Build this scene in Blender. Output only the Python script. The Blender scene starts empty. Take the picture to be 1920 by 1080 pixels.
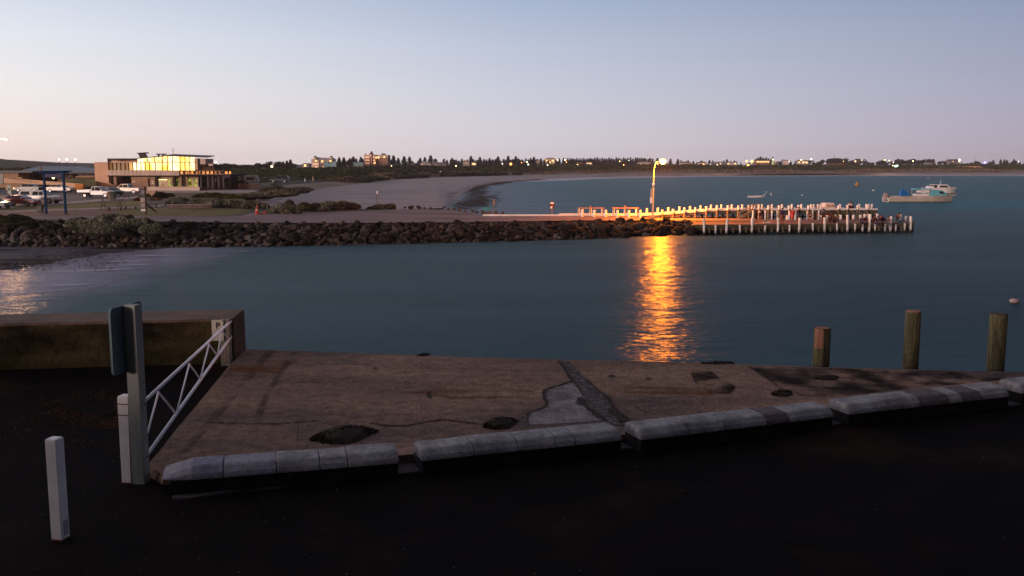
import bpy, math, random
import numpy as np
from mathutils import Vector, Matrix, noise as mnoise
random.seed(7); rng = np.random.default_rng(7)
SC = bpy.context.scene; COL = SC.collection
R = math.radians

# ------------------------------------------------------------ camera
F = 1750.0; PITCH = R(7.55); CAMZ = 8.0
cam_d = bpy.data.cameras.new('camera'); cam = bpy.data.objects.new('camera', cam_d); COL.objects.link(cam)
cam.location = (0, 0, CAMZ); cam.rotation_euler = (R(90) - PITCH, 0, 0)
cam_d.sensor_width = 36; cam_d.lens = 36 * F / 1920; cam_d.clip_end = 30000; cam_d.clip_start = 0.1
SC.camera = cam
SC.render.resolution_x = 1024; SC.render.resolution_y = 576
SC.render.engine = 'CYCLES'
SC.cycles.use_denoising = True
SC.cycles.max_bounces = 5; SC.cycles.diffuse_bounces = 2; SC.cycles.glossy_bounces = 3
SC.cycles.transmission_bounces = 2; SC.cycles.transparent_max_bounces = 6
SC.cycles.sample_clamp_indirect = 3.0
SC.view_settings.view_transform = 'Standard'; SC.view_settings.look = 'None'
SC.view_settings.exposure = 0.0; SC.view_settings.gamma = 1.0; SC.view_settings.use_curve_mapping = False

# ------------------------------------------------------------ dusk sky
def srgb(r, g, b):
    f = lambda c: (c / 255 / 12.92) if c / 255 <= 0.04045 else ((c / 255 + 0.055) / 1.055) ** 2.4
    return (f(r), f(g), f(b), 1)
W = bpy.data.worlds.new('World'); SC.world = W; W.use_nodes = True
nt = W.node_tree; N = nt.nodes; L = nt.links; N.clear()
out = N.new('ShaderNodeOutputWorld'); bg = N.new('ShaderNodeBackground')
tc = N.new('ShaderNodeTexCoord'); sp = N.new('ShaderNodeSeparateXYZ'); L.new(tc.outputs['Generated'], sp.inputs[0])
def wmath(op, a, b=None, clamp=False):
    n = N.new('ShaderNodeMath'); n.operation = op; n.use_clamp = clamp
    for i, v in enumerate((a, b)):
        if v is None: continue
        if isinstance(v, (int, float)): n.inputs[i].default_value = v
        else: L.new(v, n.inputs[i])
    return n.outputs[0]
el = wmath('MULTIPLY', wmath('ARCSINE', sp.outputs['Z']), 180 / math.pi)      # degrees above the horizon
az = wmath('ARCTAN2', sp.outputs['X'], sp.outputs['Y'])                        # radians, right of the view axis
elf = wmath('DIVIDE', el, 90.0, True)
def ramp(stops):
    n = N.new('ShaderNodeValToRGB'); e = n.color_ramp.elements
    while len(e) > 1: e.remove(e[0])
    e[0].position = stops[0][0] / 90; e[0].color = stops[0][1]
    for p, c in stops[1:]:
        k = e.new(p / 90); k.color = c
    n.color_ramp.interpolation = 'EASE' if False else 'LINEAR'
    L.new(elf, n.inputs[0]); return n.outputs[0]
left = ramp([(0, srgb(242, 224, 217)), (1.5, srgb(240, 224, 217)), (4, srgb(236, 231, 230)), (7, srgb(222, 226, 234)), (10, srgb(200, 209, 226)),
             (16, srgb(182, 192, 212)), (30, srgb(176, 176, 192)), (60, srgb(156, 152, 164)), (90, srgb(134, 130, 142))])
mid = ramp([(0, srgb(215, 206, 212)), (1.5, srgb(209, 203, 211)), (4, srgb(199, 201, 214)), (7, srgb(184, 192, 211)), (10, srgb(160, 176, 202)),
            (16, srgb(150, 163, 186)), (30, srgb(156, 160, 178)), (60, srgb(146, 144, 157)), (90, srgb(134, 130, 142))])
right = ramp([(0, srgb(172, 161, 175)), (1.5, srgb(171, 163, 179)), (4, srgb(162, 163, 184)), (7, srgb(148, 157, 181)), (10, srgb(130, 146, 173)),
              (16, srgb(118, 132, 158)), (30, srgb(122, 128, 150)), (60, srgb(128, 127, 142)), (90, srgb(134, 130, 142))])
back = ramp([(0, srgb(20, 22, 32)), (10, srgb(20, 22, 34)), (30, srgb(26, 28, 40)), (50, srgb(52, 52, 66)), (70, srgb(104, 102, 114)), (90, srgb(134, 130, 142))])
def mixc(f, a, b):
    n = N.new('ShaderNodeMix'); n.data_type = 'RGBA'; L.new(f, n.inputs[0]); L.new(a, n.inputs[6]); L.new(b, n.inputs[7]); return n.outputs[2]
f1 = wmath('DIVIDE', wmath('ADD', az, R(28)), R(28), True)       # -28deg .. 0
f2 = wmath('DIVIDE', az, R(29), True)                            # 0 .. 29deg
c1 = mixc(f2, mixc(f1, left, mid), right)
absaz = wmath('ABSOLUTE', wmath('ADD', az, R(25)))
f3 = wmath('DIVIDE', wmath('SUBTRACT', absaz, R(60)), R(75), True)   # dark east, behind the camera
c2 = mixc(f3, c1, back)
# the sun went down out of frame, to the left: a broad bright peach patch low in the sky there
gz = wmath('SUBTRACT', 1.0, wmath('DIVIDE', wmath('ABSOLUTE', wmath('ADD', az, R(88))), R(48)), True)
gz = wmath('MULTIPLY', gz, wmath('SUBTRACT', 1.0, wmath('DIVIDE', wmath('ABSOLUTE', el), 26.0), True), True)
pk = N.new('ShaderNodeRGB'); pk.outputs[0].default_value = (1.0, .74, .60, 1)
c3 = mixc(wmath('MULTIPLY', gz, 1.6, True), c2, pk.outputs[0])
L.new(c3, bg.inputs[0]); L.new(wmath('ADD', 1.07, wmath('MULTIPLY', gz, 6.0)), bg.inputs[1])
L.new(bg.outputs[0], out.inputs[0])

# weak glow of the set sun, from the left
sd = bpy.data.lights.new('afterglow_sun', 'SUN'); sd.energy = 2.5; sd.angle = R(9); sd.color = (1.0, 0.72, 0.60)
so = bpy.data.objects.new('afterglow_sun', sd); COL.objects.link(so)
so.rotation_euler = Vector((-0.60, -0.80, 0.072)).to_track_quat('Z', 'Y').to_euler()

# ------------------------------------------------------------ rays: photograph pixel (1920 wide) -> world
cp, s_ = math.cos(PITCH), math.sin(PITCH)
def ray(px, py):
    u = (px - 960) / F; v = (540 - py) / F
    return Vector((u, cp + v * s_, -s_ + v * cp))
def P(px, py, z):
    d = ray(px, py); t = (z - CAMZ) / d.z; return Vector((d.x * t, d.y * t, z))
def PD(px, py, Y):
    d = ray(px, py); t = Y / d.y; return Vector((d.x * t, Y, CAMZ + d.z * t))
def PV(px, py, A, B):
    d = ray(px, py); n = Vector((B[1] - A[1], -(B[0] - A[0]), 0)); t = (A[0] * n.x + A[1] * n.y) / (d.x * n.x + d.y * n.y)
    return Vector((d.x * t, d.y * t, CAMZ + d.z * t))
def PX(px, Y):   # world x of image column px at depth Y (near the horizon)
    return (px - 960) / F * Y * 0.9913 / 1.0
def zg(x, y=119):       # headland ground level: falls towards the jetty, rises inland towards the car park
    b = lerp_tab([(-40, 1.9), (-26, 1.8), (-4, 1.45), (8, 1.36), (20, 1.2)], x)
    r = lerp_tab([(97, 0), (126, 1.0)], y) * lerp_tab([(-40, 1), (-24, 0)], x)
    return b + r
def G(px, py, dz=0.0):
    z = 2.2
    for _ in range(40): p = P(px, py, z + dz); z = z + .6 * (zg(p.x, p.y) - z)
    return Vector((p.x, p.y, z + dz))
def lerp_tab(tab, x):
    if x <= tab[0][0]: return tab[0][1]
    for (a, b), (c, d) in zip(tab, tab[1:]):
        if x <= c: return b + (d - b) * (x - a) / (c - a)
    return tab[-1][1]

# ------------------------------------------------------------ materials
MATS = {}
def mat(name, col, rough=0.85, col2=None, scale=3.0, bump=0.0, metal=0.0, emit=None, estr=0.0, spec=0.3, detail=5, stretch=None, bscale=None, w2=None, trans=False):
    if name in MATS: return MATS[name]
    m = bpy.data.materials.new(name); m.use_nodes = True; n = m.node_tree.nodes; l = m.node_tree.links
    b = n['Principled BSDF']; b.inputs['Roughness'].default_value = rough; b.inputs['Metallic'].default_value = metal
    b.inputs['Specular IOR Level'].default_value = spec
    c = tuple(col[:3]) + (1,)
    b.inputs['Base Color'].default_value = c
    t = n.new('ShaderNodeTexCoord'); mp = n.new('ShaderNodeMapping'); l.new(t.outputs['Object'], mp.inputs[0])
    if stretch: mp.inputs['Scale'].default_value = stretch
    nz = n.new('ShaderNodeTexNoise'); nz.inputs['Scale'].default_value = scale; nz.inputs['Detail'].default_value = detail
    l.new(mp.outputs[0], nz.inputs['Vector'])
    if col2 is None: col2 = tuple(x * 0.72 for x in col[:3])
    r = n.new('ShaderNodeValToRGB'); r.color_ramp.elements[0].position = 0.36; r.color_ramp.elements[1].position = 0.66
    r.color_ramp.elements[0].color = c; r.color_ramp.elements[1].color = tuple(col2[:3]) + (1,)
    l.new(nz.outputs['Fac'], r.inputs[0]); src = r.outputs[0]
    if w2:   # second, larger stain: (colour, scale, lo, hi)
        n2 = n.new('ShaderNodeTexNoise'); n2.inputs['Scale'].default_value = w2[1]; n2.inputs['Detail'].default_value = 6; n2.inputs['Roughness'].default_value = 0.65
        l.new(mp.outputs[0], n2.inputs['Vector'])
        mr = n.new('ShaderNodeMapRange'); mr.inputs[1].default_value = w2[2]; mr.inputs[2].default_value = w2[3]; l.new(n2.outputs['Fac'], mr.inputs[0])
        mx = n.new('ShaderNodeMix'); mx.data_type = 'RGBA'; l.new(mr.outputs[0], mx.inputs[0]); l.new(src, mx.inputs[6]); mx.inputs[7].default_value = tuple(w2[0][:3]) + (1,)
        src = mx.outputs[2]
    l.new(src, b.inputs['Base Color'])
    if bump:
        bp = n.new('ShaderNodeBump'); bp.inputs['Strength'].default_value = bump; bp.inputs['Distance'].default_value = 0.05
        nb = n.new('ShaderNodeTexNoise'); nb.inputs['Scale'].default_value = bscale or scale * 4; nb.inputs['Detail'].default_value = 6
        l.new(t.outputs['Object'], nb.inputs['Vector']); l.new(nb.outputs['Fac'], bp.inputs['Height']); l.new(bp.outputs[0], b.inputs['Normal'])
    if emit:
        b.inputs['Emission Color'].default_value = tuple(emit[:3]) + (1,); b.inputs['Emission Strength'].default_value = estr
    MATS[name] = m; return m

# ------------------------------------------------------------ mesh building
class MB:
    def __init__(s): s.v = []; s.f = []
    def add(s, vs, fs):
        k = len(s.v); s.v += [tuple(v) for v in vs]; s.f += [tuple(i + k for i in f) for f in fs]; return s
    def box(s, x0, x1, y0, y1, z0, z1):
        vs = [(x, y, z) for z in (z0, z1) for y in (y0, y1) for x in (x0, x1)]
        return s.add(vs, [(0, 2, 3, 1), (4, 5, 7, 6), (0, 1, 5, 4), (2, 6, 7, 3), (0, 4, 6, 2), (1, 3, 7, 5)])
    def cbox(s, c, d, rz=0.0, tx=0.0):
        M = Matrix.Translation(c) @ Matrix.Rotation(rz, 4, 'Z') @ Matrix.Rotation(tx, 4, 'X')
        vs = [M @ Vector((x * d[0] / 2, y * d[1] / 2, z * d[2] / 2)) for z in (-1, 1) for y in (-1, 1) for x in (-1, 1)]
        return s.add(vs, [(0, 2, 3, 1), (4, 5, 7, 6), (0, 1, 5, 4), (2, 6, 7, 3), (0, 4, 6, 2), (1, 3, 7, 5)])
    def beam(s, a, b, w, h):
        a = Vector(a); b = Vector(b); d = (b - a); up = Vector((0, 0, 1)) if abs(d.normalized().z) < .95 else Vector((0, 1, 0))
        x = d.cross(up).normalized() * w / 2; z = x.cross(d).normalized() * h / 2
        vs = [p + i * x + j * z for p in (a, b) for i, j in ((-1, -1), (1, -1), (1, 1), (-1, 1))]
        return s.add(vs, [(0, 1, 2, 3), (7, 6, 5, 4), (0, 4, 5, 1), (1, 5, 6, 2), (2, 6, 7, 3), (3, 7, 4, 0)])
    def tube(s, a, b, r0, r1=None, n=10, cap=True):
        r1 = r0 if r1 is None else r1; a = Vector(a); b = Vector(b); d = (b - a).normalized()
        up = Vector((0, 0, 1)) if abs(d.z) < .9 else Vector((1, 0, 0)); x = d.cross(up).normalized(); y = d.cross(x)
        vs = [p + (x * math.cos(2 * math.pi * i / n) + y * math.sin(2 * math.pi * i / n)) * r for p, r in ((a, r0), (b, r1)) for i in range(n)]
        fs = [(i, (i + 1) % n, n + (i + 1) % n, n + i) for i in range(n)]
        if cap: fs += [tuple(range(n - 1, -1, -1)), tuple(range(n, 2 * n))]
        return s.add(vs, fs)
    def path(s, pts, r, n=8):
        for a, b in zip(pts, pts[1:]): s.tube(a, b, r, r, n)
        return s
    def prism(s, poly, z0, z1):
        n = len(poly); vs = [(p[0], p[1], z0) for p in poly] + [(p[0], p[1], z1) for p in poly]
        return s.add(vs, [tuple(range(n - 1, -1, -1)), tuple(range(n, 2 * n))] + [(i, (i + 1) % n, n + (i + 1) % n, n + i) for i in range(n)])
    def prism_y(s, poly, y0, y1):      # poly in xz
        n = len(poly); vs = [(p[0], y0, p[1]) for p in poly] + [(p[0], y1, p[1]) for p in poly]
        return s.add(vs, [tuple(range(n)), tuple(range(2 * n - 1, n - 1, -1))] + [(i, n + i, n + (i + 1) % n, (i + 1) % n) for i in range(n)])
    def loft(s, rings, close=True, cap=True):
        n = len(rings[0]); vs = [p for r in rings for p in r]; fs = []
        for k in range(len(rings) - 1):
            for i in range(n if close else n - 1):
                fs.append((k * n + i, k * n + (i + 1) % n, (k + 1) * n + (i + 1) % n, (k + 1) * n + i))
        if cap: fs += [tuple(range(n - 1, -1, -1)), tuple(range((len(rings) - 1) * n, len(rings) * n))]
        return s.add(vs, fs)
    def ball(s, c, r, n=8, m=6, sz=1.0):
        rings = []
        for j in range(m + 1):
            t = math.pi * j / m; rr = max(1e-4, math.sin(t)) * r
            rings.append([(c[0] + rr * math.cos(2 * math.pi * i / n), c[1] + rr * math.sin(2 * math.pi * i / n), c[2] - math.cos(t) * r * sz) for i in range(n)])
        return s.loft(rings)
    def mesh(s, name, m, smooth=False, bevel=0):
        me = bpy.data.meshes.new(name); me.from_pydata(s.v, [], s.f); me.validate()
        if m: me.materials.append(m)
        if smooth: me.polygons.foreach_set('use_smooth', [True] * len(me.polygons))
        me.update(); return me
    def build(s, name, m, parent=None, smooth=False, bevel=0, loc=None):
        o = bpy.data.objects.new(name, s.mesh(name, m, smooth)); COL.objects.link(o)
        if parent: o.parent = parent
        if loc is not None: o.location = loc
        if bevel:
            b = o.modifiers.new('b', 'BEVEL'); b.width = bevel; b.segments = 2; b.limit_method = 'ANGLE'
        return o
def tag(o, label, cat, group=None):
    o['label'] = label; o['category'] = cat
    if group: o['group'] = group
    return o
def thing(name, label, cat, loc=(0, 0, 0), rz=0.0, group=None):
    o = bpy.data.objects.new(name, None); COL.objects.link(o); o.location = loc; o.rotation_euler = (0, 0, rz); o.empty_display_size = .3
    return tag(o, label, cat, group)
def struct(o, kind='structure'): o['kind'] = kind; return o
def dup(root, loc, rz=None, label=None, group=None, scale=None):
    r = root.copy(); COL.objects.link(r); r.location = loc
    if rz is not None: r.rotation_euler = (0, 0, rz)
    if label: r['label'] = label
    if group: r['group'] = group
    if scale: r.scale = scale
    for ch in list(root.children):
        c = ch.copy(); COL.objects.link(c); c.parent = r
        for g in list(ch.children):
            d = g.copy(); COL.objects.link(d); d.parent = c
    return r
def np_mesh(name, V, Fq, m, parent=None):     # quads from numpy
    me = bpy.data.meshes.new(name); me.vertices.add(len(V)); me.vertices.foreach_set('co', np.ascontiguousarray(V, dtype=np.float32).ravel())
    k = Fq.shape[1]; me.loops.add(Fq.size); me.loops.foreach_set('vertex_index', np.ascontiguousarray(Fq, dtype=np.int32).ravel())
    me.polygons.add(len(Fq)); me.polygons.foreach_set('loop_start', np.arange(0, Fq.size, k, dtype=np.int32)); me.polygons.foreach_set('loop_total', np.full(len(Fq), k, dtype=np.int32))
    me.materials.append(m); me.update(calc_edges=True); me.validate()
    o = bpy.data.objects.new(name, me); COL.objects.link(o)
    if parent: o.parent = parent
    return o
def leaves_arr(C, size, flat=0.0):            # one small leaf quad per centre, random tilt
    n = len(C); a = rng.normal(size=(n, 3)); a /= np.linalg.norm(a, axis=1)[:, None]
    b = rng.normal(size=(n, 3)); b -= (b * a).sum(1)[:, None] * a; b /= np.linalg.norm(b, axis=1)[:, None]
    s = (size * (0.6 + 0.8 * rng.random(n)))[:, None] if np.isscalar(size) else size[:, None]
    c = C[:, None, :]; a = a * s; b = b * s * 0.6
    V = np.stack([C - a, C - b, C + a, C + b], 1).reshape(-1, 3)
    return V, np.arange(4 * n).reshape(n, 4)
def blob_points(n, c, r, shell=0.55):         # points in the outer part of an ellipsoid dome
    d = rng.normal(size=(n, 3)); d /= np.linalg.norm(d, axis=1)[:, None]; d[:, 2] = np.abs(d[:, 2])
    q = (shell + (1 - shell) * rng.random(n)) [:, None]
    return np.array(c) + d * q * np.array(r)
# ============================================================ THE SETTING
LAMP_W = 28000
GY = [max(0.5, 1)]
# ---- water
def water_mat():
    m = bpy.data.materials.new('sea_water'); m.use_nodes = True; n = m.node_tree.nodes; l = m.node_tree.links
    b = n['Principled BSDF']; 
    t = n.new('ShaderNodeTexCoord'); 
    def noise(scale, stretch, det=4, rough=.55):
        mp = n.new('ShaderNodeMapping'); mp.inputs['Scale'].default_value = stretch; l.new(t.outputs['Object'], mp.inputs[0])
        z = n.new('ShaderNodeTexNoise'); z.inputs['Scale'].default_value = scale; z.inputs['Detail'].default_value = det; z.inputs['Roughness'].default_value = rough
        l.new(mp.outputs[0], z.inputs['Vector']); return z.outputs['Fac']
    sx = n.new('ShaderNodeSeparateXYZ'); l.new(t.outputs['Object'], sx.inputs[0])
    def mr(v, a, c, o0=0., o1=1.):
        k = n.new('ShaderNodeMapRange'); k.inputs[1].default_value = a; k.inputs[2].default_value = c; k.inputs[3].default_value = o0; k.inputs[4].default_value = o1; l.new(v, k.inputs[0]); return k.outputs[0]
    def mix(f, a, c):
        k = n.new('ShaderNodeMix'); k.data_type = 'RGBA'
        if isinstance(f, float): k.inputs[0].default_value = f
        else: l.new(f, k.inputs[0])
        for i, v in ((6, a), (7, c)):
            if isinstance(v, tuple): k.inputs[i].default_value = v + (1,)
            else: l.new(v, k.inputs[i])
        return k.outputs[2]
    # harbour water is dark and weedy, the open bay beyond the jetty is clear over sand
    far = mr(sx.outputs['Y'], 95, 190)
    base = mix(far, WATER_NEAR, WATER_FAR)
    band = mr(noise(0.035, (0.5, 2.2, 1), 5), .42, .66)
    base = mix(band, base, WATER_LILAC)
    # shallow wash beside each beach: lilac sky reflection painted into the water colour
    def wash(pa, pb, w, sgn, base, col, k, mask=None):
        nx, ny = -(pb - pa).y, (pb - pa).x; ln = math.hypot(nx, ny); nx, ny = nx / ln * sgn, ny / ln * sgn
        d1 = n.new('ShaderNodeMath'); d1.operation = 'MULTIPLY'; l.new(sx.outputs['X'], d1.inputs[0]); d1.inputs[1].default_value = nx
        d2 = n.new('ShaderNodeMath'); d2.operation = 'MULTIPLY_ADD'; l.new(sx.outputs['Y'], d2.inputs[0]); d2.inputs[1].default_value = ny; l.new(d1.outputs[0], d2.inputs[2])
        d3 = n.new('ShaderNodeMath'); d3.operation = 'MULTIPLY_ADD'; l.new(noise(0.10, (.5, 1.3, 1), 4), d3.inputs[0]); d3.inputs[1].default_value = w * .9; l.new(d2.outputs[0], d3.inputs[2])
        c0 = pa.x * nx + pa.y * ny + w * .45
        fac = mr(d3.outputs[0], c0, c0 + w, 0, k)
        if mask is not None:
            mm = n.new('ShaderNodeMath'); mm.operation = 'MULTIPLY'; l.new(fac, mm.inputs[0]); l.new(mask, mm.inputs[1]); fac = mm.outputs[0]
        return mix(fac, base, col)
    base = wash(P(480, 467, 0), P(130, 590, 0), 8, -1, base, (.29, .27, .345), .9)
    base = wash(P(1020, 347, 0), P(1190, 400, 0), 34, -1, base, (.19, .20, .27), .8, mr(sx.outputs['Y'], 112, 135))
    hn = noise(0.95, (0.40, 1.3, 1), 3, .55); h2 = noise(0.34, (0.70, 1.5, 1), 4, .6)
    ad = n.new('ShaderNodeMath'); ad.operation = 'MULTIPLY_ADD'; l.new(h2, ad.inputs[0]); ad.inputs[1].default_value = 4.5; l.new(hn, ad.inputs[2])
    bp = n.new('ShaderNodeBump'); bp.inputs['Strength'].default_value = 1.0; bp.inputs['Distance'].default_value = 0.095
    l.new(ad.outputs[0], bp.inputs['Height'])
    # slope averaging of a wind-rippled surface keeps the mirror share low even at grazing angles
    df = n.new('ShaderNodeBsdfDiffuse'); gl = n.new('ShaderNodeBsdfGlossy'); ms = n.new('ShaderNodeMixShader'); l.new(base, df.inputs[0])
    gl.inputs['Roughness'].default_value = WATER_ROUGH; l.new(bp.outputs[0], gl.inputs['Normal'])
    fr = n.new('ShaderNodeFresnel'); fr.inputs[0].default_value = 1.333; l.new(mr(fr.outputs[0], 0.02, .9, .02, WATER_MAX), ms.inputs[0])
    l.new(df.outputs[0], ms.inputs[1]); l.new(gl.outputs[0], ms.inputs[2]); l.new(ms.outputs[0], n['Material Output'].inputs[0]); n.remove(b)
    return m
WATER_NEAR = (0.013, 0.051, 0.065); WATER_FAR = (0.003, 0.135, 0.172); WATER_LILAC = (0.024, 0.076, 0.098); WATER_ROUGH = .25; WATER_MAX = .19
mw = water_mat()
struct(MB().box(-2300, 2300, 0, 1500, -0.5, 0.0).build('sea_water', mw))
m_sea = mat('seabed_mud', (0.02, 0.025, 0.02))
struct(MB().add([(-2350, -80, -2), (2350, -80, -2), (2350, 2400, -2), (-2350, 2400, -2)], [(0, 1, 2, 3)]).build('ground', m_sea))

# ---- bay shore: beach, dune face, dunes, land behind
m_sand = mat('beach_sand', (0.44, 0.345, 0.33), 0.9, (0.33, 0.26, 0.25), 0.10, w2=((0.15, 0.11, 0.10), 0.35, .56, .78), stretch=(.5, 1.8, 1))
m_dgrass = mat('dune_grass_soil', (0.30, 0.21, 0.15), 1, (0.14, 0.11, 0.06), 0.12)
m_scrubsoil = mat('scrub_soil', (0.022, 0.024, 0.012), 1, (0.05, 0.045, 0.02), 0.1)
tA = [(-200, 410), (300, 405), (480, 400), (700, 396), (830, 390), (850, 378), (870, 362), (885, 354), (905, 347), (930, 342.5), (960, 339), (1050, 334), (1150, 331), (1300, 329.6), (1500, 328.6), (2500, 328.3)]
tB = [(-200, 374), (300, 373), (480, 369), (560, 359), (620, 351), (690, 343), (740, 336.5), (850, 331.5), (960, 329), (1100, 327), (1300, 325.5), (1920, 324.2), (2500, 324)]
tBz = [(300, 2.3), (480, 2.1), (620, 1.7), (740, 1.5), (2500, 1.5)]
tC = [(-200, 352), (480, 352), (560, 345), (640, 338), (700, 331), (850, 326), (1100, 323), (1300, 321), (1920, 319.5), (2500, 319.5)]
tCY = [(-200, 235), (480, 235), (560, 268), (640, 330), (700, 420), (760, 470), (850, 560), (1100, 690), (1300, 770), (1920, 800), (2500, 800)]
tD = [(-200, 318), (480, 318), (560, 317), (640, 316), (700, 315), (850, 314), (1100, 311), (1300, 312), (1500, 313), (1920, 312), (2500, 312)]
tDY = [(-200, 400), (480, 400), (560, 430), (640, 480), (700, 540), (850, 660), (1100, 790), (1300, 860), (1920, 900), (2500, 900)]
def rowpt(k, px):
    if k == 'A0': p = P(px, lerp_tab(tA, px) + 4, -0.4); p.z = -0.5; return p
    if k == 'A': return P(px, lerp_tab(tA, px), 0.02 if px > 830 else 0.3)
    if k == 'B': return P(px, lerp_tab(tB, px), lerp_tab(tBz, px))
    if k == 'C': return PD(px, lerp_tab(tC, px), lerp_tab(tCY, px))
    if k == 'D': return PD(px, lerp_tab(tD, px), lerp_tab(tDY, px))
    if k == 'E': return PD(px, 310, 1500)
    if k == 'F': return PD(px, 308.7, 2380)
def strip(name, a, b, pxs, nseg, m, amp=0.0, base=rowpt):
    rows = []
    for j in range(nseg + 1):
        t = j / nseg; r = []
        for px in pxs:
            p = base(a, px).lerp(base(b, px), t)
            if amp and 0 < j < nseg: p.z += amp * mnoise.noise(Vector((p.x * .05, p.y * .05, 3.3)))
            r.append(p)
        rows.append(r)
    return struct(MB().loft(rows, close=False, cap=False).build(name, m, smooth=True))
PXS = list(range(300, 2401, 12)); PXL = list(range(-150, 2401, 15))
strip('beach_sand', 'A0', 'A', PXS, 1, m_sand)
strip('beach', 'A', 'B', PXS, 6, m_sand)
strip('dune_face', 'B', 'C', PXL, 6, m_dgrass, .5)
strip('dune_ground', 'C', 'D', PXL, 8, m_scrubsoil, 1.0)
strip('land', 'D', 'E', PXL, 4, m_scrubsoil)
strip('far_land', 'E', 'F', [x for x in range(-900, 3001, 60)], 3, m_scrubsoil)

# wrack line of dark weed on the beach and wet shallows
m_weed = mat('washed_up_weed', (0.060, 0.030, 0.019), 1.0, (0.022, 0.013, 0.009), 2.0, bump=.5)
def weed_patch(pts, hw, name, n, z=0.05, size=0.25):
    C = []
    for _ in range(n):
        t = random.random() * (len(pts) - 1); i = int(t); f = t - i
        a, b = pts[i], pts[min(i + 1, len(pts) - 1)]
        px = a[0] + (b[0] - a[0]) * f; py = a[1] + (b[1] - a[1]) * f; w = a[2] + (b[2] - a[2]) * f
        streak = mnoise.noise(Vector((px * .01, py * .45, 1))) 
        if streak < 0.06 and random.random() < .93: continue
        C.append(P(px + random.gauss(0, 1) * hw + streak * w * 1.6, py + random.gauss(0, 1) * w * .16, z))
    C = np.array([tuple(c) for c in C]); n = len(C)
    V = []; 
    for c in C:
        s = size * (0.5 + random.random()) * (c[1] / 120); a = random.random() * 6.28
        for k in range(4): V.append((c[0] + math.cos(a + k * 1.57) * s * 1.6, c[1] + math.sin(a + k * 1.57) * s, c[2] + random.random() * .06))
    o = np_mesh(name, np.array(V), np.arange(4 * n).reshape(n, 4), m_weed); return struct(o, 'stuff')
weed_patch([(835, 390, 26), (865, 380, 40), (880, 372, 55), (885, 360, 40), (880, 352, 22), (915, 346.5, 9), (950, 341, 4), (1010, 336.5, 2.5)], 6, 'seaweed', 3600)
weed_patch([(745, 384, 40), (780, 376, 60), (820, 365, 40), (860, 350, 16), (930, 341, 5)], 14, 'seaweed', 1500, z=.3, size=.14)
m_foam = mat('sea_foam', (0.55, 0.55, 0.6), 0.6, (0.4, 0.42, 0.48), 0.3)
def foam_mat(name, col, lo, hi, scale, stretch):
    m = mat(name, col, 1.0, col, 1.0, spec=0.0); n = m.node_tree.nodes; l = m.node_tree.links
    t = n.new('ShaderNodeTexCoord'); mp = n.new('ShaderNodeMapping'); mp.inputs['Scale'].default_value = stretch; l.new(t.outputs['Object'], mp.inputs[0])
    z = n.new('ShaderNodeTexNoise'); z.inputs['Scale'].default_value = scale; z.inputs['Detail'].default_value = 5; l.new(mp.outputs[0], z.inputs['Vector'])
    k = n.new('ShaderNodeMapRange'); k.inputs[1].default_value = lo; k.inputs[2].default_value = hi; l.new(z.outputs['Fac'], k.inputs[0]); l.new(k.outputs[0], n['Principled BSDF'].inputs['Alpha'])
    return m
mf2 = foam_mat('foam_veil', (0.36, 0.37, 0.43), .30, .75, 0.05, (.5, 2, 1))
def foam(name, rows, m, z=0.012):
    vs = []
    for px, a, b in rows: vs.append([P(px, a, z), P(px, b, z)])
    return struct(MB().loft(vs, close=False, cap=False).build(name, m), 'stuff')
foam('surf_foam', [(px, lerp_tab(tA, px) - .1, lerp_tab(tA, px) + lerp_tab([(960, 3), (1050, 5), (1180, 3.4), (1300, 2.0), (1500, 1.5), (2500, 1.4)], px)) for px in range(960, 2400, 20)], foam_mat('surf_white', (.62, .60, .66), .22, .56, .03, (.4, 1.5, 1)))

# ---- headland (left) and breakwater spur
m_ground = mat('headland_soil', (0.08, 0.07, 0.05), 1, (0.05, 0.05, 0.03), 0.5)
top = [(-700, 413), (-300, 414), (-60, 416), (100, 418), (300, 420), (500, 422), (650, 422), (800, 421), (950, 419), (1100, 417), (1250, 417), (1310, 419)]
edge = [(1420, 416), (1420, 405), (1250, 404.5), (905, 404.5), (880, 399), (850, 393.5), (800, 392), (740, 392.5), (560, 392), (480, 386), (455, 372), (480, 360), (500, 350), (515, 342), (440, 338), (-900, 338)]
m_conc_road = mat('breakwater_concrete', (0.235, 0.165, 0.168), 0.9, (0.175, 0.125, 0.130), 0.35, bump=.2, w2=((0.08, 0.06, 0.062), 0.16, .5, .72), stretch=(.5, 1.6, 1))
m_paving = mat('brown_paving', (0.19, 0.10, 0.078), 0.9, (0.145, 0.08, 0.063), 1.0)
m_lawn = mat('lawn_grass', (0.185, 0.150, 0.040), 1, (0.12, 0.105, 0.028), 0.7, bump=.6)
m_asph = mat('carpark_asphalt', (0.035, 0.033, 0.045), 0.8, (0.025, 0.024, 0.03), 0.6)
m_foot = mat('pale_footpath', (0.40, 0.32, 0.31), 0.9, (0.30, 0.24, 0.235), 0.8)
HEAD = [(a, b - 4) for a, b in top] + edge
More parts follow.
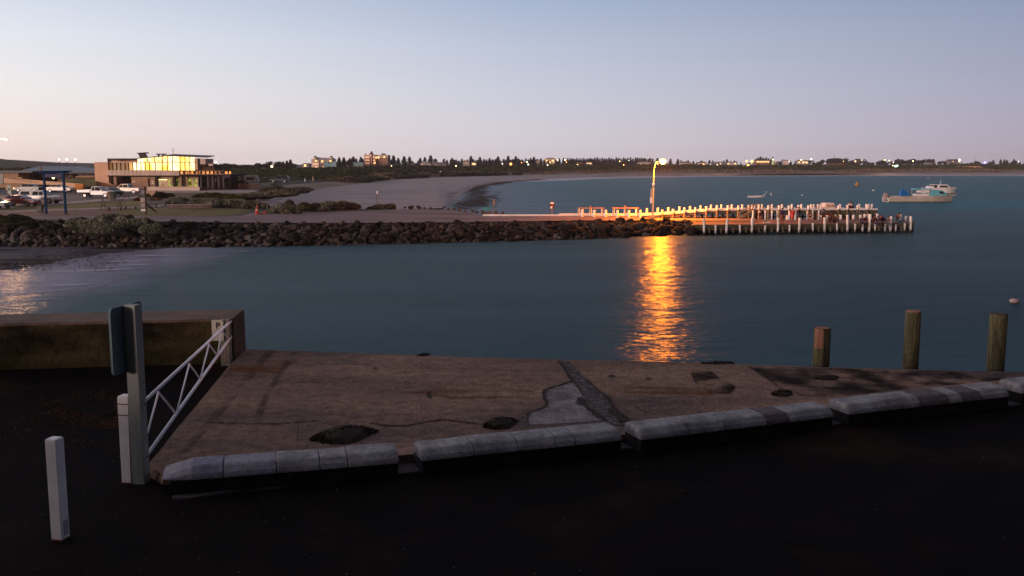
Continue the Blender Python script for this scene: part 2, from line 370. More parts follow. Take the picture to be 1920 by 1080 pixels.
ZONES = [
 ('footpath', m_foot, [(-700, 402.8), (0, 397.6), (130, 393.6), (300, 387.2), (312, 383.5), (298, 383.5), (288, 385.9), (125, 391.6), (0, 395.4), (-700, 400)]),
 ('lawn', m_lawn, [(198, 404.6), (300, 404.8), (400, 404.6), (440, 402), (474, 394), (450, 391.5), (400, 390), (310, 389), (240, 390)]),
 ('kerbside_path', m_foot, [(-700, 395.5), (0, 391), (115, 383), (264, 371), (262, 367.8), (110, 379.8), (0, 388.2), (-700, 392)]),
 ('car_park', m_asph, [(-700, 392), (0, 389), (110, 381), (262, 369), (262, 357), (100, 351), (-700, 351)]),
 ('upper_lawn', m_lawn, [(-700, 401), (60, 395), (265, 389), (270, 376), (200, 379), (90, 386), (-700, 396)]),
 ('terrace_paving', m_foot, [(262, 366), (300, 361.5), (480, 361.5), (490, 357), (420, 354), (262, 354)]),
 ('forecourt_grass', mat('dry_grass', (0.12, 0.075, 0.035), 1, (0.07, 0.06, 0.025), .4), [(285, 379), (475, 377), (470, 361), (290, 361)]),
 ('breakwater_road', m_conc_road, [(-700, 409), (100, 411.5), (300, 415), (500, 417), (650, 417.4), (800, 417), (950, 415.4), (1100, 413.4), (1280, 413.4), (1422, 413), (1422, 405), (1250, 404.4), (908, 404.4), (880, 399.5), (850, 394.5), (800, 392.8), (740, 393), (640, 396.5), (560, 399), (500, 401), (490, 396.5), (470, 399), (452, 405), (-700, 405)]),
 ('paving', m_paving, [(-700, 406), (215, 406), (240, 388), (-700, 395)]),
]
def inside(p, poly):
    c = False; n = len(poly)
    for i in range(n):
        (x1, y1), (x2, y2) = poly[i], poly[i - 1]
        if (y1 > p[1]) != (y2 > p[1]) and p[0] < (x2 - x1) * (p[1] - y1) / (y2 - y1) + x1: c = not c
    return c
pxs = [-700 + 6 * i for i in range(354)]; pys = [338 + .75 * i for i in range(int((424 - 338) / .75))]
grid = {}; cell = {}
def gv(i, j):
    k = (i, j)
    if k not in grid: grid[k] = tuple(G(pxs[i], pys[j]))
    return grid[k]
for i in range(len(pxs) - 1):
    for j in range(len(pys) - 1):
        c = (pxs[i] + 3, pys[j] + .37)
        if not inside(c, HEAD): continue
        nm = next((z[0] for z in ZONES if inside(c, z[2])), 'headland_ground'); cell.setdefault(nm, []).append((i, j))
for nm, cs in cell.items():
    mb = MB(); ix = {}
    def vi(k):
        if k not in ix: ix[k] = len(mb.v); mb.v.append(gv(*k))
        return ix[k]
    for i, j in cs: mb.f.append((vi((i, j)), vi((i, j + 1)), vi((i + 1, j + 1)), vi((i + 1, j))))
    struct(mb.build(nm, dict((z[0], z[1]) for z in ZONES).get(nm, m_ground), smooth=True))

sk = [G(*q) for q in [(1422, 413), (1422, 405), (1250, 404.4), (905, 404.4), (880, 399), (850, 393.5), (800, 392), (740, 392.5), (560, 392), (480, 386), (455, 372), (480, 360)]]
struct(MB().loft([[(p.x, p.y - .05, p.z - .01) for p in sk], [(p.x, p.y + .8, -1.2) for p in sk]], close=False, cap=False).build('headland_edge', m_ground))
# hills far left
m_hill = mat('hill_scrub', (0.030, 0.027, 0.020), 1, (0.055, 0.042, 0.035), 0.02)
def hill(name, prof, Y, m, back=400):
    rows = [[PD(px, 340, Y - 120) for px, _ in prof], [PD(px, py + 5, Y - 20) for px, py in prof], [PD(px, py, Y) for px, py in prof], [PD(px, py + 12, Y + back) for px, py in prof]]
    return struct(MB().loft(rows, close=False, cap=False).build(name, m, smooth=True))
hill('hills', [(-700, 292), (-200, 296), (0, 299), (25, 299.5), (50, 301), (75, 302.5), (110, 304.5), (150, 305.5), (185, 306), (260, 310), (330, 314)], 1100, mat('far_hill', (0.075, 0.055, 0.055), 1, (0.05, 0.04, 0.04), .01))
hill('hills', [(-700, 294), (-100, 296), (0, 297.5), (20, 300), (45, 303), (70, 305), (110, 308), (150, 312), (200, 315)], 640, m_hill, 200)

# ---- harbour sand with weed, left foreground
m_wet = mat('wet_sand', (0.095, 0.086, 0.108), 0.85, (0.07, 0.064, 0.082), 0.25, spec=.08, stretch=(.35, 1.6, 1), w2=((0.008, 0.007, 0.007), 0.22, .52, .60))
ws = [(-900, 455), (-200, 458), (240, 462)]
for (x0_, y0_), (x1_, y1_) in zip([(330, 464), (260, 469), (190, 477), (120, 487), (50, 498), (-30, 512), (-120, 530)], [(260, 469), (190, 477), (120, 487), (50, 498), (-30, 512), (-120, 530), (-300, 570)]):
    for i in range(12):
        ws.append((x0_ + (x1_ - x0_) * i / 12 + 38 * mnoise.noise(Vector((x0_ + i * 5.1, i * .7, 0)) * .09), y0_ + (y1_ - y0_) * i / 12))
ws += [(-300, 570), (-900, 600)]
struct(MB().add([tuple(P(a, b, .02)) for a, b in ws], [tuple(range(len(ws)))]).build('wet_sand', m_wet))
weed_patch([(-40, 500, 30), (40, 496, 30), (90, 486, 50), (130, 476, 60), (150, 468, 60)], 26, 'seaweed', 3000, z=.06, size=.13)
weed_patch([(150, 500, 50), (200, 488, 50), (240, 482, 30)], 20, 'seaweed', 500, z=.06, size=.10)
mf3 = foam_mat('wake_foam', (0.40, 0.385, 0.46), .36, .95, 0.9, (.5, .5, 1))
foam('foam_line', [(500, 463.5, 465.5), (480, 465, 468.5), (440, 472, 477), (400, 481, 486), (350, 489, 494), (300, 499, 504), (250, 513, 519), (200, 528, 534), (150, 544, 552), (90, 561, 571)], mf3, .024)
mfs = foam_mat('pale_streak', (.62, .61, .72), .40, .74, .35, (.25, 2.2, 1))
for (x0_, y0_, x1_, y1_, h_) in ((0, 531, 210, 520, 4), (20, 541, 190, 531, 3), (-40, 556, 150, 541, 5), (60, 512, 260, 503, 4), (120, 503, 300, 494, 3), (170, 492, 330, 486, 3), (190, 481, 340, 478, 2.4), (-40, 574, 120, 556, 5)):
    foam('foam_streak', [(x0_ + (x1_ - x0_) * i / 8, y0_ + (y1_ - y0_) * i / 8 - h_ * math.sin(i / 8 * math.pi) / 2, y0_ + (y1_ - y0_) * i / 8 + .2 + h_ * math.sin(i / 8 * math.pi) / 2) for i in range(9)], mfs, .028)
mf4 = foam_mat('shallow_veil', (0.085, 0.085, 0.115), .30, .95, 0.10, (.35, 1.5, 1))
0 and foam('shallow_foam', [(px, 466 + (485 - px) * .13 if px < 485 else 466, 600 - max(0, px - 60) * .26) for px in range(-300, 500, 25)], mf4, .013)

# ============================================================ FOREGROUND
RZ = 3.85
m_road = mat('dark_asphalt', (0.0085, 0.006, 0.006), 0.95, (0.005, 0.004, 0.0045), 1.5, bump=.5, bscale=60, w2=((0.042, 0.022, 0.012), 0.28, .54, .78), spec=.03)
m_slab = mat('stained_concrete', (0.29, 0.178, 0.122), 0.97, (0.155, 0.100, 0.076), 0.45, bump=.8, bscale=14, w2=((0.070, 0.052, 0.060), 0.30, .46, .70), spec=.12, detail=10, stretch=(.55, 1.5, 1))
def grain(m, scale, amt):
    n = m.node_tree.nodes; l = m.node_tree.links; b_ = n['Principled BSDF']; src = b_.inputs['Base Color'].links[0].from_socket
    t = n.new('ShaderNodeTexCoord'); z = n.new('ShaderNodeTexNoise'); z.inputs['Scale'].default_value = scale; z.inputs['Detail'].default_value = 8; z.inputs['Roughness'].default_value = .75; l.new(t.outputs['Object'], z.inputs['Vector'])
    k = n.new('ShaderNodeMapRange'); k.inputs[1].default_value = .35; k.inputs[2].default_value = .65; k.inputs[3].default_value = 1 - amt; k.inputs[4].default_value = 1 + amt; l.new(z.outputs['Fac'], k.inputs[0])
    v = n.new('ShaderNodeVectorMath'); v.operation = 'SCALE'; l.new(src, v.inputs[0]); l.new(k.outputs[0], v.inputs['Scale']); l.new(v.outputs[0], b_.inputs['Base Color'])
grain(m_slab, 5.0, .42)
# rows of kerb blocks: the photograph shows each row's light lower front edge, 0.2 m above the road
kz = RZ + .22
KR = [((302, 904), (748, 868)), ((791, 864), (1167, 825)), ((1202, 825), (1564, 781)), ((1592, 777), (1894, 743)), ((1918, 738), (2260, 697))]
kr = [(P(*a, kz), P(*b, kz)) for a, b in KR]
d_all = (kr[4][0] - kr[0][0]); d_all.z = 0; d_all.normalize(); nrm = Vector((-d_all.y, d_all.x, 0))
if nrm.y < 0: nrm = -nrm
DEP = .56
slab_near = []
for a, b in kr: slab_near += [a + nrm * (DEP - .02), b + nrm * (DEP - .02)]
far = [P(*q, 4.0) for q in ((462, 655), (600, 659.5), (700, 663), (860, 669), (1050, 674), (1180, 677), (1300, 680), (1420, 684), (1530, 688), (1720, 693), (1900, 697), (2150, 703))]
left_e = [P(*q, 4.0) for q in ((276, 872), (300, 845), (330, 805), (362, 768), (395, 728), (432, 683), (452, 664))]
poly = [(p.x, p.y) for p in left_e] + [(p.x, p.y) for p in far]
last = kr[4][1] + nrm * .54; poly += [(last.x + .6, last.y + .3)] + [(p.x, p.y) for p in reversed(slab_near)]
struct(MB().prism(poly, -1.2, 4.0).build('concrete_apron', m_slab))
# quay body under road, with the road sheet on it
q = [(-60, -12), (60, -12), (60, 30)] ; 
road = [(-70, -14), (70, -14), (70, 40)]
lp = last + d_all * 60
rp = [(-80, -14), (80, -14), (lp.x, lp.y), (last.x + .6, last.y + .3)] + [(p.x, p.y) for p in reversed(slab_near)] + [(p.x, p.y) for p in left_e] + [(P(459, 668, RZ).x, P(459, 655, RZ).y), (P(440, 690, RZ).x - .2, P(440, 690, RZ).y + 1.2), (-80, P(0, 690, RZ).y + .9)]
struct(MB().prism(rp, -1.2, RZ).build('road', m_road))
m_foot2 = mat('kerb_footing', (0.075, 0.064, 0.075), 0.9, (0.05, 0.042, 0.05), 2.5, bump=.3)
fa = kr[0][0] + d_all * .12; fb = kr[4][1]; rag = []
nseg = 90
for i in range(nseg + 1):
    p = fa.lerp(fb, i / nseg); w = .10 + .10 * mnoise.noise(Vector((i * .37, 0, 0))) ; rag.append((p - nrm * w))
foot_poly = [(p.x, p.y) for p in rag] + [((fb + nrm * (DEP - .02)).x, (fb + nrm * (DEP - .02)).y), ((fa + nrm * (DEP - .02)).x, (fa + nrm * (DEP - .02)).y)]
struct(MB().prism(foot_poly, RZ - .05, RZ + .03).build('kerb_footing', m_foot2))

kgrey = mat('kerb_concrete', (0.35, 0.335, 0.345), 0.95, (0.235, 0.225, 0.235), 3.0, bump=.5, bscale=40, w2=((0.17, 0.16, 0.18), 2.1, .50, .72), spec=.1)
kblue = mat('kerb_concrete_blue', (0.22, 0.22, 0.285), 0.9, (0.31, 0.30, 0.335), 2.2, bump=.5, bscale=40, spec=.2)
kred = mat('kerb_aggregate', (0.13, 0.105, 0.115), 0.95, (0.17, 0.14, 0.15), 18, bump=.8, bscale=50, spec=.2)
for m_ in (kgrey, kblue, kred): grain(m_, 11, .30)
KSEG = [[(0, .25, 1), (.25, .47, 1), (.47, .655, 0), (.655, .775, 0), (.775, 1, 0)],
        [(0, .25, 0), (.25, .465, 0), (.465, .655, 0), (.655, .755, 0), (.755, 1, 0)],
        [(0, .235, 0), (.235, .42, 0), (.42, .635, 0), (.635, .755, 2), (.755, 1, 0)],
        [(0, .24, 0), (.24, .43, 0), (.43, .61, 2), (.61, .69, 0), (.69, .82, 2), (.82, 1, 0)],
        [(0, .25, 0), (.25, .5, 0), (.5, .75, 2), (.75, 1, 0)]]
KLAB = ['low concrete wheel stop with a tapered nose beside the sign post', 'low concrete wheel stop with a white speck on its last block, below the pale patch',
        'low concrete wheel stop with a deep aggregate-coloured block, just right of the pale patch', 'low concrete wheel stop with two dark aggregate blocks, below the two tall pilings',
        'low concrete wheel stop cut off by the right edge of the picture']
m_kbase = mat('shaded_kerb_base', (0.016, 0.012, 0.012), .95, (0.008, 0.006, 0.006), 5, bump=.6)  # shade on the camera-facing kerb fronts, painted in as a near-black base
CAPZ = .185
def kprof():   # (depth, height) of the pale cap from its front lower edge up and over
    pts = [(0.0, CAPZ), (0.004, CAPZ + .018)]
    for i in range(6):
        a = i / 5 * math.pi / 2; pts.append((.01 + .15 * (1 - math.cos(a)), CAPZ + .02 + .115 * math.sin(a)))
    pts = [(0.0, CAPZ), (0.004, CAPZ + .03), (.018, CAPZ + .065), (.085, CAPZ + .128), (.12, CAPZ + .142), (.20, CAPZ + .148), (.46, .335), (.51, .315), (DEP - .03, .26), (DEP - .03, CAPZ)]
    return pts
KP = kprof()
for k, ((a, b), segs) in enumerate(zip(kr, KSEG)):
    d = (b - a); ln = math.hypot(d.x, d.y); rz = math.atan2(d.y, d.x)
    t = thing('wheel_stop', KLAB[k], 'wheel stop', (a.x, a.y, RZ + .03), rz, 'concrete wheel stops along the road edge')
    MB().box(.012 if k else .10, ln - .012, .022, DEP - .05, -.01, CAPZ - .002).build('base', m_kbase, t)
    for si, (s0, s1, c) in enumerate(segs):
        x0, x1 = s0 * ln + (.005 if s0 else 0), s1 * ln - (.007 if s1 < 1 else 0); rings = []
        nx = max(6, int((x1 - x0) / .045)); xs = [x0, x0 + .012] + [x0 + .012 + (x1 - x0 - .024) * i / nx for i in range(1, nx)] + [x1 - .012, x1]
        sag = random.uniform(-.006, .006)
        for x in xs:
            e = min(x - x0, x1 - x); sh = 0.975 if e < .006 else 1.0
            if s0 == 0: sh = min(sh, .84 + .16 * min(1, (x - x0) / .05) ** .5)
            if s1 == 1: sh = min(sh, .84 + .16 * min(1, (x1 - x) / .05) ** .5)
            ring = []
            for qi, (dy, dz) in enumerate(KP):
                n_ = .004 * mnoise.noise(Vector((x * 12 + k * 9, dy * 12, dz * 12))) + .008 * mnoise.noise(Vector((x * 1.7 + k * 5, dy * 3, 2)))
                up = (dz - CAPZ) * sh; yy = DEP / 2 + (dy - DEP / 2) * (.5 + .5 * sh); xx = x
                if k == 0 and s0 == 0:
                    ta = min(1, (x - x0) / .42 + .12); up = up * ta; yy = yy + (1 - ta) * .10
                ring.append((xx, yy + n_ * (0 if qi in (0, len(KP) - 1) else 1), CAPZ + (up + sag + n_ if 0 < qi < len(KP) - 1 else 0) ))
            rings.append(ring)
        MB().loft(rings).build('block', (kgrey, kblue, kred)[c], t, smooth=False)

# pale repair patch, rubble joint and cracks in the apron
def fsheet(name, pts, m, z, kind='structure', jitter=0):
    w = []
    for i, (a, b) in enumerate(pts):
        w.append((a, b))
        if jitter:
            c = pts[(i + 1) % len(pts)]; n = max(1, int(math.hypot(c[0] - a, c[1] - b) / 8))
            for j in range(1, n): w.append((a + (c[0] - a) * j / n + random.uniform(-1, 1) * jitter, b + (c[1] - b) * j / n + random.uniform(-1, 1) * jitter * .5))
    return struct(MB().add([tuple(P(a, b, z)) for a, b in w], [tuple(range(len(w)))]).build(name, m), kind)
def r5(l): return [(880 + x / 4, 640 + y / 4) for x, y in l]
m_patch = mat('pale_patch_concrete', (0.30, 0.255, 0.26), 0.97, (0.17, 0.140, 0.142), 3, bump=1, bscale=30, w2=((.09, .07, .065), 1.6, .47, .68)); grain(m_patch, 14, .4)
m_crack = mat('crack_dirt', (0.010, 0.007, 0.006), 1, (0.022, 0.014, 0.012), 6, bump=1)
fsheet('concrete_patch', r5([(440, 585), (430, 548), (480, 520), (575, 490), (580, 450), (558, 385), (572, 355), (620, 338), (765, 312), (810, 350), (850, 410), (880, 470), (940, 530), (1000, 590), (900, 605), (700, 612), (560, 622), (455, 625)]), m_patch, 4.004, jitter=.6)
m_rub = mat('joint_rubble', (0.16, 0.14, 0.15), 1, (0.02, 0.014, 0.012), 9, bump=1.0, bscale=40, w2=((.015, .01, .009), 5, .5, .62))
fsheet('concrete_joint', r5([(680, 140), (745, 150), (830, 235), (890, 290), (960, 355), (1055, 410), (1068, 470), (1130, 530), (1195, 570), (1200, 628), (1110, 630), (1010, 590), (960, 540), (905, 500), (800, 470), (800, 440), (850, 405), (800, 320), (760, 285), (720, 215)]), m_rub, 4.008, jitter=.8)
def crack(pts, w, z=4.012):
    mb = MB(); a = []; b = []
    fine = []
    for (x0, y0), (x1, y1) in zip(pts, pts[1:]):
        n = max(2, int(math.hypot(x1 - x0, y1 - y0) / 5))
        for i in range(n): fine.append((x0 + (x1 - x0) * i / n + random.uniform(-1, 1) * .8, y0 + (y1 - y0) * i / n + random.uniform(-1, 1) * .8))
    fine.append(pts[-1])
    W3 = [P(x, y, z) for x, y in fine]; rows = []
    for i, p in enumerate(W3):
        d = (W3[min(i + 1, len(W3) - 1)] - W3[max(0, i - 1)]); d = Vector((-d.y, d.x, 0)).normalized()
        ww = w * (.35 + .9 * random.random()) * (.2 if i in (0, len(W3) - 1) else 1) 
        rows.append([p + d * ww, p - d * ww])
    mb.loft(rows, close=False, cap=False); return struct(mb.build('crack', m_crack))
crack([(385, 791), (430, 793), (520, 794), (570, 790), (598, 788)], .022)
crack([(598, 788), (690, 790)], .006); crack([(690, 792), (720, 797), (760, 798), (800, 790), (830, 786), (870, 791), (905, 795)], .03)
crack(r5([(670, 140), (705, 190), (745, 250), (775, 290), (700, 320), (610, 345), (565, 360), (558, 400), (578, 450), (575, 490), (500, 515), (435, 540), (440, 585)]), .035, 4.014)
crack(r5([(775, 290), (815, 335), (850, 400)]), .014, 4.016)
crack(r5([(880, 280), (960, 360), (1050, 430), (1075, 490), (1160, 560), (1200, 580)]), .03, 4.016)
crack(r5([(820, 420), (860, 470), (930, 530), (1000, 580)]), .06, 4.016)
crack(r5([(1050, 500), (1120, 560), (1190, 610)]), .10, 4.018)
crack([(880, 718), (900, 722), (925, 724)], .012); crack([(555, 715), (600, 716)], .008)
crack([(560, 792), (556, 840)], .004); crack([(1190, 760), (1205, 768), (1212, 776)], .012); crack(r5([(1260, 510), (1310, 515)]), .01)
crack([(1400, 684), (1440, 710), (1475, 735)], .012); crack([(1580, 695), (1640, 722)], .01); crack([(960, 675), (1000, 678), (1050, 677)], .008)
crack([(480, 716), (700, 717), (860, 719)], .003, 4.006); crack([(1100, 743), (1300, 745), (1500, 748)], .003, 4.006)
m_hole = mat('dark_stain', (0.016, 0.010, 0.009), .95, (0.03, 0.02, 0.016), 8)
for (cx, cy, rx, ry) in ((805, 740, 5, 8), (1147, 705, 8, 2.5), (1215, 710, 6, 2.2), (703, 690, 6, 1.2)):
    fsheet('dark_hole', [(cx + rx * math.cos(t * .628) * random.uniform(.7, 1.2), cy + ry * math.sin(t * .628) * random.uniform(.7, 1.2)) for t in range(10)], m_hole, 4.005)
m_stain = foam_mat('tyre_stain', (0.085, 0.062, 0.066), .36, .95, 1.2, (1, 1, 1))
fsheet('tyre_mark', [(548, 657.5), (560, 658), (505, 740), (488, 790), (474, 790), (496, 735)], m_stain, 4.0065); fsheet('tyre_mark', [(500, 656.5), (516, 657), (430, 760), (350, 850), (335, 850), (420, 750)], m_stain, 4.0066)
m_algae = foam_mat('black_growth', (0.030, 0.023, 0.024), .42, .68, 1.3, (1.2, 1.2, 1))
fsheet('black_growth', [(1290, 682), (1320, 682), (1345, 705), (1380, 725), (1370, 738), (1330, 738), (1300, 715)], m_algae, 4.0067)
fsheet('black_growth', [(1400, 685), (1900, 700), (1880, 712), (1700, 728), (1560, 745), (1500, 742), (1440, 712)], m_algae, 4.0068)
m_rust = foam_mat('rust_stain', (0.17, 0.07, 0.025), .40, .85, 1.4, (.4, 1.6, 1))
fsheet('rust_stain', [(860, 722), (1000, 726), (1000, 744), (850, 748), (760, 735)], m_rust, 4.0071); fsheet('rust_stain', [(1130, 722), (1330, 726), (1340, 742), (1150, 736)], m_rust, 4.0072)
fsheet('rust_stain', [(440, 672), (560, 676), (520, 700), (440, 720), (400, 740)], m_rust, 4.0073)

def heap(name, label, cx, cy, rx, ry, h, n, m, z=4.0, cat='seaweed'):
    c = P(cx, cy, z); sx = (P(cx + rx, cy, z) - c).x; sy = abs((P(cx, cy - ry, z) - c).y)
    t = thing(name, label, cat, c)
    C = blob_points(n, (0, 0, 0), (sx, sy, h), .1); C[:, 2] *= 1 - .7 * np.hypot(C[:, 0] / sx, C[:, 1] / sy); C[:, 0] += .3 * sx * np.sin(C[:, 1] / sy * 3)
    V, Fq = leaves_arr(C, .028); np_mesh('fronds', V, Fq, m, t)
    ring = lambda s, zz: [(math.cos(a / 14 * 6.283) * sx * s * random.uniform(.85, 1.1), math.sin(a / 14 * 6.283) * sy * s * random.uniform(.85, 1.1), zz) for a in range(14)]
    MB().loft([ring(1, .001), ring(.75, h * .5), ring(.3, h * .8)]).build('mat', m, t)
m_kelp = mat('dry_kelp', (0.034, 0.018, 0.010), 1, (0.014, 0.008, 0.006), 9, bump=.8)
heap('seaweed_heap', 'long dark brown heap of seaweed above the left wheel stop', 645, 816, 52, 17, .13, 2600, m_kelp)
heap('seaweed_heap', 'small reddish brown seaweed heap at the foot of the pale patch', 937, 795, 30, 11, .11, 1400, m_kelp)
heap('seaweed_heap', 'flat scrap of brown weed near the lone split piling', 1550, 709, 22, 4, .06, 700, m_kelp)
heap('seaweed_heap', 'flat scrap of brown weed above the middle wheel stop', 1465, 738, 20, 6, .05, 700, m_kelp)
heap('seaweed_heap', 'thin strand of weed lying on the apron edge by the orange reflection', 1345, 681, 30, 2, .04, 500, m_kelp)
heap('seaweed_heap', 'small wisp of weed on the apron edge left of the pale joint', 795, 666, 11, 2, .05, 250, m_kelp)

# gravel and litter specks
V = []; Fg = []; gm = mat('gravel', (0.36, 0.32, 0.31), 1, (0.06, 0.05, 0.045), 2)
def pebble(p, s):
    k = len(V); a = random.random() * 3
    for i in range(4): V.append((p.x + s * math.cos(a + i * 1.57), p.y + s * math.sin(a + i * 1.57) * .7, p.z))
    V.append((p.x, p.y, p.z + s * .7)); 
    for i in range(4): Fg.append((k + i, k + (i + 1) % 4, k + 4, k + 4))
for _ in range(520):
    px, py = random.uniform(-20, 900) if random.random() < .7 else random.uniform(0, 1940), random.uniform(715, 1085)
    if 250 < px and py < 905 - (px - 300) * .10 and px > 250: continue
    pebble(P(px, py, RZ + .001), random.choice([.003, .004, .004, .005, .007, .010]))
for _ in range(160): 
    px = random.uniform(470, 1880); py = random.uniform(662 + (px - 470) * .032, 790 if px < 900 else 735)
    pebble(P(px, py, 4.002), random.choice([.005, .008]))
gme = bpy.data.meshes.new('gravel'); gme.from_pydata(V, [], [f[:3] for f in Fg]); gme.materials.append(gm); go = bpy.data.objects.new('gravel', gme); COL.objects.link(go); struct(go, 'stuff')
C = []
for _ in range(9000):
    px, py = random.gauss(190, 120), random.gauss(775, 26); 
    if mnoise.noise(Vector((px * .012, py * .04, 0))) < -.05 or px > 262 - (py - 780) * .3 or px < -60 or py < 708: continue
    C.append(tuple(P(px, py, RZ + .004 + random.random() * .015)))
V_, F_ = leaves_arr(np.array(C), .012); struct(np_mesh('dry_seaweed', V_, F_, mat('rusty_kelp', (0.20, 0.075, 0.025), 1, (0.06, 0.028, 0.016), 1.2)), 'stuff')

# ---- unseen breakwater wall under the camera, added to shade the foreground
m_bw = mat('unseen_shade_wall', (0.22, 0.18, 0.16), .95, (0.15, .12, .11), .6, bump=.4)
o = MB().box(-60, 60, -6, 2.4, RZ - .2, 6.35).build('unseen_shade_wall', m_bw, bevel=.03); tag(o, 'unseen concrete breakwater wall under the camera, added to shade the foreground', 'wall')

# ---- left sea wall
m_wall = mat('weathered_wall', (0.115, 0.090, 0.040), .97, (0.042, 0.033, 0.017), 1.3, bump=.9, bscale=9, w2=((0.018, 0.013, 0.009), 0.8, .46, .68), spec=.1, stretch=(.6, 1, 1.4))
m_walltop = mat('wall_top_concrete', (0.165, 0.110, 0.085), .95, (0.11, 0.075, 0.06), 1.5, bump=.8, bscale=14, w2=((.05, .035, .03), 1.2, .52, .75))
ZT = 4.78
fl, fr = P(-420, 618, ZT), P(437, 595, ZT); bl, br = P(-420, 601, ZT), P(457, 581, ZT)
fr.y = P(439, 681, RZ).y; fr.x = P(439, 681, RZ).x
t = thing('sea_wall', 'weathered brown concrete sea wall at the harbour edge behind the gate', 'wall', (fl.x, fl.y, RZ - .1))
def loc(p, b=(fl.x, fl.y, RZ - .1)): return (p[0] - b[0], p[1] - b[1], p[2] - b[2])
mb = MB(); n1 = 60; rows = []
for i in range(n1 + 1):
    u = i / n1; a = fl.lerp(fr, u); b = bl.lerp(br, u); w = .012 * mnoise.noise(Vector((i * .5, 0, 0)))
    rows.append([loc((a.x, a.y, RZ - .1)), loc((a.x, a.y - .02, RZ + .25 + w)), loc((a.x, a.y + w, ZT - .20)), loc((a.x, a.y + .0 + w, ZT - .03)), loc((a.x, a.y + .03 + w, ZT - .002)),
                 loc((b.x, b.y - .03, ZT - .002)), loc((b.x, b.y, ZT - .03)), loc((b.x, b.y, -1.2))])
mb.loft(rows); mb.build('wall', m_wall, t)
rows = []
for i in range(n1 + 1):
    u = i / n1; a = fl.lerp(fr, u); b = bl.lerp(br, u); w = .02 * mnoise.noise(Vector((i * .8, 4, 0)))
    rows.append([loc((a.x, a.y - .012 + w, ZT - .03 + w)), loc((a.x, a.y + .01, ZT + .02)), loc((b.x, b.y - .02, ZT + .02)), loc((b.x, b.y + .01, ZT - .02))])
MB().loft(rows).build('coping', m_walltop, t)
m_end = mat('wall_end_render', (0.075, 0.038, 0.03), .95, (0.045, 0.026, 0.022), 2, bump=.6)
e0 = Vector((fr.x, fr.y, 0)); e1 = Vector((br.x, br.y, 0)); nn = Vector(((e1 - e0).y, -(e1 - e0).x, 0)).normalized()
rows = [[loc((p + nn * o_) + Vector((0, 0, z))) for z, o_ in ((RZ + .02, .012), (ZT - .04, .012), (ZT - .04, -.02), (RZ + .02, -.02))] for p in (e0, e0.lerp(e1, .5), e1)]
MB().loft(rows).build('end_face', m_end, t)
# aggregate column at its end and the plate with a P
m_agg = mat('white_aggregate', (0.50, 0.44, 0.38), .95, (0.16, 0.12, 0.10), 45, bump=1, bscale=60)
ca, cb = P(419, 683, RZ), P(438, 682, RZ); yy = ca.y - .16; zz = PD(428, 600, yy).z
t = thing('gate_column', 'square white aggregate column against the end of the sea wall', 'column', (ca.x, yy, RZ))
MB().box(0, (cb.x - ca.x), 0, .16, -.05, zz - RZ).build('column', m_agg, t, bevel=.012)
pz0, pz1 = PD(400, 639, yy - .05).z, PD(400, 600, yy - .05).z; pxa, pxb = PD(397, 620, yy - .05).x, PD(419, 620, yy - .05).x
t = thing('parking_sign', 'small white plate with a black letter P fixed beside the gate column', 'sign', (pxa, yy - .045, pz0))
m_white = mat('white_paint', (0.86, 0.84, 0.85), .6, (0.74, 0.71, 0.72), 2.5, bump=.1, spec=.3)
m_black = mat('black_paint', (0.012, 0.012, 0.014), .6)
MB().box(0, pxb - pxa, 0, .012, 0, pz1 - pz0).build('plate', mat('cream_plate', (.62, .58, .50), .6, (.5, .46, .4), 6), t, bevel=.004)
cu = bpy.data.curves.new('letter', 'FONT'); cu.body = 'P'; cu.size = .17; cu.extrude = .002; cu.offset = .006
tmp = bpy.data.objects.new('letter', cu); COL.objects.link(tmp); dg = bpy.context.evaluated_depsgraph_get(); lme = bpy.data.meshes.new_from_object(tmp.evaluated_get(dg)); bpy.data.objects.remove(tmp)
lo = bpy.data.objects.new('letter', lme); COL.objects.link(lo); lme.materials.clear(); lme.materials.append(m_black); lo.parent = t; lo.location = ((pxb - pxa) * .36, -.004, (pz1 - pz0) * .60); lo.rotation_euler = (R(90), 0, 0)
for x in (.02, pxb - pxa - .02):
    for z in (.02, pz1 - pz0 - .02): MB().tube((x, -.004, z), (x, .002, z), .006).build('bolt', m_black, t)

# ---- truss gate
m_gate = mat('white_gate_paint', (0.74, 0.76, 0.86), .45, (0.62, 0.63, 0.72), 6, spec=.4)
gA = P(262, 900, RZ); gB = P(441, 681, RZ); gA = Vector((gA.x + .06, gA.y + .05, 0)); gB = Vector((gB.x - .0, gB.y - .42, 0))
t = thing('boom_gate', 'white tubular truss gate slanting from the sign post to the wall column', 'gate', (gA.x, gA.y, RZ))
g0 = (gA.x, gA.y, RZ)
def gl(px, py): return loc(PV(px, py, gA, gB), g0)
top_p = [gl(268, 755), gl(297, 731), gl(355, 679), gl(392, 641.5), gl(416, 617.5), gl(437, 598.5)]
bot_p = [gl(276, 853), gl(303, 813), gl(330, 776), gl(375, 710), gl(407, 666), gl(429, 636), gl(437, 626)]
MB().path([top_p[0], top_p[-1]], .026).build('top_rail', m_gate, t, smooth=True)
MB().path([bot_p[0], bot_p[-1]], .026).build('bottom_rail', m_gate, t, smooth=True)
MB().path([gl(437, 598.5), gl(440.5, 597), gl(444, 600), gl(445.5, 606), gl(445, 613), gl(442, 620), gl(437, 626)], .026).build('end_loop', m_gate, t, smooth=True)
zz = [(297, 735, 277, 812), (297, 735, 330, 776), (355, 682, 331, 776), (355, 682, 375, 710), (392, 645, 376, 710), (392, 645, 407, 666), (416, 620, 408, 666), (416, 620, 429, 636), (437, 600, 430, 636)]
for a, b, c, d in zz: MB().tube(gl(a, b), gl(c, d), .014, n=8).build('strut', m_gate, t, smooth=True)
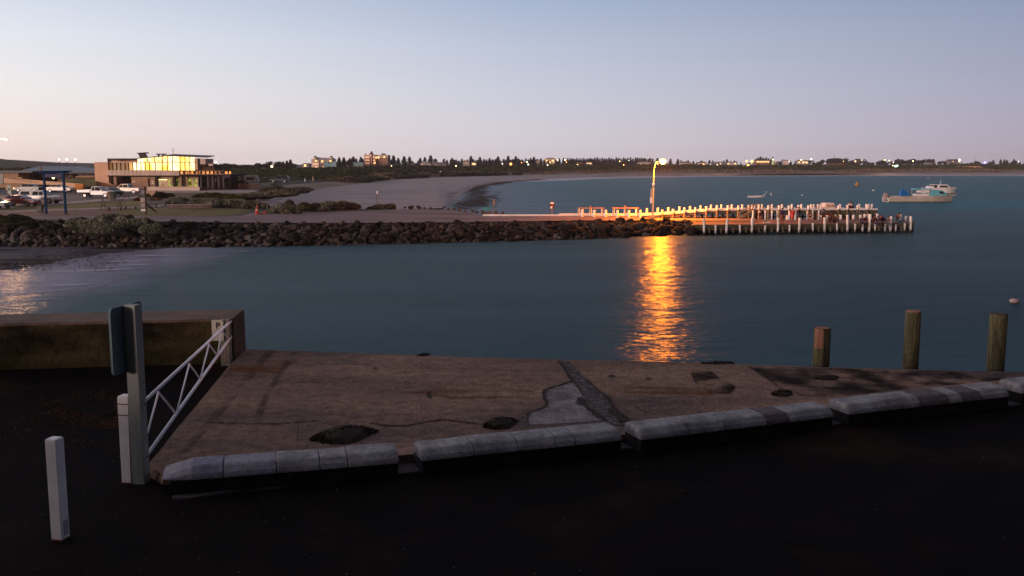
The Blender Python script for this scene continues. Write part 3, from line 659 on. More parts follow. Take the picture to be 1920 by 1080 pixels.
MB().tube(gl(440, 607), gl(447, 612), .012).build('latch_pin', m_black, t)

# ---- posts
def sqpost(mb, w, h, top=0.02):
    a = w / 2; mb.loft([[(-a, -a, z), (a, -a, z), (a, a, z), (-a, a, z)] for z in (-.3, h)] + [[(-a * .9, -a * .9, h + top), (a * .9, -a * .9, h + top), (a * .9, a * .9, h + top), (-a * .9, a * .9, h + top)]])
    return mb
m_rustp = mat('rusty_steel', (0.22, 0.085, 0.02), .9, (0.08, 0.03, 0.012), 20)
b = P(114, 1010, RZ); h = PD(103, 824, b.y).z - RZ
t = thing('white_post', 'short square white post standing alone at the left', 'post', (b.x, b.y, RZ), R(-12))
sqpost(MB(), .135, h).build('post', m_white, t, bevel=.006)
MB().box(-.07, .07, -.07, .07, -.02, .018).build('rusty_base', m_rustp, t)
MB().box(.066, .071, -.03, .05, .05, .22).build('patch_plate', mat('dull_plate', (.42, .40, .46), .6), t)
b = P(243, 906, RZ); h = PD(238, 747, b.y).z - RZ; 
t = thing('white_post', 'white stub post strapped to the foot of the tall sign post', 'post', (b.x - .015, b.y + .06, RZ), R(-9))
sqpost(MB(), .15, h, .03).build('post', m_white, t, bevel=.006)
for z in (.93, .80): MB().box(-.078, .078, -.078, .078, h * z, h * z + .012).build('steel_strap', m_rustp, t)
MB().add([(.052, -.0765, .02), (.072, -.0765, .0), (.073, -.0765, h * .5), (.069, -.0765, h * .86), (.064, -.0765, h * .5), (.056, -.0765, h * .2)], [(0, 1, 2, 3, 4, 5)]).build('rust_streak', m_rustp, t)
MB().box(-.08, .08, -.08, .08, -.02, .014).build('rusty_base', m_rustp, t)
b = P(260, 909, RZ); h = PD(249, 574, b.y).z - RZ
t = thing('sign_post', 'tall square grey-green timber post carrying a sign seen from behind', 'sign post', (b.x, b.y + .1, RZ), R(-8))
m_post = mat('grey_green_post', (0.27, 0.29, 0.28), .85, (0.20, 0.22, 0.215), 3, bump=.3, stretch=(3, 3, .4), w2=((.16, .13, .09), 1.6, .62, .80))
sqpost(MB(), .16, h, .004).build('post', m_post, t, bevel=.005)
for z in (.35, 1.05, 1.35): MB().tube((.086, .02, z), (.094, .02, z), .012).build('bolt', m_black, t)
m_plate = mat('grey_blue_plate', (0.10, 0.155, 0.175), .85, (0.08, 0.125, 0.145), 4, spec=.3)
t2 = thing('road_sign', 'rounded grey-blue traffic sign plate seen from behind on the tall post', 'sign', (b.x, b.y + .1, RZ), R(-8))
sz1 = h - .0; sz0 = h - .86
pl = []; Wd = .74; rr = .07
for cx, cz, a0 in ((Wd - rr, sz1 - rr, 0), (rr, sz1 - rr, 90), (rr, sz0 + rr, 180), (Wd - rr, sz0 + rr, 270)):
    for i in range(6): a = R(a0 + i * 18); pl.append((cx + rr * math.cos(a), cz + rr * math.sin(a)))
pm = MB().prism_y(pl, 0, .03).build('plate', m_plate, t2); pm.location = (-.088, -.36, 0); pm.rotation_euler = (0, 0, R(90))
for z in (sz0 + .2, sz1 - .2): MB().box(-.10, -.078, -.12, .12, z - .02, z + .02).build('bracket', m_plate, t2)

# ---- timber pilings beyond the apron
m_pile = mat('greenish_pile', (0.115, 0.105, 0.056), .97, (0.055, 0.052, 0.030), 3, bump=1.0, bscale=12, stretch=(5, 5, .5), w2=((0.035, 0.026, 0.014), 2.0, .5, .66))
m_pcut = mat('cut_timber', (0.32, 0.15, 0.10), .9, (0.20, 0.09, 0.06), 12, stretch=(8, 8, 1), bump=.4)
PIL = [(1542, 615, 14.8, 'stubby timber piling with a split face showing fresh pink wood', 'A', 18.75), (1713, 583, 13.6, 'tall weathered timber piling with a clean flat top, middle of three', 'B', 18.9), (1873, 588, 15.4, 'mossy timber piling nearest the right edge of the picture', 'C', 18.6)]
for px, py, rp, lab, kd, Y in PIL:
    tp = PD(px, py, Y); r = rp / F * (Y * 1.02)
    t = thing('timber_piling', lab, 'piling', (tp.x, Y, -.2), 0, 'timber pilings along the quay edge')
    H = tp.z + .2; ns = 20; rows = []
    for j, z in enumerate([-2, 0, 1, 2, 3, 3.8, 4.2, 4.6, 4.9, H - .04, H - .01]):
        rows.append([((r * (1.05 - .02 * z / 4) * (1 + .03 * mnoise.noise(Vector((math.cos(i / ns * 6.283) * 2, math.sin(i / ns * 6.283) * 2, z * .3 + px))))) * math.cos(i / ns * 6.283), (r * 1.02) * math.sin(i / ns * 6.283), z) for i in range(ns)])
    MB().loft(rows).build('pile', m_pile, t, smooth=False)
    MB().tube((0, 0, H - .02), (0, 0, H + .008), r * .97, r * .93, 18).build('cut_top', m_pcut if kd != 'C' else mat('grey_cut', (.06, .05, .035), .9, (.03, .025, .02), 14), t)
    if kd == 'A': 
        rows = [[(r * 1.03 * math.cos(R(a)), r * 1.03 * math.sin(R(a)), z) for a in range(196, 262, 8)] for z in (H - .40, H - .2, H - .005)]
        MB().loft(rows, close=False, cap=False).build('split_face', m_pcut, t)
    for k in range(5):
        a = R(random.uniform(190, 350)); z0 = random.uniform(3.9, H - .5)
        MB().tube((r * 1.01 * math.cos(a), r * 1.03 * math.sin(a), z0), (r * 1.01 * math.cos(a + .03), r * 1.03 * math.sin(a + .03), min(H - .03, z0 + random.uniform(.4, 1))), .004, .006, 5).build('crack', m_black, t)
# ============================================================ ROCK REVETMENT
rock_m = [mat('rock_dark', (0.028, 0.020, 0.017), .97, (0.011, 0.008, 0.007), 1.6, bump=1, bscale=8, spec=.05), mat('rock_brown', (0.055, 0.038, 0.031), .97, (0.020, 0.014, 0.012), 1.4, bump=1, bscale=8, spec=.05),
          mat('rock_red', (0.066, 0.034, 0.024), .97, (0.026, 0.015, 0.012), 1.4, bump=1, bscale=8, spec=.05), mat('rock_tan', (0.22, 0.15, 0.095), .97, (0.09, 0.062, 0.042), 1.4, bump=1, bscale=8, spec=.05),
          mat('rock_grey', (0.072, 0.058, 0.055), .97, (0.030, 0.025, 0.024), 1.4, bump=1, bscale=8, spec=.05)]
import bmesh
def rock_mesh(seed, m):
    bm = bmesh.new(); bmesh.ops.create_icosphere(bm, subdivisions=2, radius=1)
    rr = random.Random(seed); pl = [(Vector((rr.gauss(0, 1), rr.gauss(0, 1), rr.gauss(0, 1))).normalized(), rr.uniform(.45, .8)) for _ in range(12)]
    for v in bm.verts:
        p = v.co.copy()
        for n, d in pl:
            k = p.dot(n)
            if k > d: p -= n * (k - d) * .97
        p *= 1 + .10 * mnoise.noise(v.co * 2 + Vector((seed * 3.1, 0, 0)))
        v.co = Vector((p.x * 1.15, p.y * .95, p.z * .8))
    me = bpy.data.meshes.new('boulder'); bm.to_mesh(me); bm.free(); me.materials.append(m); return me
RM = [[rock_mesh(i * 10 + j, m) for j in range(5)] for i, m in enumerate(rock_m)]
wl = [(-700, 466), (-60, 464), (80, 464), (300, 465), (500, 463), (640, 460), (800, 457), (950, 453), (1100, 449), (1210, 444), (1310, 441)]
tp_ = [(-700, 411), (-60, 411), (60, 412), (130, 414), (300, 418), (500, 421), (650, 421), (800, 420), (950, 418.5), (1100, 417), (1200, 415), (1290, 416), (1310, 420)]
def slope_pt(px, t):
    a = P(px, lerp_tab(wl, px), -0.05); b = G(px, lerp_tab(tp_, px), .05); return a.lerp(b, t)
core = [[slope_pt(px, t) + Vector((0, .35, -.45)) for px in range(-600, 1321, 20)] for t in (-.25, 0, .35, .7, 1.0)] + [[G(px, lerp_tab(tp_, px) - 2, -.15) for px in range(-600, 1321, 20)], [G(px, lerp_tab(tp_, px) - 7, -.10) for px in range(-600, 1321, 20)]]
struct(MB().loft(core, close=False, cap=False).build('rock_embankment', mat('core_rubble', (0.02, 0.015, 0.012), 1, (0.01, .008, .007), 1.5)))
rocks = []
x = -38.0
for row in range(11):
    px = -110.0
    while px < 1304:
        big = lerp_tab([(-100, .42), (300, .44), (560, .46), (900, .48), (1200, .58), (1310, .68)], px)
        s = big * random.choice([.5, .62, .8, .9, 1.0, 1.15, 1.5]); t = (row + random.uniform(-.35, .35)) / 10.0 
        p = slope_pt(px, min(1.03, max(-.03, t)))
        rocks.append((s, px, t, p + Vector((0, random.uniform(-.1, .25), random.uniform(-.12, .16) - s * .25 * max(0, t - .45) / .55))))
        px += s * 17.5 * random.uniform(1.2, 1.95)
for px, py, s in ((872, 397, .35), (862, 394, .3), (850, 393, .3), (840, 392, .35), (885, 397, .4), (895, 399, .4), (905, 400, .45), (918, 400, .4), (930, 401, .5), (942, 401, .35), (912, 401, .3), (770, 390, .5), (785, 390, .55), (795, 391, .3), (807, 391, .3), (758, 390.5, .3)):
    rocks.append((s * .9, px, 2, G(px, py) + Vector((0, .8, .05))))
rocks.sort(key=lambda r: -r[0]); small = rocks[300:]; 
ZN = [(-200, 120, 'under the dark bush'), (120, 330, 'below the grey saltbush'), (330, 700, 'below the apron near the beach'), (700, 1000, 'below the mid roadway'), (1000, 1190, 'left of the lamp reflection'), (1190, 1400, 'at the jetty end of the seawall')]
CN = ['dark', 'brown', 'reddish brown', 'tan', 'greyish']
for s, px, t, p in rocks[:300]:
    if px < 330: ci = random.choices(range(5), [8, 2, 1, .1, 1])[0]
    elif px < 700: ci = random.choices(range(5), [5, 3, 3, 1.3, 3])[0]
    else: ci = random.choices(range(5), [2.5, 5, 4, .5, 3])[0]
    if t < .36 or random.random() < .22: ci = 0
    o = bpy.data.objects.new('boulder', random.choice(RM[ci])); COL.objects.link(o)
    o.location = p; o.scale = (s * random.uniform(.85, 1.3), s, s * random.uniform(.8, 1.05)); o.rotation_euler = (random.uniform(-.5, .5), random.uniform(-.5, .5), random.uniform(0, 6.28))
    if t == 2: lab = CN[ci] + ' boulder on the bay side behind the start of the white beam'; g = 'boulders behind the roadway edge, ' + CN[ci]
    else:
        zn = [z for a, b, z in ZN if a <= px < b] or [ZN[0][2]]; lv = 'lower' if t < .34 else ('middle' if t < .67 else 'upper')
        lab = f'{CN[ci]} boulder in the {lv} seawall {zn[0]}'; g = f'{CN[ci]} seawall boulders {zn[0]}, {lv}'
    tag(o, lab, 'rock', g)
V = []; Fq = []; 
for s, px, t, p in small:
    me = RM[0][0 if px < 300 else random.randrange(5)]; k = len(V); ro = Matrix.Rotation(random.uniform(0, 6.28), 3, 'Z') @ Matrix.Rotation(random.uniform(-.6, .6), 3, 'X')
    V += [tuple(p + ro @ (v.co * s * random.uniform(.98, 1.02))) for v in me.vertices]; Fq += [tuple(k + i for i in f.vertices) for f in me.polygons]
me = bpy.data.meshes.new('rubble'); me.from_pydata(V, [], Fq)
m_rubble = mat('rubble_rock', (0.070, 0.045, 0.034), .95, (0.020, 0.014, 0.012), .7, bump=.8, bscale=8, w2=((.10, .085, .08), .5, .5, .6)); me.materials.append(m_rubble)
o = bpy.data.objects.new('rock_rubble', me); COL.objects.link(o); struct(o, 'stuff')

# ============================================================ SHRUBS
def leafmat(name, a, b, sc=.9): return mat(name, a, 1, b, sc, spec=.1, detail=3)
m_salt = leafmat('saltbush_leaf', (0.215, 0.215, 0.165), (0.095, 0.10, 0.07)); m_saltd = leafmat('saltbush_dark_leaf', (0.13, 0.13, 0.095), (0.055, 0.058, 0.04))
m_dk = leafmat('dark_leaf', (0.022, 0.028, 0.012), (0.045, 0.045, 0.02)); m_gr = leafmat('green_leaf', (0.075, 0.080, 0.022), (0.040, 0.044, 0.014)); m_tan = leafmat('tan_grass', (0.20, 0.13, 0.08), (0.09, 0.06, 0.035)); m_red = leafmat('red_leaf', (0.12, 0.03, 0.02), (0.05, .02, .015))
m_stem = mat('stem', (0.05, 0.035, 0.02), 1)
def shrub(label, lobes, m, name='shrub', n=90, size=.11, group=None, cat='shrub'):
    """lobes: (px, py_base, half width in px, height in px) of the mounds that make one shrub"""
    c0 = G(lobes[0][0], lobes[0][1]); t = thing(name, label, cat, c0, 0, group); Cs = []
    for px, py, hw, hh in lobes:
        c = G(px, py); k = c.y / F; rx, rz = hw * k, hh * k; ry = min(rx, max(rz * 1.6, rx * .5)); c = c + Vector((0, ry, 0))
        nn = int(n * max(4, hw * hh) ** .75 * .5) + 40
        pts = blob_points(nn, tuple(c - c0), (rx, ry, rz), .72)
        nz = np.array([mnoise.noise(Vector(p) * 1.1 + Vector((px, 0, 0))) for p in pts]); cc = np.array(tuple(c - c0)); pts = cc + (pts - cc) * (1 + .25 * nz)[:, None]
        Cs.append(pts); q = c - c0; mb = MB(); st = MB()
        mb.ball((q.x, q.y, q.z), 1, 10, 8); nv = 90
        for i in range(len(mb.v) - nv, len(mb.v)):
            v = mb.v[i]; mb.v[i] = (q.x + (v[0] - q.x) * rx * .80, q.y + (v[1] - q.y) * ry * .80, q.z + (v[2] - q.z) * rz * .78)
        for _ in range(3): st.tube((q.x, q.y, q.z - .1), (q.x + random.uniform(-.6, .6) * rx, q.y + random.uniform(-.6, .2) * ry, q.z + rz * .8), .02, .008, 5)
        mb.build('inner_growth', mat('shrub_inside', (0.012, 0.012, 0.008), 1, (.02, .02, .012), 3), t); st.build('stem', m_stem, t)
    V, Fq = leaves_arr(np.concatenate(Cs), size); np_mesh('foliage', V, Fq, m, t)
    return t
shrub('dark rounded bush on the seawall at the left picture edge', [(18, 418, 34, 14), (-30, 416, 34, 12), (46, 424, 20, 10)], m_dk)
shrub('broad grey-green saltbush mound spilling over the seawall rocks', [(195, 428, 62, 23), (140, 424, 34, 15), (245, 431, 48, 20), (175, 436, 40, 14), (275, 436, 26, 12)], m_salt, n=130)
shrub('small green tuft on top of the seawall rocks', [(352, 423, 16, 5)], m_gr)
shrub('long saltbush hedge behind the timber border', [(330, 385, 26, 13), (365, 387, 26, 14), (395, 389, 26, 15), (425, 390, 26, 15), (455, 391, 24, 14), (480, 391, 20, 12)], m_salt, 'hedge', cat='hedge')
shrub('saltbush clump right of the orange cone', [(528, 401, 28, 16), (512, 400, 18, 11), (545, 401, 18, 16)], m_salt)
shrub('dark-topped bush tucked behind the saltbush clump', [(540, 392, 12, 17)], m_saltd)
shrub('green feathery bush between two saltbush clumps', [(566, 396, 16, 16)], m_gr)
shrub('wide saltbush bank along the apron edge by the beach', [(590, 396, 24, 14), (615, 394, 26, 16), (640, 393, 24, 15), (655, 392, 18, 12)], m_salt)
shrub('low dark saltbush around the foot of the thin sign', [(712, 392, 16, 9), (728, 392, 14, 10), (697, 392, 12, 5)], m_saltd)
shrub('low spreading bush behind the long hedge', [(395, 371, 30, 9), (430, 373, 30, 8), (375, 371, 20, 7)], m_gr)
shrub('grey saltbush drift at the head of the beach', [(490, 368, 30, 9), (520, 365, 30, 8), (460, 371, 26, 8)], m_salt)
shrub('dark saltbush at the near dune foot', [(540, 362, 26, 9), (510, 356, 24, 8), (565, 358, 20, 7)], m_saltd)
shrub('green shrub in the forecourt bed beside the cream box', [(295, 372, 14, 12), (312, 369, 12, 6)], m_dk)
shrub('red-leaved bush beside the picnic table', [(256, 377, 8, 6)], m_red)
shrub('tan grassy tuft in the forecourt bed', [(288, 376, 12, 6), (275, 370, 6, 6)], m_tan)
shrub('row of tan grasses below the dark terrace', [(400, 355, 16, 5), (425, 353, 18, 5), (380, 357, 10, 4)], m_tan)
shrub('dark plants in the bank below the long pavilion', [(150, 348, 30, 14), (120, 346, 16, 8)], m_gr)
shrub('low dark growth on the bank left of the car park', [(30, 352, 34, 7), (70, 353, 30, 5)], m_dk)

# dune cover: uncountable scrub and marram, one object each
def scatter(name, a, b, n, m, hgt, size, pxr, dens=None, t0=0., t1=1.):
    C = []; S = []
    while len(C) < n:
        px = random.uniform(*pxr); t = random.uniform(t0, t1); p = rowpt(a, px).lerp(rowpt(b, px), t)
        q = mnoise.noise(Vector((p.x * .025, p.y * .018, 1.7))); q2 = mnoise.noise(Vector((p.x * .11, p.y * .09, 5)))
        if dens is not None and q + .5 * q2 < dens: continue
        k = p.y / 500; hh = hgt * (0.55 + .9 * max(0, q + .4) + .5 * q2)
        C.append((p.x, p.y, p.z + random.random() ** .6 * max(.1, hh) * min(1.4, .1 + k * .75))); S.append(size * k * (.6 + .8 * random.random()))
    V, Fq = leaves_arr(np.array(C), np.array(S)); return struct(np_mesh(name, V, Fq, m), 'stuff')
m_scr = leafmat('dune_scrub_leaf', (0.030, 0.036, 0.014), (0.052, 0.050, 0.020), .05); m_scr2 = leafmat('olive_scrub_leaf', (0.095, 0.085, 0.024), (0.05, 0.05, 0.018), .05)
scatter('dune_scrub', 'C', 'D', 60000, m_scr, 1.3, .55, (-100, 2350), None, .15, 1.0)
scatter('olive_scrub', 'C', 'D', 12000, m_scr2, 1.2, .5, (-100, 2350), .02, .0, .9)
scatter('marram_grass', 'B', 'C', 15000, leafmat('marram', (0.20, 0.135, 0.10), (0.10, 0.068, 0.048), .06), .9, .42, (250, 2350), -.12, .25, 1.12)
scatter('dune_grass', 'B', 'C', 16000, leafmat('tan_dune_grass', (0.34, 0.21, 0.14), (0.15, 0.12, 0.06), .06), 1.0, .50, (430, 900), -.05, .25, 1.3)
scatter('dune_saltbush', 'B', 'C', 13000, leafmat('dune_saltbush_leaf', (0.060, 0.060, 0.050), (0.034, 0.034, 0.026), .08), 1.5, .5, (420, 1000), .0, .0, .8)

# ============================================================ JETTY
m_deck = mat('jetty_deck', (0.20, 0.13, 0.11), .9, (0.12, 0.08, 0.07), 1.2, bump=.4, stretch=(4, .6, 1))
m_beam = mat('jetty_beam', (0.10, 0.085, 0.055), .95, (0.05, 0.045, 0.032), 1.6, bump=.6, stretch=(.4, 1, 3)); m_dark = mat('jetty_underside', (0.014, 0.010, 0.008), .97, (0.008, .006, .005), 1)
m_wpost = mat('white_jetty_paint', (0.80, 0.77, 0.78), .7, (0.62, 0.58, 0.56), 1.7, spec=.2)
def tide(m):      # weed and damp below the high-water line
    n = m.node_tree.nodes; l = m.node_tree.links; b_ = n['Principled BSDF']; src = b_.inputs['Base Color'].links[0].from_socket
    t = n.new('ShaderNodeTexCoord'); s = n.new('ShaderNodeSeparateXYZ'); l.new(t.outputs['Object'], s.inputs[0])
    z = n.new('ShaderNodeTexNoise'); z.inputs['Scale'].default_value = 2.5; l.new(t.outputs['Object'], z.inputs['Vector'])
    a = n.new('ShaderNodeMath'); a.operation = 'MULTIPLY_ADD'; l.new(z.outputs['Fac'], a.inputs[0]); a.inputs[1].default_value = -.5; l.new(s.outputs['Z'], a.inputs[2])
    k = n.new('ShaderNodeMapRange'); k.inputs[1].default_value = -.06; k.inputs[2].default_value = .26; l.new(a.outputs[0], k.inputs[0])
    x = n.new('ShaderNodeMix'); x.data_type = 'RGBA'; x.inputs[6].default_value = (.022, .018, .012, 1); l.new(k.outputs[0], x.inputs[0]); l.new(src, x.inputs[7]); l.new(x.outputs[2], b_.inputs['Base Color']); return m
m_wpile = tide(mat('white_pile_paint', (0.80, 0.77, 0.78), .7, (0.55, 0.51, 0.48), 1.7, spec=.2)); m_pilew = mat('jetty_pile_wood', (0.19, 0.165, 0.12), .95, (0.085, 0.075, 0.05), 2, bump=.5, stretch=(3, 3, .4))
LZ = 1.15
dn0, dn1 = P(1296, 421.5, LZ), P(1713, 417.5, LZ); df0, df1 = P(1296, 411.5, LZ), P(1700, 411.2, LZ)
df1.x = dn1.x - .2
o0 = (dn0.x, dn0.y, 0); t = thing('jetty', 'low timber fishing jetty with white-topped piles and dark beams over the water', 'jetty', o0)
jl = lambda p: (p[0] - o0[0], p[1] - o0[1], p[2] - o0[2])
MB().prism([jl(p)[:2] for p in (dn0, dn1, df1, df0)], LZ - .12, LZ).build('deck', m_deck, t)
nrm2 = Vector((-(dn1 - dn0).y, (dn1 - dn0).x, 0)).normalized()
for nm, off, z, w, h, m in (('edge_beam', -.09, LZ - .18, .18, .34, m_beam), ('edge_beam', .35, LZ - .75, .2, .22, m_dark), ('walers', .12, .62, .2, .2, m_beam), ('edge_beam', 4, LZ - .5, .3, .5, m_dark)):
    a = dn0 + nrm2 * off; b = dn1 + nrm2 * off; a.z = b.z = z; MB().beam(jl(a), jl(b), w, h).build(nm if nm != 'walers' else 'lower_beam', m, t)
a, b = dn1.copy(), df1.copy(); a.z = b.z = LZ - .2; MB().beam(jl(a), jl(b), .2, .45).build('end_beam', m_beam, t)
def front(px, off=-.12): # point on the jetty's front line
    A = dn0 + nrm2 * off; B = dn1 + nrm2 * off; return PV(px, 430, A, B)
def pile(px, ptop, zb, r, m1, m2, off=-.2, zsplit=None, name='pile'):
    q = front(px, off); zt = PV(px, ptop, dn0 + nrm2 * off, dn1 + nrm2 * off).z + random.uniform(-.06, .06); lx = random.uniform(-.16, .16)
    o = MB().tube(jl((q.x + lx, q.y, -1)), jl((q.x, q.y, zt)), r * random.uniform(.8, .98), r * random.uniform(.9, 1.05), 10).build(name, m1, t)
    return o
for px, pt in ((1319.7, 410), (1363.3, 410), (1410, 409), (1458.7, 408.5), (1499, 408), (1545.5, 407), (1588, 402.5), (1631, 402), (1670.5, 405.5), (1706.7, 405.5)):
    pile(px, pt, 0, .15, m_wpile, None)
for px in (1341.7, 1387, 1435, 1480.5, 1523.7, 1569, 1603, 1617, 1640.5, 1660, 1679.7, 1696): pile(px, (422 if px < 1500 else 419) + random.uniform(-.4, .6), 0, .12, m_wpile, None, -.3)
for px in range(1305, 1712, 9):
    off = random.choice([1.2, 2.6, 4.2, 6.0]); q = front(px + random.uniform(-2, 2), off)
    MB().tube(jl((q.x, q.y, -1)), jl((q.x, q.y, LZ - .1)), .14, .15, 8).build('inner_pile', m_dark, t)  # shade under the deck is put into the near-black pile colour
for px in (1330, 1352, 1375, 1399, 1423, 1447, 1468, 1510, 1535, 1557, 1579, 1648, 1690): 
    q = front(px, .0); MB().box(-.09, .09, -.07, .07, 0, .75).build('brace', m_pilew, t, loc=jl((q.x, q.y, LZ - .95)))
def back_pt(px, off=0.0):
    return PV(px, 411, df0 - nrm2 * off, df1 - nrm2 * off)
for i, (px, pt) in enumerate([(1476, 404), (1490, 404), (1514.5, 403.5), (1526, 404.5), (1533, 405), (1539.5, 403.5), (1551, 403.5), (1571, 405.5), (1576, 403), (1600, 403), (1608, 405), (1613, 403), (1621, 401.5), (1629, 401.5), (1644.5, 401), (1688, 402.5), (1699, 405), (1670.8, 405.8), (1707.5, 405.5)]):
    q = back_pt(px, .25); zt = PV(px, pt, df0 - nrm2 * .25, df1 - nrm2 * .25).z
    MB().tube(jl((q.x, q.y, LZ - .8)), jl((q.x, q.y, zt)), .17, .17, 10).build('bollard', m_pilew if px in (1526, 1533, 1571, 1608) else m_wpost, t)
for px, pt in ((1447, 395), (1457.2, 395), (1411.5, 395), (1423.5, 395), (1434.5, 395), (1479.5, 395), (1491, 395), (1513.3, 395), (1523.5, 395), (1534.8, 394.5)):
    q = back_pt(px, .9); zt = PV(px, pt, df0 - nrm2 * .9, df1 - nrm2 * .9).z
    MB().tube(jl((q.x, q.y, LZ - .1)), jl((q.x, q.y, zt)), .105, .105, 8).build('tall_post', m_wpost, t)
# timber ramp approach at the rock end
MB().prism([jl(p)[:2] for p in (P(1288, 419.5, LZ - .2), P(1297, 424, LZ - .2), P(1316, 427, LZ - .5), P(1308, 421, LZ - .2))], LZ - .6, LZ - .35).build('landing_timber', m_pilew, t)

# raised walkway
def wz(px):   # pixel row of the white kerb beam top, and depth of near edge
    return lerp_tab([(905, 402), (1180, 402), (1222, 401.5), (1262, 398.3), (1300, 395.5), (1330, 393), (1350, 392), (1400, 391.3), (1645, 390.8)], px)
def wy(px): return lerp_tab([(905, 119.6), (1230, 119.6), (1330, 119.0), (1645, 119.6)], px)
oW = (PX(1230, 119), 119.2, 0); t = thing('raised_walkway', 'raised timber jetty walkway with white kerb beam and paired white posts', 'walkway', oW)
wl_ = lambda p: (p[0] - oW[0], p[1] - oW[1], p[2] - oW[2])
cols = [905] + list(range(950, 1250, 50)) + list(range(1240, 1420, 12)) + [1450, 1500, 1560, 1600, 1646]
cols = sorted(set(cols)); near = []
for px in cols: near.append(PD(px, wz(px), wy(px)))
def rail(off, h, w, z_off, m, nm, i0=0):
    rows = []
    for p in near[i0:]:
        q = p + Vector((0, off, z_off)); rows.append([wl_(q + Vector(v)) for v in ((0, 0, 0), (0, w, 0), (0, w, -h), (0, 0, -h))])
    MB().loft(rows).build(nm, m, t)
rail(0, .20, .22, 0, m_wpost, 'kerb_beam'); k0 = cols.index(1240)
rail(2.2, .20, .22, 0.0, m_wpost, 'kerb_beam', cols.index(950) + 2)
rail(.1, .12, 2.3, -.16, m_deck, 'deck', k0 - 1); rail(.05, .30, .18, -.21, m_beam, 'side_beam', k0); rail(2.1, .3, .18, -.21, m_dark, 'side_beam', k0); rail(.3, .16, .16, -.95, m_dark, 'brace_beam', k0 + 5)
NS = [1092.5, 1115, 1137, 1159, 1180.5, 1202, 1243.5, 1264, 1285.6, 1306.3, 1327, 1347, 1367.5, 1387.3, 1407, 1426, 1444, 1463.7, 1482.6, 1500.8, 1519.3, 1593, 1612, 1630.5, 1576]
FS = [1086.3, 1108, 1130.3, 1151.7, 1173, 1194.5, 1214.5, 1235, 1255, 1276, 1296, 1316, 1335.5, 1355, 1374.8, 1394.5, 1412.8, 1418.5, 1425.5, 1431.7, 1450.5, 1469.5, 1488, 1506, 1524, 1529, 1537, 1542, 1579, 1597, 1615, 1628.5, 1633, 1639]
for px in NS:
    low = 8.5 if px > 1220 else 9.0; b = wz(px); top = b - lerp_tab([(1090, 9), (1243, 7), (1400, 6.4), (1640, 6.3)], px); Y = wy(px) - .12
    zt = PD(px, top, Y).z; zb = 0.0 if px > 1240 else zg(PX(px, Y)) - .1
    r = .155
    if px > 1240:
        MB().tube(wl_((PX(px, Y), Y + .0, -1)), wl_((PX(px, Y), Y, PD(px, b + 1.6, Y).z)), .15, .15, 8).build('pile', m_pilew, t)
        zb = PD(px, b + 1.6, Y).z
    MB().tube(wl_((PX(px, Y) + random.uniform(-.03, .03), Y, zb)), wl_((PX(px, Y), Y, zt + random.uniform(-.04, .04))), r, r, 10).build('post', m_wpost, t)
for px in FS:
    b = wz(px); top = b - lerp_tab([(1080, 11.5), (1235, 11), (1300, 9), (1400, 8), (1640, 8.2)], px); Y = wy(px) + 2.3
    zt = PD(px, top, Y).z; MB().tube(wl_((PX(px, Y), Y, (zt - 1.0))), wl_((PX(px, Y), Y, zt)), .14, .14, 10).build('post', m_wpost, t)
    if px > 1255: MB().tube(wl_((PX(px + 3, Y), Y, -1)), wl_((PX(px + 3, Y), Y, zt - .8)), .14, .14, 8).build('pile', m_dark, t)
for px0, px1, z0, z1 in ((1385, 1398, .3, 2.0), (1424, 1443, .3, 2.2)):
    pass
for px in range(1540, 1646, 14): MB().beam(wl_(PD(px, 394, 119.2)), wl_(PD(px + 10, 409, 119.2)), .12, .14).build('cross_brace', m_pilew, t)
MB().beam(wl_(PD(1350, 400.5, 119)), wl_(PD(1645, 401, 119.5)), .14, .16).build('brace_beam', m_beam, t)
# stair between the decks
t = thing('timber_stairs', 'timber stairs joining the raised walkway and the low jetty', 'stairs', (PX(1400, 117.5), 117.5, LZ))
for yy in (-.5, .5): MB().beam(( -.75, yy, .0), (1.1, yy, 1.25), .12, .22).build('stringer', m_pilew, t); MB().beam((-.75, yy, .75), (1.1, yy, 1.9), .07, .09).build('handrail', m_pilew, t)
for i in range(5): MB().box(-.75 + i * .36, -.40 + i * .36, -.5, .5, .12 + i * .25, .17 + i * .25).build('tread', m_deck, t)
for px in (0,): MB().box(-.80, -.70, -.56, -.46, 0, .85).build('newel', m_pilew, t); MB().box(1.05, 1.15, -.56, -.46, 0, 2.0).build('newel', m_pilew, t)

# timber barrier rails on the walkway start
m_rail = mat('barrier_timber', (0.30, 0.17, 0.11), .9, (0.22, 0.12, 0.08), 3)
for a, b, lab in ((1083, 1132.5, 'long orange-lit timber rest rail, the one further left'), (1148, 1197.5, 'long orange-lit timber rest rail nearer the street lamp')):
    pa, pb = PD(a, 390, 120.4), PD(b, 390, 120.4); w = pb.x - pa.x; zb = pa.z - (zg(pa.x) + .15)
    t = thing('rest_rail', lab, 'rail', (pa.x, 120.4, zg(pa.x) + .15), 0, 'timber rest rails')
    MB().box(0, w, -.30, .30, zb - .06, zb + .06).build('rail_top', m_rail, t)
    MB().box(w * .46, w * .50, -.1, .1, zb, zb + .32).build('upright', m_rail, t)
    for k in (.03, .47, .93): MB().box(w * k, w * k + .14, -.07, .07, -.1, zb).build('leg', m_rail, t)
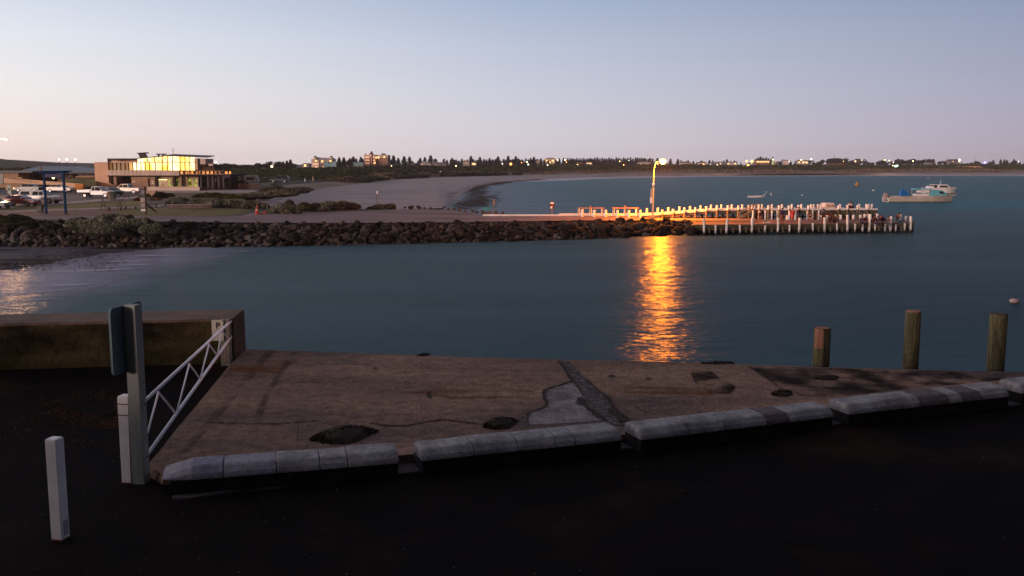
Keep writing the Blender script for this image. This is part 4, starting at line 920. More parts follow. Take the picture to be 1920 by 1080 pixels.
# small sign, thin pole and blue tub near the start of the beam
p = G(1035, 404); h = PD(1035, 378, p.y).z - p.z
t = thing('notice_sign', 'small red and white warning notice on a short post', 'sign', p)
MB().box(-.05, .05, -.03, .03, 0, h - .2).build('post', m_rail, t)
MB().box(-.30, .30, -.07, -.04, h - .98, h).build('board', mat('sign_brown', (.07, .025, .02), .7), t)
MB().box(-.22, .22, -.08, -.072, h - .30, h - .08).build('panel', m_white, t); MB().box(-.22, .05, -.08, -.072, h - .9, h - .62).build('panel', m_white, t)
MB().add([(-.2, -.085, h - .58), (.2, -.085, h - .58), (.1, -.085, h - .36), (-.02, -.085, h - .44)], [(0, 1, 2, 3)]).build('symbol', mat('sign_red', (.35, .04, .03), .7), t)
p = G(926, 403); h = PD(926, 373, p.y).z - p.z; t = thing('marker_pole', 'thin pale marker pole beside the rocks at the start of the beam', 'pole', p)
MB().tube((0, 0, 0), (0, 0, h), .06, .05).build('pole', m_pilew, t); MB().box(-.12, .12, -.06, -.03, h * .62, h * .98).build('plate', m_rail, t)
p = G(912, 400); t = thing('blue_crate', 'small light blue fish crate lying on the rocks', 'crate', p + Vector((0, .6, .35)), .2)
m_cyan = mat('cyan_plastic', (0.05, 0.28, 0.36), .6)
MB().loft([[(-.38, -.25, 0), (.38, -.25, 0), (.38, .25, 0), (-.38, .25, 0)], [(-.48, -.32, .42), (.48, -.32, .42), (.48, .32, .42), (-.48, .32, .42)], [(-.40, -.24, .42), (.40, -.24, .42), (.40, .24, .42), (-.40, .24, .42)], [(-.33, -.2, .06), (.33, -.2, .06), (.33, .2, .06), (-.33, .2, .06)]]).build('body', m_cyan, t)
MB().box(-.52, .52, -.35, -.31, .38, .46).build('rim', m_cyan, t)

# ---- street lamp
p = G(1223.5, 410); p.y -= .0; h = PD(1228, 303, p.y).z - p.z
t = thing('street_lamp', 'tall yellow-lit street lamp with a bent arm and glowing orange head on the roadway', 'street lamp', p)
m_ypole = mat('lamp_pole_paint', (0.40, 0.34, 0.26), .6)
MB().tube((0, 0, -.1), (0, 0, h * .60), .125, .10, 12).build('pole', m_ypole, t)
MB().path([(0, 0, h * .60), (.02, 0, h * .72), (.03, 0, h * .82), (.10, 0, h * .91), (.22, 0, h * .965), (.36, 0, h * 1.0)], .075, 10).build('upper_pole', m_ypole, t)
MB().path([(.36, 0, h), (.9, 0, h + .10)], .05, 8).build('arm', m_ypole, t)
MB().box(-.1, .16, -.14, .14, h * .585, h * .63).build('collar', m_white, t)
hd = MB().loft([[(.80, -.12, h + .13), (.80, .12, h + .13), (.80, .12, h + .20), (.80, -.12, h + .20)], [(1.35, -.17, h + .14), (1.35, .17, h + .14), (1.35, .17, h + .27), (1.35, -.17, h + .27)], [(1.55, -.1, h + .17), (1.55, .1, h + .17), (1.55, .1, h + .22), (1.55, -.1, h + .22)]]).build('lamp_head', m_ypole, t)
m_glow = mat('sodium_glass', (1, .6, .2), .5, emit=(1.0, .40, .05), estr=24)
MB().ball((1.12, 0, h + .02), .40, 14, 10, .8).build('lamp_bowl', m_glow, t, smooth=True)
ld = bpy.data.lights.new('street_lamp_light', 'POINT'); ld.energy = LAMP_W; ld.color = (1.0, 0.24, 0.006); ld.shadow_soft_size = .35
lo = bpy.data.objects.new('street_lamp_light', ld); COL.objects.link(lo); lo.location = (1.12, 0, h - .50); lo.parent = t
t = thing('pole_notice', 'tall narrow white notice strapped to the street lamp pole', 'sign', (p.x - .20, p.y - .02, p.z))
zt, zb = PD(1221, 354, p.y).z - p.z, PD(1221, 381, p.y).z - p.z
MB().box(-.12, .10, -.03, .0, zb + .7, zt).build('board', mat('notice_board', (.55, .40, .36), .6), t); MB().box(-.17, .12, -.035, -.002, zb, zb + .75).build('lower_board', m_white, t)
# ============================================================ SURF CLUB
BY = 190.0
def lit(name, c, e, s, w2=None): 
    return mat(name, c, .5, emit=e, estr=s)
m_club = mat('club_render', (0.62, 0.40, 0.29), .9, (0.52, 0.33, 0.24), .5, bump=.2); m_clubpanel = mat('club_panel', (0.52, 0.42, 0.38), .85, (0.43, 0.35, 0.32), .5)
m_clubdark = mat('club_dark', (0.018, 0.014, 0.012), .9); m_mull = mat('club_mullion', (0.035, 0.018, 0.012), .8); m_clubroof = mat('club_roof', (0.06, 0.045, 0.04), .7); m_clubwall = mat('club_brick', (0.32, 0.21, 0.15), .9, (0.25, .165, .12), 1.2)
def litglass(name, c1, c2, scale, s, stretch=(1, 1, 1)):
    m = mat(name, (.2, .15, .08), .3); n = m.node_tree.nodes; l = m.node_tree.links
    t = n.new('ShaderNodeTexCoord'); mp = n.new('ShaderNodeMapping'); mp.inputs['Scale'].default_value = stretch; l.new(t.outputs['Object'], mp.inputs[0])
    z = n.new('ShaderNodeTexNoise'); z.inputs['Scale'].default_value = scale; z.inputs['Detail'].default_value = 3; l.new(mp.outputs[0], z.inputs['Vector'])
    r = n.new('ShaderNodeValToRGB'); r.color_ramp.elements[0].position = .40; r.color_ramp.elements[1].position = .60; r.color_ramp.elements[0].color = tuple(c1) + (1,); r.color_ramp.elements[1].color = tuple(c2) + (1,)
    l.new(z.outputs['Fac'], r.inputs[0]); l.new(r.outputs[0], n['Principled BSDF'].inputs['Emission Color']); n['Principled BSDF'].inputs['Emission Strength'].default_value = s; return m
g_bright = litglass('bright_window', (1.0, .46, .04), (1.0, .85, .42), .55, 2.3, (1, 1, .5)); g_mid = litglass('warm_window', (.85, .42, .10), (1, .62, .18), .8, .8); g_dim = litglass('dim_window', (.35, .14, .05), (.6, .32, .12), 1.1, .35)
g_green = litglass('green_window', (.05, .06, .01), (.75, .70, .10), 1.4, .55, (1, 1, .8)); g_shop = litglass('shop_window', (.45, .20, .10), (.75, .55, .30), .7, .6, (.6, 1, 1.6))
cb = PD(180, 355, BY); ct = thing('surf_club', 'two-storey surf club glowing yellow through its upper windows', 'building', cb)
def cl(px, py, dy=0.0):
    p = PD(px, py, BY + dy); return p - cb
def cbox(name, px0, px1, py0, py1, dy, th, m, parent=ct):
    a, b = cl(px0, py1, dy), cl(px1, py0, dy); return MB().box(a.x, b.x, a.y, a.y + th, a.z, b.z).build(name, m, parent)
cbox('tower_wall', 179.5, 202, 304, 357, -.2, 9, m_club)
a = [cl(199, 340, -.25), cl(222, 352, -.25), cl(222, 358, -.25), cl(199, 358, -.25)]
MB().prism_y([(p.x, p.z) for p in a], a[0].y, a[0].y + .3).build('stair_flank', m_club, ct)
cbox('core', 202, 370, 330, 357, 3.0, 8, m_clubdark); cbox('upper_core', 203, 366, 297, 330, 3.4, 7, m_clubdark)
cbox('slab', 201, 372, 329, 331.2, -.6, 5, m_clubdark)
# balustrade panels
for i in range(12):
    x0 = 202.2 + i * 7.7 if i < 11 else 202.2 + 11 * 7.7 + 1; w = 6.6 if i < 9 else 7.6
    x0 = [202.5, 211, 219, 226.6, 234, 241.8, 249.4, 256.8, 264.4, 272, 280, 291][i]; x1 = [210, 218, 225.6, 233, 240.8, 248.4, 255.8, 263.4, 271, 279, 289.8, 300.8][i]
    cbox('balustrade_panel', x0, x1, 319, 329, -.5, .12, m_clubpanel)
cbox('balustrade_panel', 302, 335.5, 319.3, 329, -.5, .12, m_clubpanel)
# upper glazing
seg = [(203, 211, 0), (211, 218, 0), (218, 226, 1), (226, 234, 1), (234, 241, 1), (241, 249, 2), (249, 256, 3), (256, 264, 3), (264, 272, 3), (272, 280, 3), (280, 291, 3), (291, 303, 3), (304, 313, 3), (313.5, 322, 3), (323, 337, 3), (337.5, 346, 3), (346.5, 355, 3), (355.5, 364.5, 3)]
gm_ = [g_dim, g_dim, g_mid, g_bright]
for x0, x1, k in seg:
    w = cbox('window', x0 + .3, x1, 305.0, 319.5, .6, .08, gm_[k] if k else g_dim); 
    cbox('mullion', x0 - .2, x0 + .3, 304, 320, .45, .3, m_mull)
def roofy(px): return lerp_tab([(206, 299.6), (248, 297.4), (312, 291.2), (388.6, 294.2)], px)
for x0, x1 in ((257, 275), (276, 289), (289.6, 297), (297.6, 303), (304, 313), (313.5, 322), (323, 337), (337.5, 346), (346.5, 355), (355.5, 364.5)):
    p = [cl(x0 + .4, 303.8, .6), cl(x1, 303.8, .6), cl(x1, roofy(x1) + 1.6, .6), cl(x0 + .4, roofy(x0) + 1.6, .6)]
    MB().prism_y([(q.x, q.z) for q in p], p[0].y, p[0].y + .08).build('clerestory_window', g_bright, ct)
    cbox('mullion', x0 - .1, x0 + .3, roofy(x0) + 1, 304, .45, .3, m_mull)
p = [cl(209, 304.5, .55), cl(257, 304.5, .55), cl(257, 298.4, .55), cl(209, 301.4, .55)]; MB().prism_y([(q.x, q.z) for q in p], p[0].y, p[0].y + .3).build('upper_wall', m_club, ct)
cbox('transom', 203, 365, 303.6, 305.0, .4, .3, m_clubpanel)
for x0, x1, m, nm in ((364.5, 371, m_club, 'upper_wall'), (371, 375, m_clubdark, 'opening'), (375, 385, m_clubpanel, 'upper_wall')): cbox(nm, x0, x1, 297.5, 318 if x0 < 375 else 308, .6, 5, m)
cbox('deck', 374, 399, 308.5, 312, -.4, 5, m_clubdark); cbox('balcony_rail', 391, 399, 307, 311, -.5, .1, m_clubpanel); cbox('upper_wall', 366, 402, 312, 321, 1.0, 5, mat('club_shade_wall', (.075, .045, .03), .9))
mb = MB(); rows = []
for px in (206, 230, 248, 280, 312, 350, 389):
    y = roofy(px); a, b = cl(px, y, -1.6), cl(px, y + 1.3, -1.6); rows.append([(a.x, a.y, a.z), (a.x, a.y + (13 if px < 300 else 4.5), a.z + .3), (b.x, b.y + (13 if px < 300 else 4.5), b.z + .3), (b.x, b.y, b.z)])
mb.loft(rows); mb.build('roof', m_clubroof, ct)
a, b = cl(205, 301, 2), cl(226, 297, 2); MB().box(a.x, b.x, a.y, a.y + 4, a.z, b.z).build('plant_box', m_clubroof, ct)
a = [cl(255, 286.6, 2), cl(272, 285.6, 2), cl(272, 287.6, 2), cl(258, 288.2, 2)]; MB().prism_y([(q.x, q.z) for q in a], a[0].y, a[0].y + 2).build('solar_panel', m_clubroof, ct)
a = [cl(259, 288, 2.5), cl(270, 288, 2.5), cl(274, 294, 2.5), cl(262, 296, 2.5)]; MB().prism_y([(q.x, q.z) for q in a], a[0].y, a[0].y + 1).build('panel_stand', m_clubroof, ct)
cbox('roof_vent', 293, 309, 288, 290, 3, 1, m_clubroof); cbox('vent_leg', 296, 298, 289.8, 294, 3.2, .4, m_clubroof); cbox('vent_leg', 304, 306, 289.8, 294, 3.2, .4, m_clubroof)
a = cl(324.5, 292, 3); MB().tube(a, cl(324.5, 276, 3), .05, .03, 6).tube(cl(323, 280, 3), cl(326, 280, 3), .02, n=5).tube(cl(323.4, 283, 3), cl(325.8, 283, 3), .02, n=5).build('aerial', m_mull, ct)
# ground floor
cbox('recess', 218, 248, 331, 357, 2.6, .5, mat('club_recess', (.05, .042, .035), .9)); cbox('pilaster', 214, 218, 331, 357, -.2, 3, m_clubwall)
cbox('ground_wall', 247, 277, 331, 357, .2, 3, m_clubwall); cbox('ground_wall', 282, 292, 331, 357, .2, 3, m_clubwall); cbox('ground_wall', 277, 282, 331, 335, .2, 3, m_clubwall)
d_ = cbox('door', 276.8, 282.2, 335, 357, .5, .2, mat('club_door', (.05, .03, .025), .7)); 
a = cl(281.2, 346, .4); MB().box(a.x, a.x + .1, a.y, a.y + .15, a.z, a.z + .3).build('handle', m_clubpanel, d_)
for x in (248.5, 284, 284.5): cbox('wall_light', x, x + 4, 340.5 if x < 250 else (340.3 if x == 284 else 343.6), 341.6 if x < 250 else (341.3 if x == 284 else 344.6), 0, .2, mat('club_wall_light', (.6, .55, .5), .5, emit=(1, .8, .6), estr=.25))
cbox('column', 291.4, 294.4, 331, 357, -.4, .8, m_mull); cbox('column', 324.5, 328, 331, 357, -.4, .8, m_mull); cbox('column', 343, 347, 331, 357, .1, .8, m_mull); cbox('column', 336.8, 340, 331, 357, -.1, .8, m_clubwall)
cbox('spandrel', 294, 336, 331, 335.5, .3, .3, m_clubwall); cbox('spandrel', 347, 372, 331, 335, .6, .3, m_clubwall)
cbox('shop_window', 295, 314, 335.5, 351, .8, .1, g_shop); cbox('shop_window', 314.6, 324.5, 335.5, 351, .8, .1, g_green); cbox('shop_window', 328, 336.8, 335.5, 351, .8, .1, g_mid if False else g_green); cbox('shop_window', 340, 343.2, 335.5, 351, .8, .1, g_green); cbox('shop_window', 350.5, 370.5, 335, 350, .9, .1, g_green)
for x in (314, 320, 333, 370.4, 362): cbox('window_bar', x, x + .8, 335, 351, .7, .1, m_clubpanel)
cbox('strip_light', 296, 313, 336.2, 337.4, .65, .1, mat('strip_light', (1, .8, .4), .5, emit=(1, .85, .35), estr=2.2))
# terrace with orange-lit parapet and dark undercroft
cbox('terrace_slab', 335.5, 434, 326.8, 330.5, -1.2, 9, m_clubdark); cbox('parapet_rail', 336, 418, 320.0, 320.8, -1.1, .2, mat('terrace_rail', (.5, .3, .2), .8)); cbox('parapet_rail', 336, 432, 326.0, 326.8, -1.15, .2, mat('terrace_rail', (.5, .3, .2), .8))
g_or = mat('terrace_glow', (.8, .35, .12), .6, emit=(1.0, .36, .09), estr=.85); g_or2 = mat('terrace_dim', (.5, .2, .08), .6, emit=(1, .3, .08), estr=.22)
for x0, x1, k in ((338.8, 344, 0), (348, 353, 1), (356, 362, 1), (367, 375, 2), (379, 383, 0), (387, 391, 0), (395, 399, 1), (403, 407, 2), (411, 414, 2), (422, 426, 1), (429.5, 432.5, 0)):
    cbox('parapet_light', x0, x1, 321.4, 326, -.2, .15, g_or if k == 0 else (g_or2 if k == 2 else g_or)); 
for x in range(336, 434, 7): cbox('parapet_post', x, x + .9, 320, 327, -1.1, .15, m_mull)
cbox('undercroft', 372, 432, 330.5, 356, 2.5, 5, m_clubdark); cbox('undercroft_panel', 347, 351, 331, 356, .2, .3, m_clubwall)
for x in (376, 389, 398, 409, 418): cbox('column', x, x + 1.6, 330.5, 356, -.6, .5, mat('grey_post', (.08, .07, .085), .8))
cbox('hanging_sign', 403.5, 408, 334, 341, .6, .1, mat('dull_pink', (.12, .08, .10), .8)); cbox('awning', 418, 432, 328.6, 333, -1.4, 2, mat('purple_awning', (.05, .03, .07), .8))
t = thing('terrace_wall', 'low pale concrete wall in front of the surf club windows', 'wall', PD(277, 358.5, BY - 6))
a, b = PD(276, 358.5, BY - 6) - t.location, PD(374, 350.8, BY - 6) - t.location; MB().box(a.x, b.x, 0, .3, a.z - .3, b.z).build('wall', m_clubpanel, t); MB().box(a.x - .05, b.x + .05, -.06, .36, b.z, b.z + .09).build('coping', m_foot, t)
t = thing('brown_boundary_wall', 'dark red-brown wall running right from the surf club terrace', 'wall', PD(418, 352, 196))
a, b = PD(418, 352, 196) - t.location, PD(458, 338, 196) - t.location; m_bwl = mat('brown_wall', (.060, .032, .032), .9, (.04, .024, .024), .8); MB().box(a.x, b.x, 0, .4, a.z - .4, b.z).build('wall', m_bwl, t)
a, b = PD(450, 353, 196) - t.location, PD(492, 344, 196) - t.location; MB().box(b.x - 8, b.x, -2, -1.7, a.z - .4, b.z).build('lower_wall', mat('brown_wall2', (.085, .055, .05), .9), t)
MB().box(0, b.x, -.1, .5, PD(418, 338, 196).z - t.location.z, PD(418, 337.4, 196).z - t.location.z).build('coping', m_foot, t)
m_cara = mat('caravan_white', (.45, .43, .43), .6, (.36, .34, .34), 1)
t = thing('caravan', 'pale caravan parked behind the brown boundary wall', 'caravan', PD(458, 346, 215))
MB().prism_y([(0, .5), (0, 1.5), (.4, 2.1), (2.6, 2.1), (3.0, 1.4), (3.0, .5)], 0, 2).build('body', m_cara, t, bevel=.08); MB().box(.5, 2.3, -.03, 0, 1.1, 1.6).build('window', m_clubdark, t); MB().box(.4, .9, -.02, .3, .0, .6).build('wheel', m_clubdark, t); MB().box(2.9, 4.2, .9, 1.1, .5, .6).build('drawbar', m_clubdark, t)

# ============================================================ PAVILION, RAMP WALL, KIOSK (far left)
m_broof = mat('blue_grey_roof', (0.085, 0.10, 0.13), .5, (0.065, 0.075, 0.10), .2); m_beige = mat('beige_wall', (0.36, 0.24, 0.16), .9, (0.28, .18, .12), .4); m_glassd = mat('dark_glass', (.02, .02, .028), .2, spec=.5)
pY = 205.0
def pg(px, py, o, dy=0): return PD(px, py, pY + dy) - o
t = thing('long_pavilion', 'long low pavilion with a blue-grey roof and ramp behind the car park', 'building', PD(40, 352, pY)); o_ = t.location.copy()
def pb(name, px0, px1, py0, py1, dy, th, m, par=None):
    a, b = pg(px0, py1, o_, dy), pg(px1, py0, o_, dy); return MB().box(a.x, b.x, a.y, a.y + th, a.z, b.z).build(name, m, par or t)
a = [pg(40, 319.5, o_), pg(76, 311, o_, 10), pg(150, 312, o_, 12), pg(180, 316, o_, 8), pg(180, 322.5, o_, -3), pg(108, 322.5, o_, -3)]
MB().add([tuple(v) for v in a] + [tuple(v - Vector((0, 0, .3))) for v in a], [(0, 1, 2, 3, 4, 5), (6, 11, 10, 9, 8, 7)] + [(i, (i + 1) % 6, 6 + (i + 1) % 6, 6 + i) for i in range(6)]).build('roof', m_broof, t)
pb('gable_wall', 34, 108, 320.5, 352, 2, 3, mat('brown_clad', (.075, .045, .035), .9)); pb('end_wall', 108, 137, 324, 352, 0, 3, mat('brown_clad', (.075, .045, .035), .9))
pb('wall', 137, 181, 322.6, 334, 1, 4, mat('pav_wall', (.30, .17, .11), .9)); pb('band', 137, 181, 330, 333, .4, .5, m_beige)
for x0, x1 in ((146, 155), (157, 167), (169, 179)): pb('window', x0, x1, 324.5, 328.5, .8, .1, m_glassd)
pb('fascia', 34, 181, 321.6, 323.2, -3.2, .3, m_broof)
for x in (52, 75, 109): pb('post', x, x + 1.6, 312 if x == 75 else 323, 335, -.5, .3, mat('pav_post', (.24, .15, .09), .9))
for x in range(34, 110, 6): pb('fence_post', x, x + .5, 328, 335, -1, .1, m_clubdark)
pb('railing', 34, 108, 328, 328.7, -1, .1, m_clubdark); pb('terrace_front', 130, 181, 333.5, 338, -2, 3, m_bwl)
t = thing('long_shed', 'low shed with a flat grey roof at the left picture edge', 'building', PD(-60, 352, 200)); o_ = t.location.copy(); pY = 200
pb('wall', -120, 34, 324, 352, 0, 6, m_beige); a, b = pg(-125, 323.8, o_, -1.5), pg(78, 320.6, o_, -1.5); MB().box(a.x, pg(60, 322, o_, -1.5).x, a.y, a.y + 8, a.z, b.z).build('roof', m_broof, t); pb('window', -10, 6, 327, 334, -.1, .2, m_glassd); pb('door', 0, 5, 333, 345, -.12, .2, m_glassd)
m_rwall = mat('ramp_wall', (0.46, 0.30, 0.20), .9, (0.38, .25, .17), .4)
t = thing('ramp_wall', 'pale concrete ramp wall sloping down above the parked cars', 'wall', PD(7, 352, 185)); o_ = t.location.copy()
q = [PD(7, 333.5, 185) - o_, PD(30, 335, 185) - o_, PD(156, 345, 178) - o_, PD(156, 352, 178) - o_, PD(141, 352, 179) - o_, PD(100, 347, 181) - o_, PD(7, 343, 185) - o_]
MB().add([tuple(v) for v in q] + [tuple(v + Vector((0, .4, 0))) for v in q], [(6, 5, 4, 3, 2, 1, 0), (7, 8, 9, 10, 11, 12, 13)] + [(i, (i + 1) % 7, 7 + (i + 1) % 7, 7 + i) for i in range(7)]).build('wall', m_rwall, t)
a = PD(141, 355, 177.5) - o_; b = PD(156, 345, 177.5) - o_; MB().box(a.x, b.x, a.y, a.y + .5, a.z, b.z).build('end_panel', mat('orange_lit_panel', (.5, .20, .07), .9), t)  # orange light falling on this end panel is painted into its colour
MB().box(-.5, PD(34, 340, 185).x - o_.x, 1.5, 1.8, PD(20, 326, 186).z - o_.z - 4, PD(20, 332, 186).z - o_.z).build('upper_wall', m_beige, t)
for k in range(2): MB().beam(PD(108 + 9 * k, 341, 184) - o_, PD(124 + 8 * k, 330, 190) - o_, .12, .12).build('stair_rail', m_foot, t)
t = thing('car_park_bank', 'grassy bank between the ramp wall and the surf club', 'bank', PD(140, 352, 184)); o_ = t.location.copy()
MB().loft([[tuple(PD(px, 350, 184) - o_), tuple(PD(px, py, 192) - o_), tuple(PD(px, 352, 200) - o_)] for px, py in ((95, 344), (118, 338), (140, 334.5), (181, 335.5))], close=False, cap=False).build('turf', m_lawn, t)

# ============================================================ CARS
m_tyre = mat('tyre_rubber', (.012, .012, .013), .9); m_rim = mat('alloy_rim', (.34, .34, .36), .4, metal=.5); m_cglass = mat('car_glass', (.022, .026, .034), .12, spec=.6); m_lamp = mat('headlamp_glass', (.4, .4, .42), .2, spec=.6); m_tail = mat('tail_lamp', (.25, .015, .01), .3)
m_trim = mat('black_trim', (.02, .02, .022), .6)
def paint(n, c): return mat(n, c, .28, tuple(x * .92 for x in c), 2, spec=.55)
p_white = paint('white_car_paint', (.62, .60, .60)); p_silver = paint('silver_car_paint', (.26, .26, .28)); p_red = paint('red_car_paint', (.20, .015, .018)); p_dark = paint('dark_car_paint', (.018, .02, .03)); p_blue = paint('blue_car_paint', (.05, .085, .15))
def car(label, px, py, rz, kind, m, L_=4.7, headlit=False, grp='parked cars', z=None, cat='car', name='parked_car'):
    p = G(px, py); t = thing(name, label, cat, p, rz, grp); W2 = .88; H = L_ / 2
    hl = {'sedan': [(-H, .35), (-H, .80), (-H + .15, .98), (-H + 1.0, 1.02), (H - 1.25, .96), (H - .25, .80), (H, .62), (H, .32)],
          'ute': [(-H, .50), (-H, 1.05), (-H + .1, 1.08), (.3, 1.08), (H - 1.15, 1.06), (H - .2, .98), (H, .80), (H, .42)],
          'tray': [(-.55, .45), (-.55, 1.05), (.3, 1.08), (H - 1.15, 1.06), (H - .2, .98), (H, .80), (H, .42)],
          'suv': [(-H, .45), (-H, 1.05), (H - 1.2, 1.08), (H - .2, .98), (H, .78), (H, .42)]}[kind]
    n = len(hl); rings = []
    for y, s in ((-W2, .93), (-W2 + .05, 1.0), (W2 - .05, 1.0), (W2, .93)):
        cz = .6; rings.append([(x * (1 if s == 1 else .985), y, cz + (z_ - cz) * s) for x, z_ in hl])
    MB().loft(rings).build('body', m, t, bevel=.03)
    cab = {'sedan': (-H + .75, -H + 1.35, H - 2.05, H - 1.2, 1.0, 1.42), 'ute': (-.75, -.62, H - 1.95, H - 1.1, 1.06, 1.72), 'tray': (-.5, -.40, H - 1.95, H - 1.1, 1.06, 1.72), 'suv': (-H + .02, -H + .3, H - 1.9, H - 1.15, 1.05, 1.75)}[kind]
    x0, x1, x2, x3, zb, zt = cab; wb, wt = W2 - .02, W2 - .20
    def fr(e, zb, zt, x0, x1, x2, x3, wb, wt): return [[(x0, -wb, zb), (x3, -wb, zb), (x3, wb, zb), (x0, wb, zb)], [(x1, -wt, zt), (x2, -wt, zt), (x2, wt, zt), (x1, wt, zt)]]
    MB().loft(fr(0, zb - .03, zt, x0, x1, x2, x3, wb, wt)).build('cabin', m, t, bevel=.05)
    # side windows, windscreen and rear window lie 1 cm proud of the cabin
    def lp(f, zz, x0_, x1_): return x0_ + (x1_ - x0_) * f
    zf = lambda f: zb + (zt - zb) * f
    for s in (-1, 1):
        f0, f1 = .10, .84; xa, xb = lp(f0, 0, x0, x1) + .16, lp(f0, 0, x3, x2) - .22; xc, xd = lp(f1, 0, x0, x1) + .12, lp(f1, 0, x3, x2) - .10
        ncut = 2 if kind != 'tray' else 2; m0 = xa + (xb - xa) * (.5 if kind != 'tray' else .3)
        y0 = wb + (wt - wb) * f0 + .012; y1 = wb + (wt - wb) * f1 + .012
        for (a, b, c, d) in ((xa, m0 - .05, m0 - .05, xc), (m0 + .05, xb, xd, m0 + .05)):
            MB().add([(a, s * y0, zf(f0)), (b, s * y0, zf(f0)), (c, s * y1, zf(f1)), (d, s * y1, zf(f1))], [(0, 1, 2, 3)]).build('side_window', m_cglass, t)
    for (xb_, xt_, nm, sg) in ((x3, x2, 'windscreen', 1), (x0, x1, 'rear_window', -1)):
        f0, f1 = .10, .88; a = xb_ + (xt_ - xb_) * f0 + sg * .014; b = xb_ + (xt_ - xb_) * f1 + sg * .014; y0 = (wb + (wt - wb) * f0) * .90; y1 = (wb + (wt - wb) * f1) * .90
        MB().add([(a, -y0, zf(f0)), (a, y0, zf(f0)), (b, y1, zf(f1)), (b, -y1, zf(f1))], [(0, 1, 2, 3)]).build(nm, m_cglass, t)
    wr = .32 if kind == 'sedan' else .37; wx = (H - .85, -H + (.95 if kind != 'tray' else 1.15))
    for x in wx:
        for s in (-1, 1):
            w = MB().tube((x, s * (W2 - .19), wr), (x, s * (W2 + .02), wr), wr, n=16).build('wheel', m_tyre, t)
            MB().tube((x, s * (W2 - .05), wr), (x, s * (W2 + .035), wr), wr * .62, n=12).build('rim', m_rim, w)
    hm = mat('lit_headlamp', (1, .8, .5), .4, emit=(1, .62, .30), estr=5) if headlit else m_lamp
    for s in (-1, 1):
        MB().box(H - .14, H + .012, s * W2 * .78 - .17, s * W2 * .78 + .17, .62 if kind == 'sedan' else .72, .76 if kind == 'sedan' else .90).build('headlight', hm, t)
        if kind != 'tray': MB().box(-H - .012, -H + .1, s * W2 * .82 - .12, s * W2 * .82 + .12, .70, .88).build('tail_light', m_tail, t)
        MB().box(x3 - .45, x3 - .25, s * (W2 + .02) - .1, s * (W2 + .02) + .1, zb - .02, zb + .14).build('mirror', m, t)
    MB().box(H - .06, H + .07, -W2 * .9, W2 * .9, .34, .54).build('front_bumper', m_trim if kind != 'sedan' else m, t)
    if kind == 'ute': MB().box(-H + .08, -.95, -W2 + .08, W2 - .08, .95, 1.087).build('tub_floor', m_trim, t)
    if kind == 'tray':
        MB().box(-H, -.62, -.92, .92, .84, .92).build('tray_floor', p_white, t)
        for s in (-1, 1): MB().box(-H, -.62, s * .92 - .02, s * .92 + .02, .92, 1.22).build('tray_side', p_white, t)
        MB().box(-H - .02, -H + .02, -.92, .92, .92, 1.22).build('tailboard', p_white, t); MB().box(-H + .1, -.5, -.4, .4, .5, .84).build('chassis', m_trim, t)
    return t
def canopy(t, m, L_):
    H = L_ / 2; MB().loft([[(-H + .03, -.84, 1.05), (-.74, -.84, 1.05), (-.74, .84, 1.05), (-H + .03, .84, 1.05)], [(-H + .25, -.70, 1.74), (-.66, -.70, 1.74), (-.66, .70, 1.74), (-H + .25, .70, 1.74)]]).build('canopy', m, t, bevel=.04)
    for s in (-1, 1): MB().add([(-H + .3, s * .835, 1.16), (-.95, s * .835, 1.16), (-.95, s * .735, 1.62), (-H + .42, s * .735, 1.62)], [(0, 1, 2, 3)]).build('canopy_window', m_cglass, t)
car('dark red sedan nearest the left edge, nose to the right', 38, 386.5, R(-7), 'sedan', p_red, 4.8)
car('blue and white car cut off by the left picture edge', -12, 391, R(-10), 'sedan', p_blue, 4.4)
t = car('white dual-cab utility with a canopy over its tub', 76, 381.5, R(-6), 'ute', p_white, 5.2); canopy(t, p_white, 5.2)
car('dark sedan with its headlamp glowing at the rear of the car park', 54, 359.5, R(178), 'sedan', p_dark, 4.8, headlit=True)
car('silver sedan parked behind the blue frame', 113, 360.5, R(-5), 'sedan', p_silver, 4.8)
car('white flat-tray utility facing right in the middle of the car park', 182, 370.5, R(-5), 'tray', p_white, 5.3)
car('dark blue car hidden behind the white flat-tray utility', 210, 366.5, R(-35), 'sedan', p_dark, 4.4)
car('white dual-cab utility with open tub parked facing left before the club', 238, 363.5, R(176), 'ute', p_white, 5.2)
t = car('dark station wagon parked alone beyond the brown wall at the dunes', 525, 343.8, R(178), 'suv', paint('navy_car_paint', (.02, .03, .045)), 4.7)
t.location = PD(525, 342.5, 240)
def ghost(*a): pass
